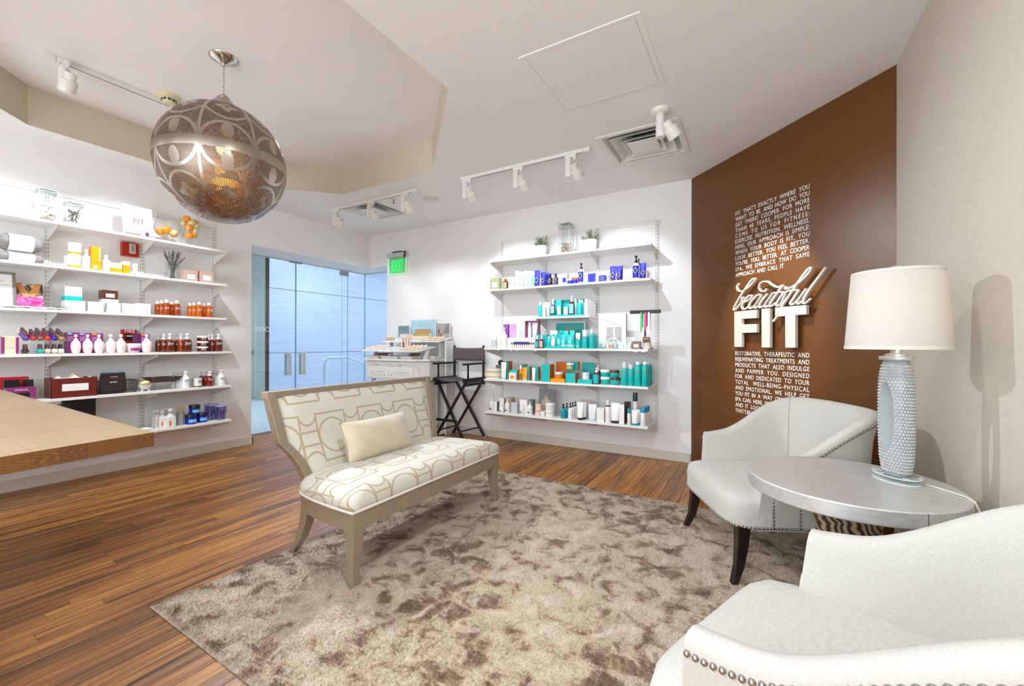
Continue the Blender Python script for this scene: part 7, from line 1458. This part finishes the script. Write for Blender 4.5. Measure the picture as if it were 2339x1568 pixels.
for x0,x1 in ((-4.40,-4.16),(-4.13,-3.83),(-3.80,-3.60)): MB().loft([[(x0+.02,-.58,.962),(x1-.02,-.58,.962),(x1-.02,-.36,.962),(x0+.02,-.36,.962)],[(x0,-.60,.995),(x1,-.60,.995),(x1,-.35,.995),(x0,-.35,.995)],[(x0+.006,-.594,.995),(x1-.006,-.594,.995),(x1-.006,-.356,.995),(x0+.006,-.356,.995)],[(x0+.024,-.576,.966),(x1-.024,-.576,.966),(x1-.024,-.364,.966),(x0+.024,-.364,.966)]]).build('tray',CW,ca)
MB().loft([[(-3.57,-.36,.962),(-3.45,-.36,.962),(-3.45,-.1,.962),(-3.57,-.1,.962)],[(-3.59,-.38,.995),(-3.43,-.38,.995),(-3.43,-.08,.995),(-3.59,-.08,.995)]],0,True,False).build('tray',CW,ca)
def tier(nm,x0,x1,y0,y1,z0,z1): return MB().prism([(y0,z0),(y0,z0+.012),(y1,z1+.012),(y1,z1)],lambda a,b_,t:(x0+(x1-x0)*t,a,b_)).build(nm,CW,ca,None,bevel=.002)
tier('lower_tier',-4.46,-3.47,-.62,-.30,1.045,1.10); tier('upper_tier',-4.40,-3.40,-.32,-.06,1.165,1.215)
for x in (-4.38,-3.50): MB().prism([(-.5,.96),(-.44,.96),(-.40,1.075),(-.46,1.065)],lambda a,b_,t,x=x:(x+.02*t,a,b_)).build('upright',CW,ca); MB().box(x,x+.02,-.2,-.14,.96,1.18).build('upright',CW,ca)
MB().box(-3.41,-3.385,-.2,-.06,.0,1.19).build('side_post',CW,ca)
def csign(label,x0,x1,z0,z1,mat,y=-.05):
    t=thing('counter_sign' if mat else 'tabletop_mirror',label,'sign' if mat else 'mirror'); t.matrix_world=frame_of('B')@Matrix.Translation(((x0+x1)/2,y,z0)); w_=(x1-x0)/2; MB().box(-w_,w_,-.006,.006,0,z1-z0).build('frame',METW,t,bevel=.002); MB().box(-w_+.008,w_-.008,-.0075,-.006,.008,z1-z0-.008).build('face',mat or P('mirror','#d5d8d8',.02,1),t); return t
csign('small framed mirror at the left back of makeup cart',-4.31,-4.09,1.235,1.40,None,-.10); bs=csign('light blue brand sign at the back of makeup cart',-4.12,-3.675,1.215,1.475,P('sign_blue','#a9cfe2',.2)); csign('framed mirror at the right back of makeup cart',-3.655,-3.44,1.215,1.42,None)
print_text(bs,'jane iredale',.2,.02,-.009,.19,VINYL); print_text(bs,'THE SKIN CARE MAKEUP',.16,.02,-.009,.17,VINYL)
def tz(x,y): # height on tiers
    return 1.058+(y+.62)/.32*.055 if y<-.31 else 1.178+(y+.32)/.26*.05
def tester(name,label,cat,x,y,z,group,fn):
    t=thing(name,label,cat,group=group); t.matrix_world=frame_of('B')@Matrix.Translation((x,y,z)); fn(t); return t
def compact(col):
    def f(t):
        M_=Matrix.Rotation(R(35),4,'X'); MB().lathe([(.001,0),(.026,0),(.027,.003),(.027,.009),(.024,.011),(.001,.011)],16).move(Matrix.Translation((0,0,.016))@M_).build('case',K('cream'),t,50); MB().lathe([(.001,.0112),(.021,.0112),(.021,.012),(.001,.012)],14).move(Matrix.Translation((0,0,.016))@M_).build('powder',P('powder_'+col,col,.7),t)
    return f
rr=random.Random(1)
for i in range(4):
    for j in range(3): tester('powder_compact','round blush powder compact on lower tier left, %s row, %s from left'%(RW[j],ON[i]),'compact',-4.38+i*.062,-.575+j*.085,tz(0,-.575+j*.085),'blush compacts on cart',compact(['#f0c3ad','#eab39f','#e9c0b0'][j]))
for i in range(4):
    for j in range(3): tester('powder_compact','round beige powder compact on lower tier right, %s row, %s from left'%(RW[j],ON[i]),'compact',-3.74+i*.065,-.575+j*.085,tz(0,-.575+j*.085),'beige compacts on lower tier',compact(['#e3b48c','#eac8a4','#f0d8bd'][j]))
for i in range(4):
    for j in range(2): tester('powder_compact','round peach powder compact on upper tier right, %s row, %s from left'%(RW[j],ON[i]),'compact',-3.62+i*.055,-.27+j*.09,tz(0,-.27+j*.09),'peach compacts on upper tier',compact(['#e7a878','#efc4a0'][j]))
def tubef(c1,c2,h,r=.009):
    def f(t): MB().lathe([(.001,0),(r,0),(r,h*.55),(.001,h*.55)],10).build('barrel',K(c1),t,50); MB().lathe([(.001,h*.55),(r*.93,h*.55),(r*.93,h),(.001,h)],10).build('cap',K(c2),t,50)
    return f
for i in range(11):
    for j in range(2): tester('foundation_tube','cream and gold foundation tube under blue sign, %s row, %s from left'%(RW[j],ON[i]),'tube',-3.95+i*.026,-.19+j*.045,tz(0,-.19+j*.045),'foundation tubes on cart',tubef('cream','gold',.085 if j==0 else .13))
for i in range(7): tester('lipstick','slim gold lipstick tester at upper tier left end, %s from left'%ON[i],'lipstick',-4.36+i*.022,-.26+.012*(i%2),tz(0,-.26),'lipstick testers',tubef('gold','cream',.075,.007))
for i in range(11): tester('lip_gloss','slim pale pink gloss tube in the left row, %s from left'%ON[i],'lip gloss',-4.17+i*.021,-.2,tz(0,-.2),'gloss tubes row',tubef('blush','pinkwhite',.075,.007))
for i in range(8): tester('mascara','slim tube standing at the lower tier middle, %s from left'%ON[i],'tube',-4.0+i*.024,-.37,tz(0,-.37),'slim tubes on lower tier',tubef(['gold','cream','violetd','gold','cream','white','tan','cream'][i],['cream','white','violet','cream','gold','white','gold','silver'][i],.11,.007))
def pal(c):
    def f(t): MB().box(-.03,.03,-.02,.02,0,.009).build('case',K('white'),t,bevel=.001); MB().box(-.024,-.002,-.015,.015,.009,.0098).build('pan',K(c[0]),t); MB().box(.002,.024,-.015,.015,.009,.0098).build('pan',K(c[1]),t)
    return f
for i,c in enumerate((('stone','tan'),('blush','tan2'),('dkgreen','mint'),('umber','photo'),('violetd','silver'),('tan','umber'))): tester('eyeshadow_palette','small two pan eyeshadow palette, %s from left'%['first','second','third','fourth','fifth','sixth'][i],'palette',-4.12+i*.068,-.54+.03*(i%2),tz(0,-.54+.03*(i%2))+.002,'eyeshadow palettes on lower tier',pal(c))
tester('eyeshadow_palette','wide violet palette on the upper tier front','palette',-3.68,-.30,tz(0,-.3)+.002,None,pal(('violetd','cobalt3')))
def penc(c):
    def f(t): m=MB().tube([(0,-.05,.0),(0,.05,.055)],.005,7); m.build('barrel',K(c),t,180); MB().sphere((0,.05,.055),.005,7,5).build('tip',K('cream'),t)
    return f
for i in range(11): tester('lip_pencil','red lip pencil slanted in the lower left tray, %s from left'%ON[i],'pencil',-4.345+i*.019,-.46,.972,'lip pencils',penc(['red','tan2','orangered','pink','red','tan2','orangered','red','pink','brown','red'][i]))
for i in range(8): tester('eye_pencil','brown eye pencil slanted in the lower right tray, %s from left'%ON[i],'pencil',-3.77+i*.022,-.46,.972,'eye pencils',penc(['brown','gold','umber','orange3','brown','gold','brown','umber'][i]))
for i in range(9): tester('shadow_pot','small dark shadow pot in the lower middle tray, %s from left'%ON[i],'pot',-4.10+i*.03,-.5+.05*(i%2),.9665,'shadow pots',lambda t:(MB().lathe([(.001,0),(.012,0),(.012,.02),(.001,.02)],10).build('pot',K('silver'),t,50),MB().lathe([(.001,.02),(.0115,.02),(.0115,.028),(.001,.028)],10).build('lid',K('umber'),t,50)))
# ------------------------------------------------------------------ director chair
dc=thing('director_chair','tall black wood director chair with grey canvas','chair',(-3.13,4.14,0))
FX0,FX1,RX0,RX1,YF,YK=-.222,.187,-.218,.243,-.16,.19
zt=.70
def leg(a,b): MB().bar(a,b,.024,.034,upv=(0,1,0)).build('leg',BLKW,dc,None,bevel=.003)
leg((FX0,YF-.012,.012),(.235,YF-.012,zt)); leg((FX1,YF+.014,.012),(-.205,YF+.014,zt)); leg((RX0,YK-.014,.012),(.235,YK-.014,zt)); leg((RX1,YK+.012,.012),(-.205,YK+.012,zt))
for x,y in ((FX0,YF-.012),(FX1,YF+.014),(RX0,YK-.014),(RX1,YK+.012)): MB().lathe([(.001,0),(.012,0),(.012,.014),(.001,.014)],10,(x,y,0)).build('foot_glide',K('white'),dc,50)
for x in (-.205,.235): MB().box(x-.02,x+.02,YF-.05,YK+.03,zt-.005,zt+.045).build('side_rail',BLKW,dc,None,bevel=.004); MB().box(x-.017,x+.017,YF-.03,YK+.02,zt-.045,zt-.012).build('lower_rail',BLKW,dc,None,bevel=.004)
for x in (-.205,.235): MB().box(x-.011,x+.011,YK-.012,YK+.012,zt+.045,1.115).build('back_post',BLKW,dc,None,bevel=.003); MB().tube([(x,YK,1.115),(x,YK,1.13)],.011,8).build('finial',BLKW,dc,180); MB().tube([(x,YF+.03,zt+.04),(x,YF+.03,.90)],.011,8).build('arm_post',BLKW,dc,180); MB().box(x-.026,x+.026,YF-.055,YK+.015,.90,.922).build('armrest',BLKW,dc,None,bevel=.006)
MB().box(-.27,.12,YF-.055,YF-.02,.235,.262).build('footrest',BLKW,dc,None,bevel=.004)
for s in (0,1):
    a=[(FX0+.075,YF,.12),(RX0+.075,YK,.12)] if s==0 else [(FX1-.06,YF,.12),(RX1-.075,YK,.12)]
    MB().tube(a,.009,8).build('stretcher',BLKW,dc,180)
MB().bar((-.09,YF+.03,.50),(.08,YF+.03,.49),.012,.02).build('hinge_bracket',STEEL,dc)
m=MB(); nx=14
for j in range(2):
    for i in range(nx+1):
        a=i/nx; m.v.append((-.192+.414*a,(YF-.03,YK+.01)[j],zt+.036-.03*math.sin(PI*a)))
for i in range(nx): m.f.append((i,i+1,nx+2+i,nx+1+i)); m.m.append(0)
o=m.build('seat_canvas',CANVAS,dc,180); q=o.modifiers.new('s','SOLIDIFY'); q.thickness=.004
m=MB()
for j in range(7):
    for i in range(nx+1):
        a=i/nx; m.v.append((-.217+.464*a,YK-.014+.02*math.sin(PI*a)+.003*math.sin(9*a+j),.945+.155*j/6-.006*math.sin(PI*a)))
for j in range(6):
    for i in range(nx): q=j*(nx+1)+i; m.f.append((q,q+1,q+nx+2,q+nx+1)); m.m.append(0)
o=m.build('back_canvas',CANVAS,dc,180); q=o.modifiers.new('s','SOLIDIFY'); q.thickness=.004
for x in (-.205,.235): MB().lathe([(.001,.943),(.0175,.943),(.0175,1.102),(.001,1.102)],12,(x,YK,0)).build('canvas_sleeve',CANVAS,dc,50)
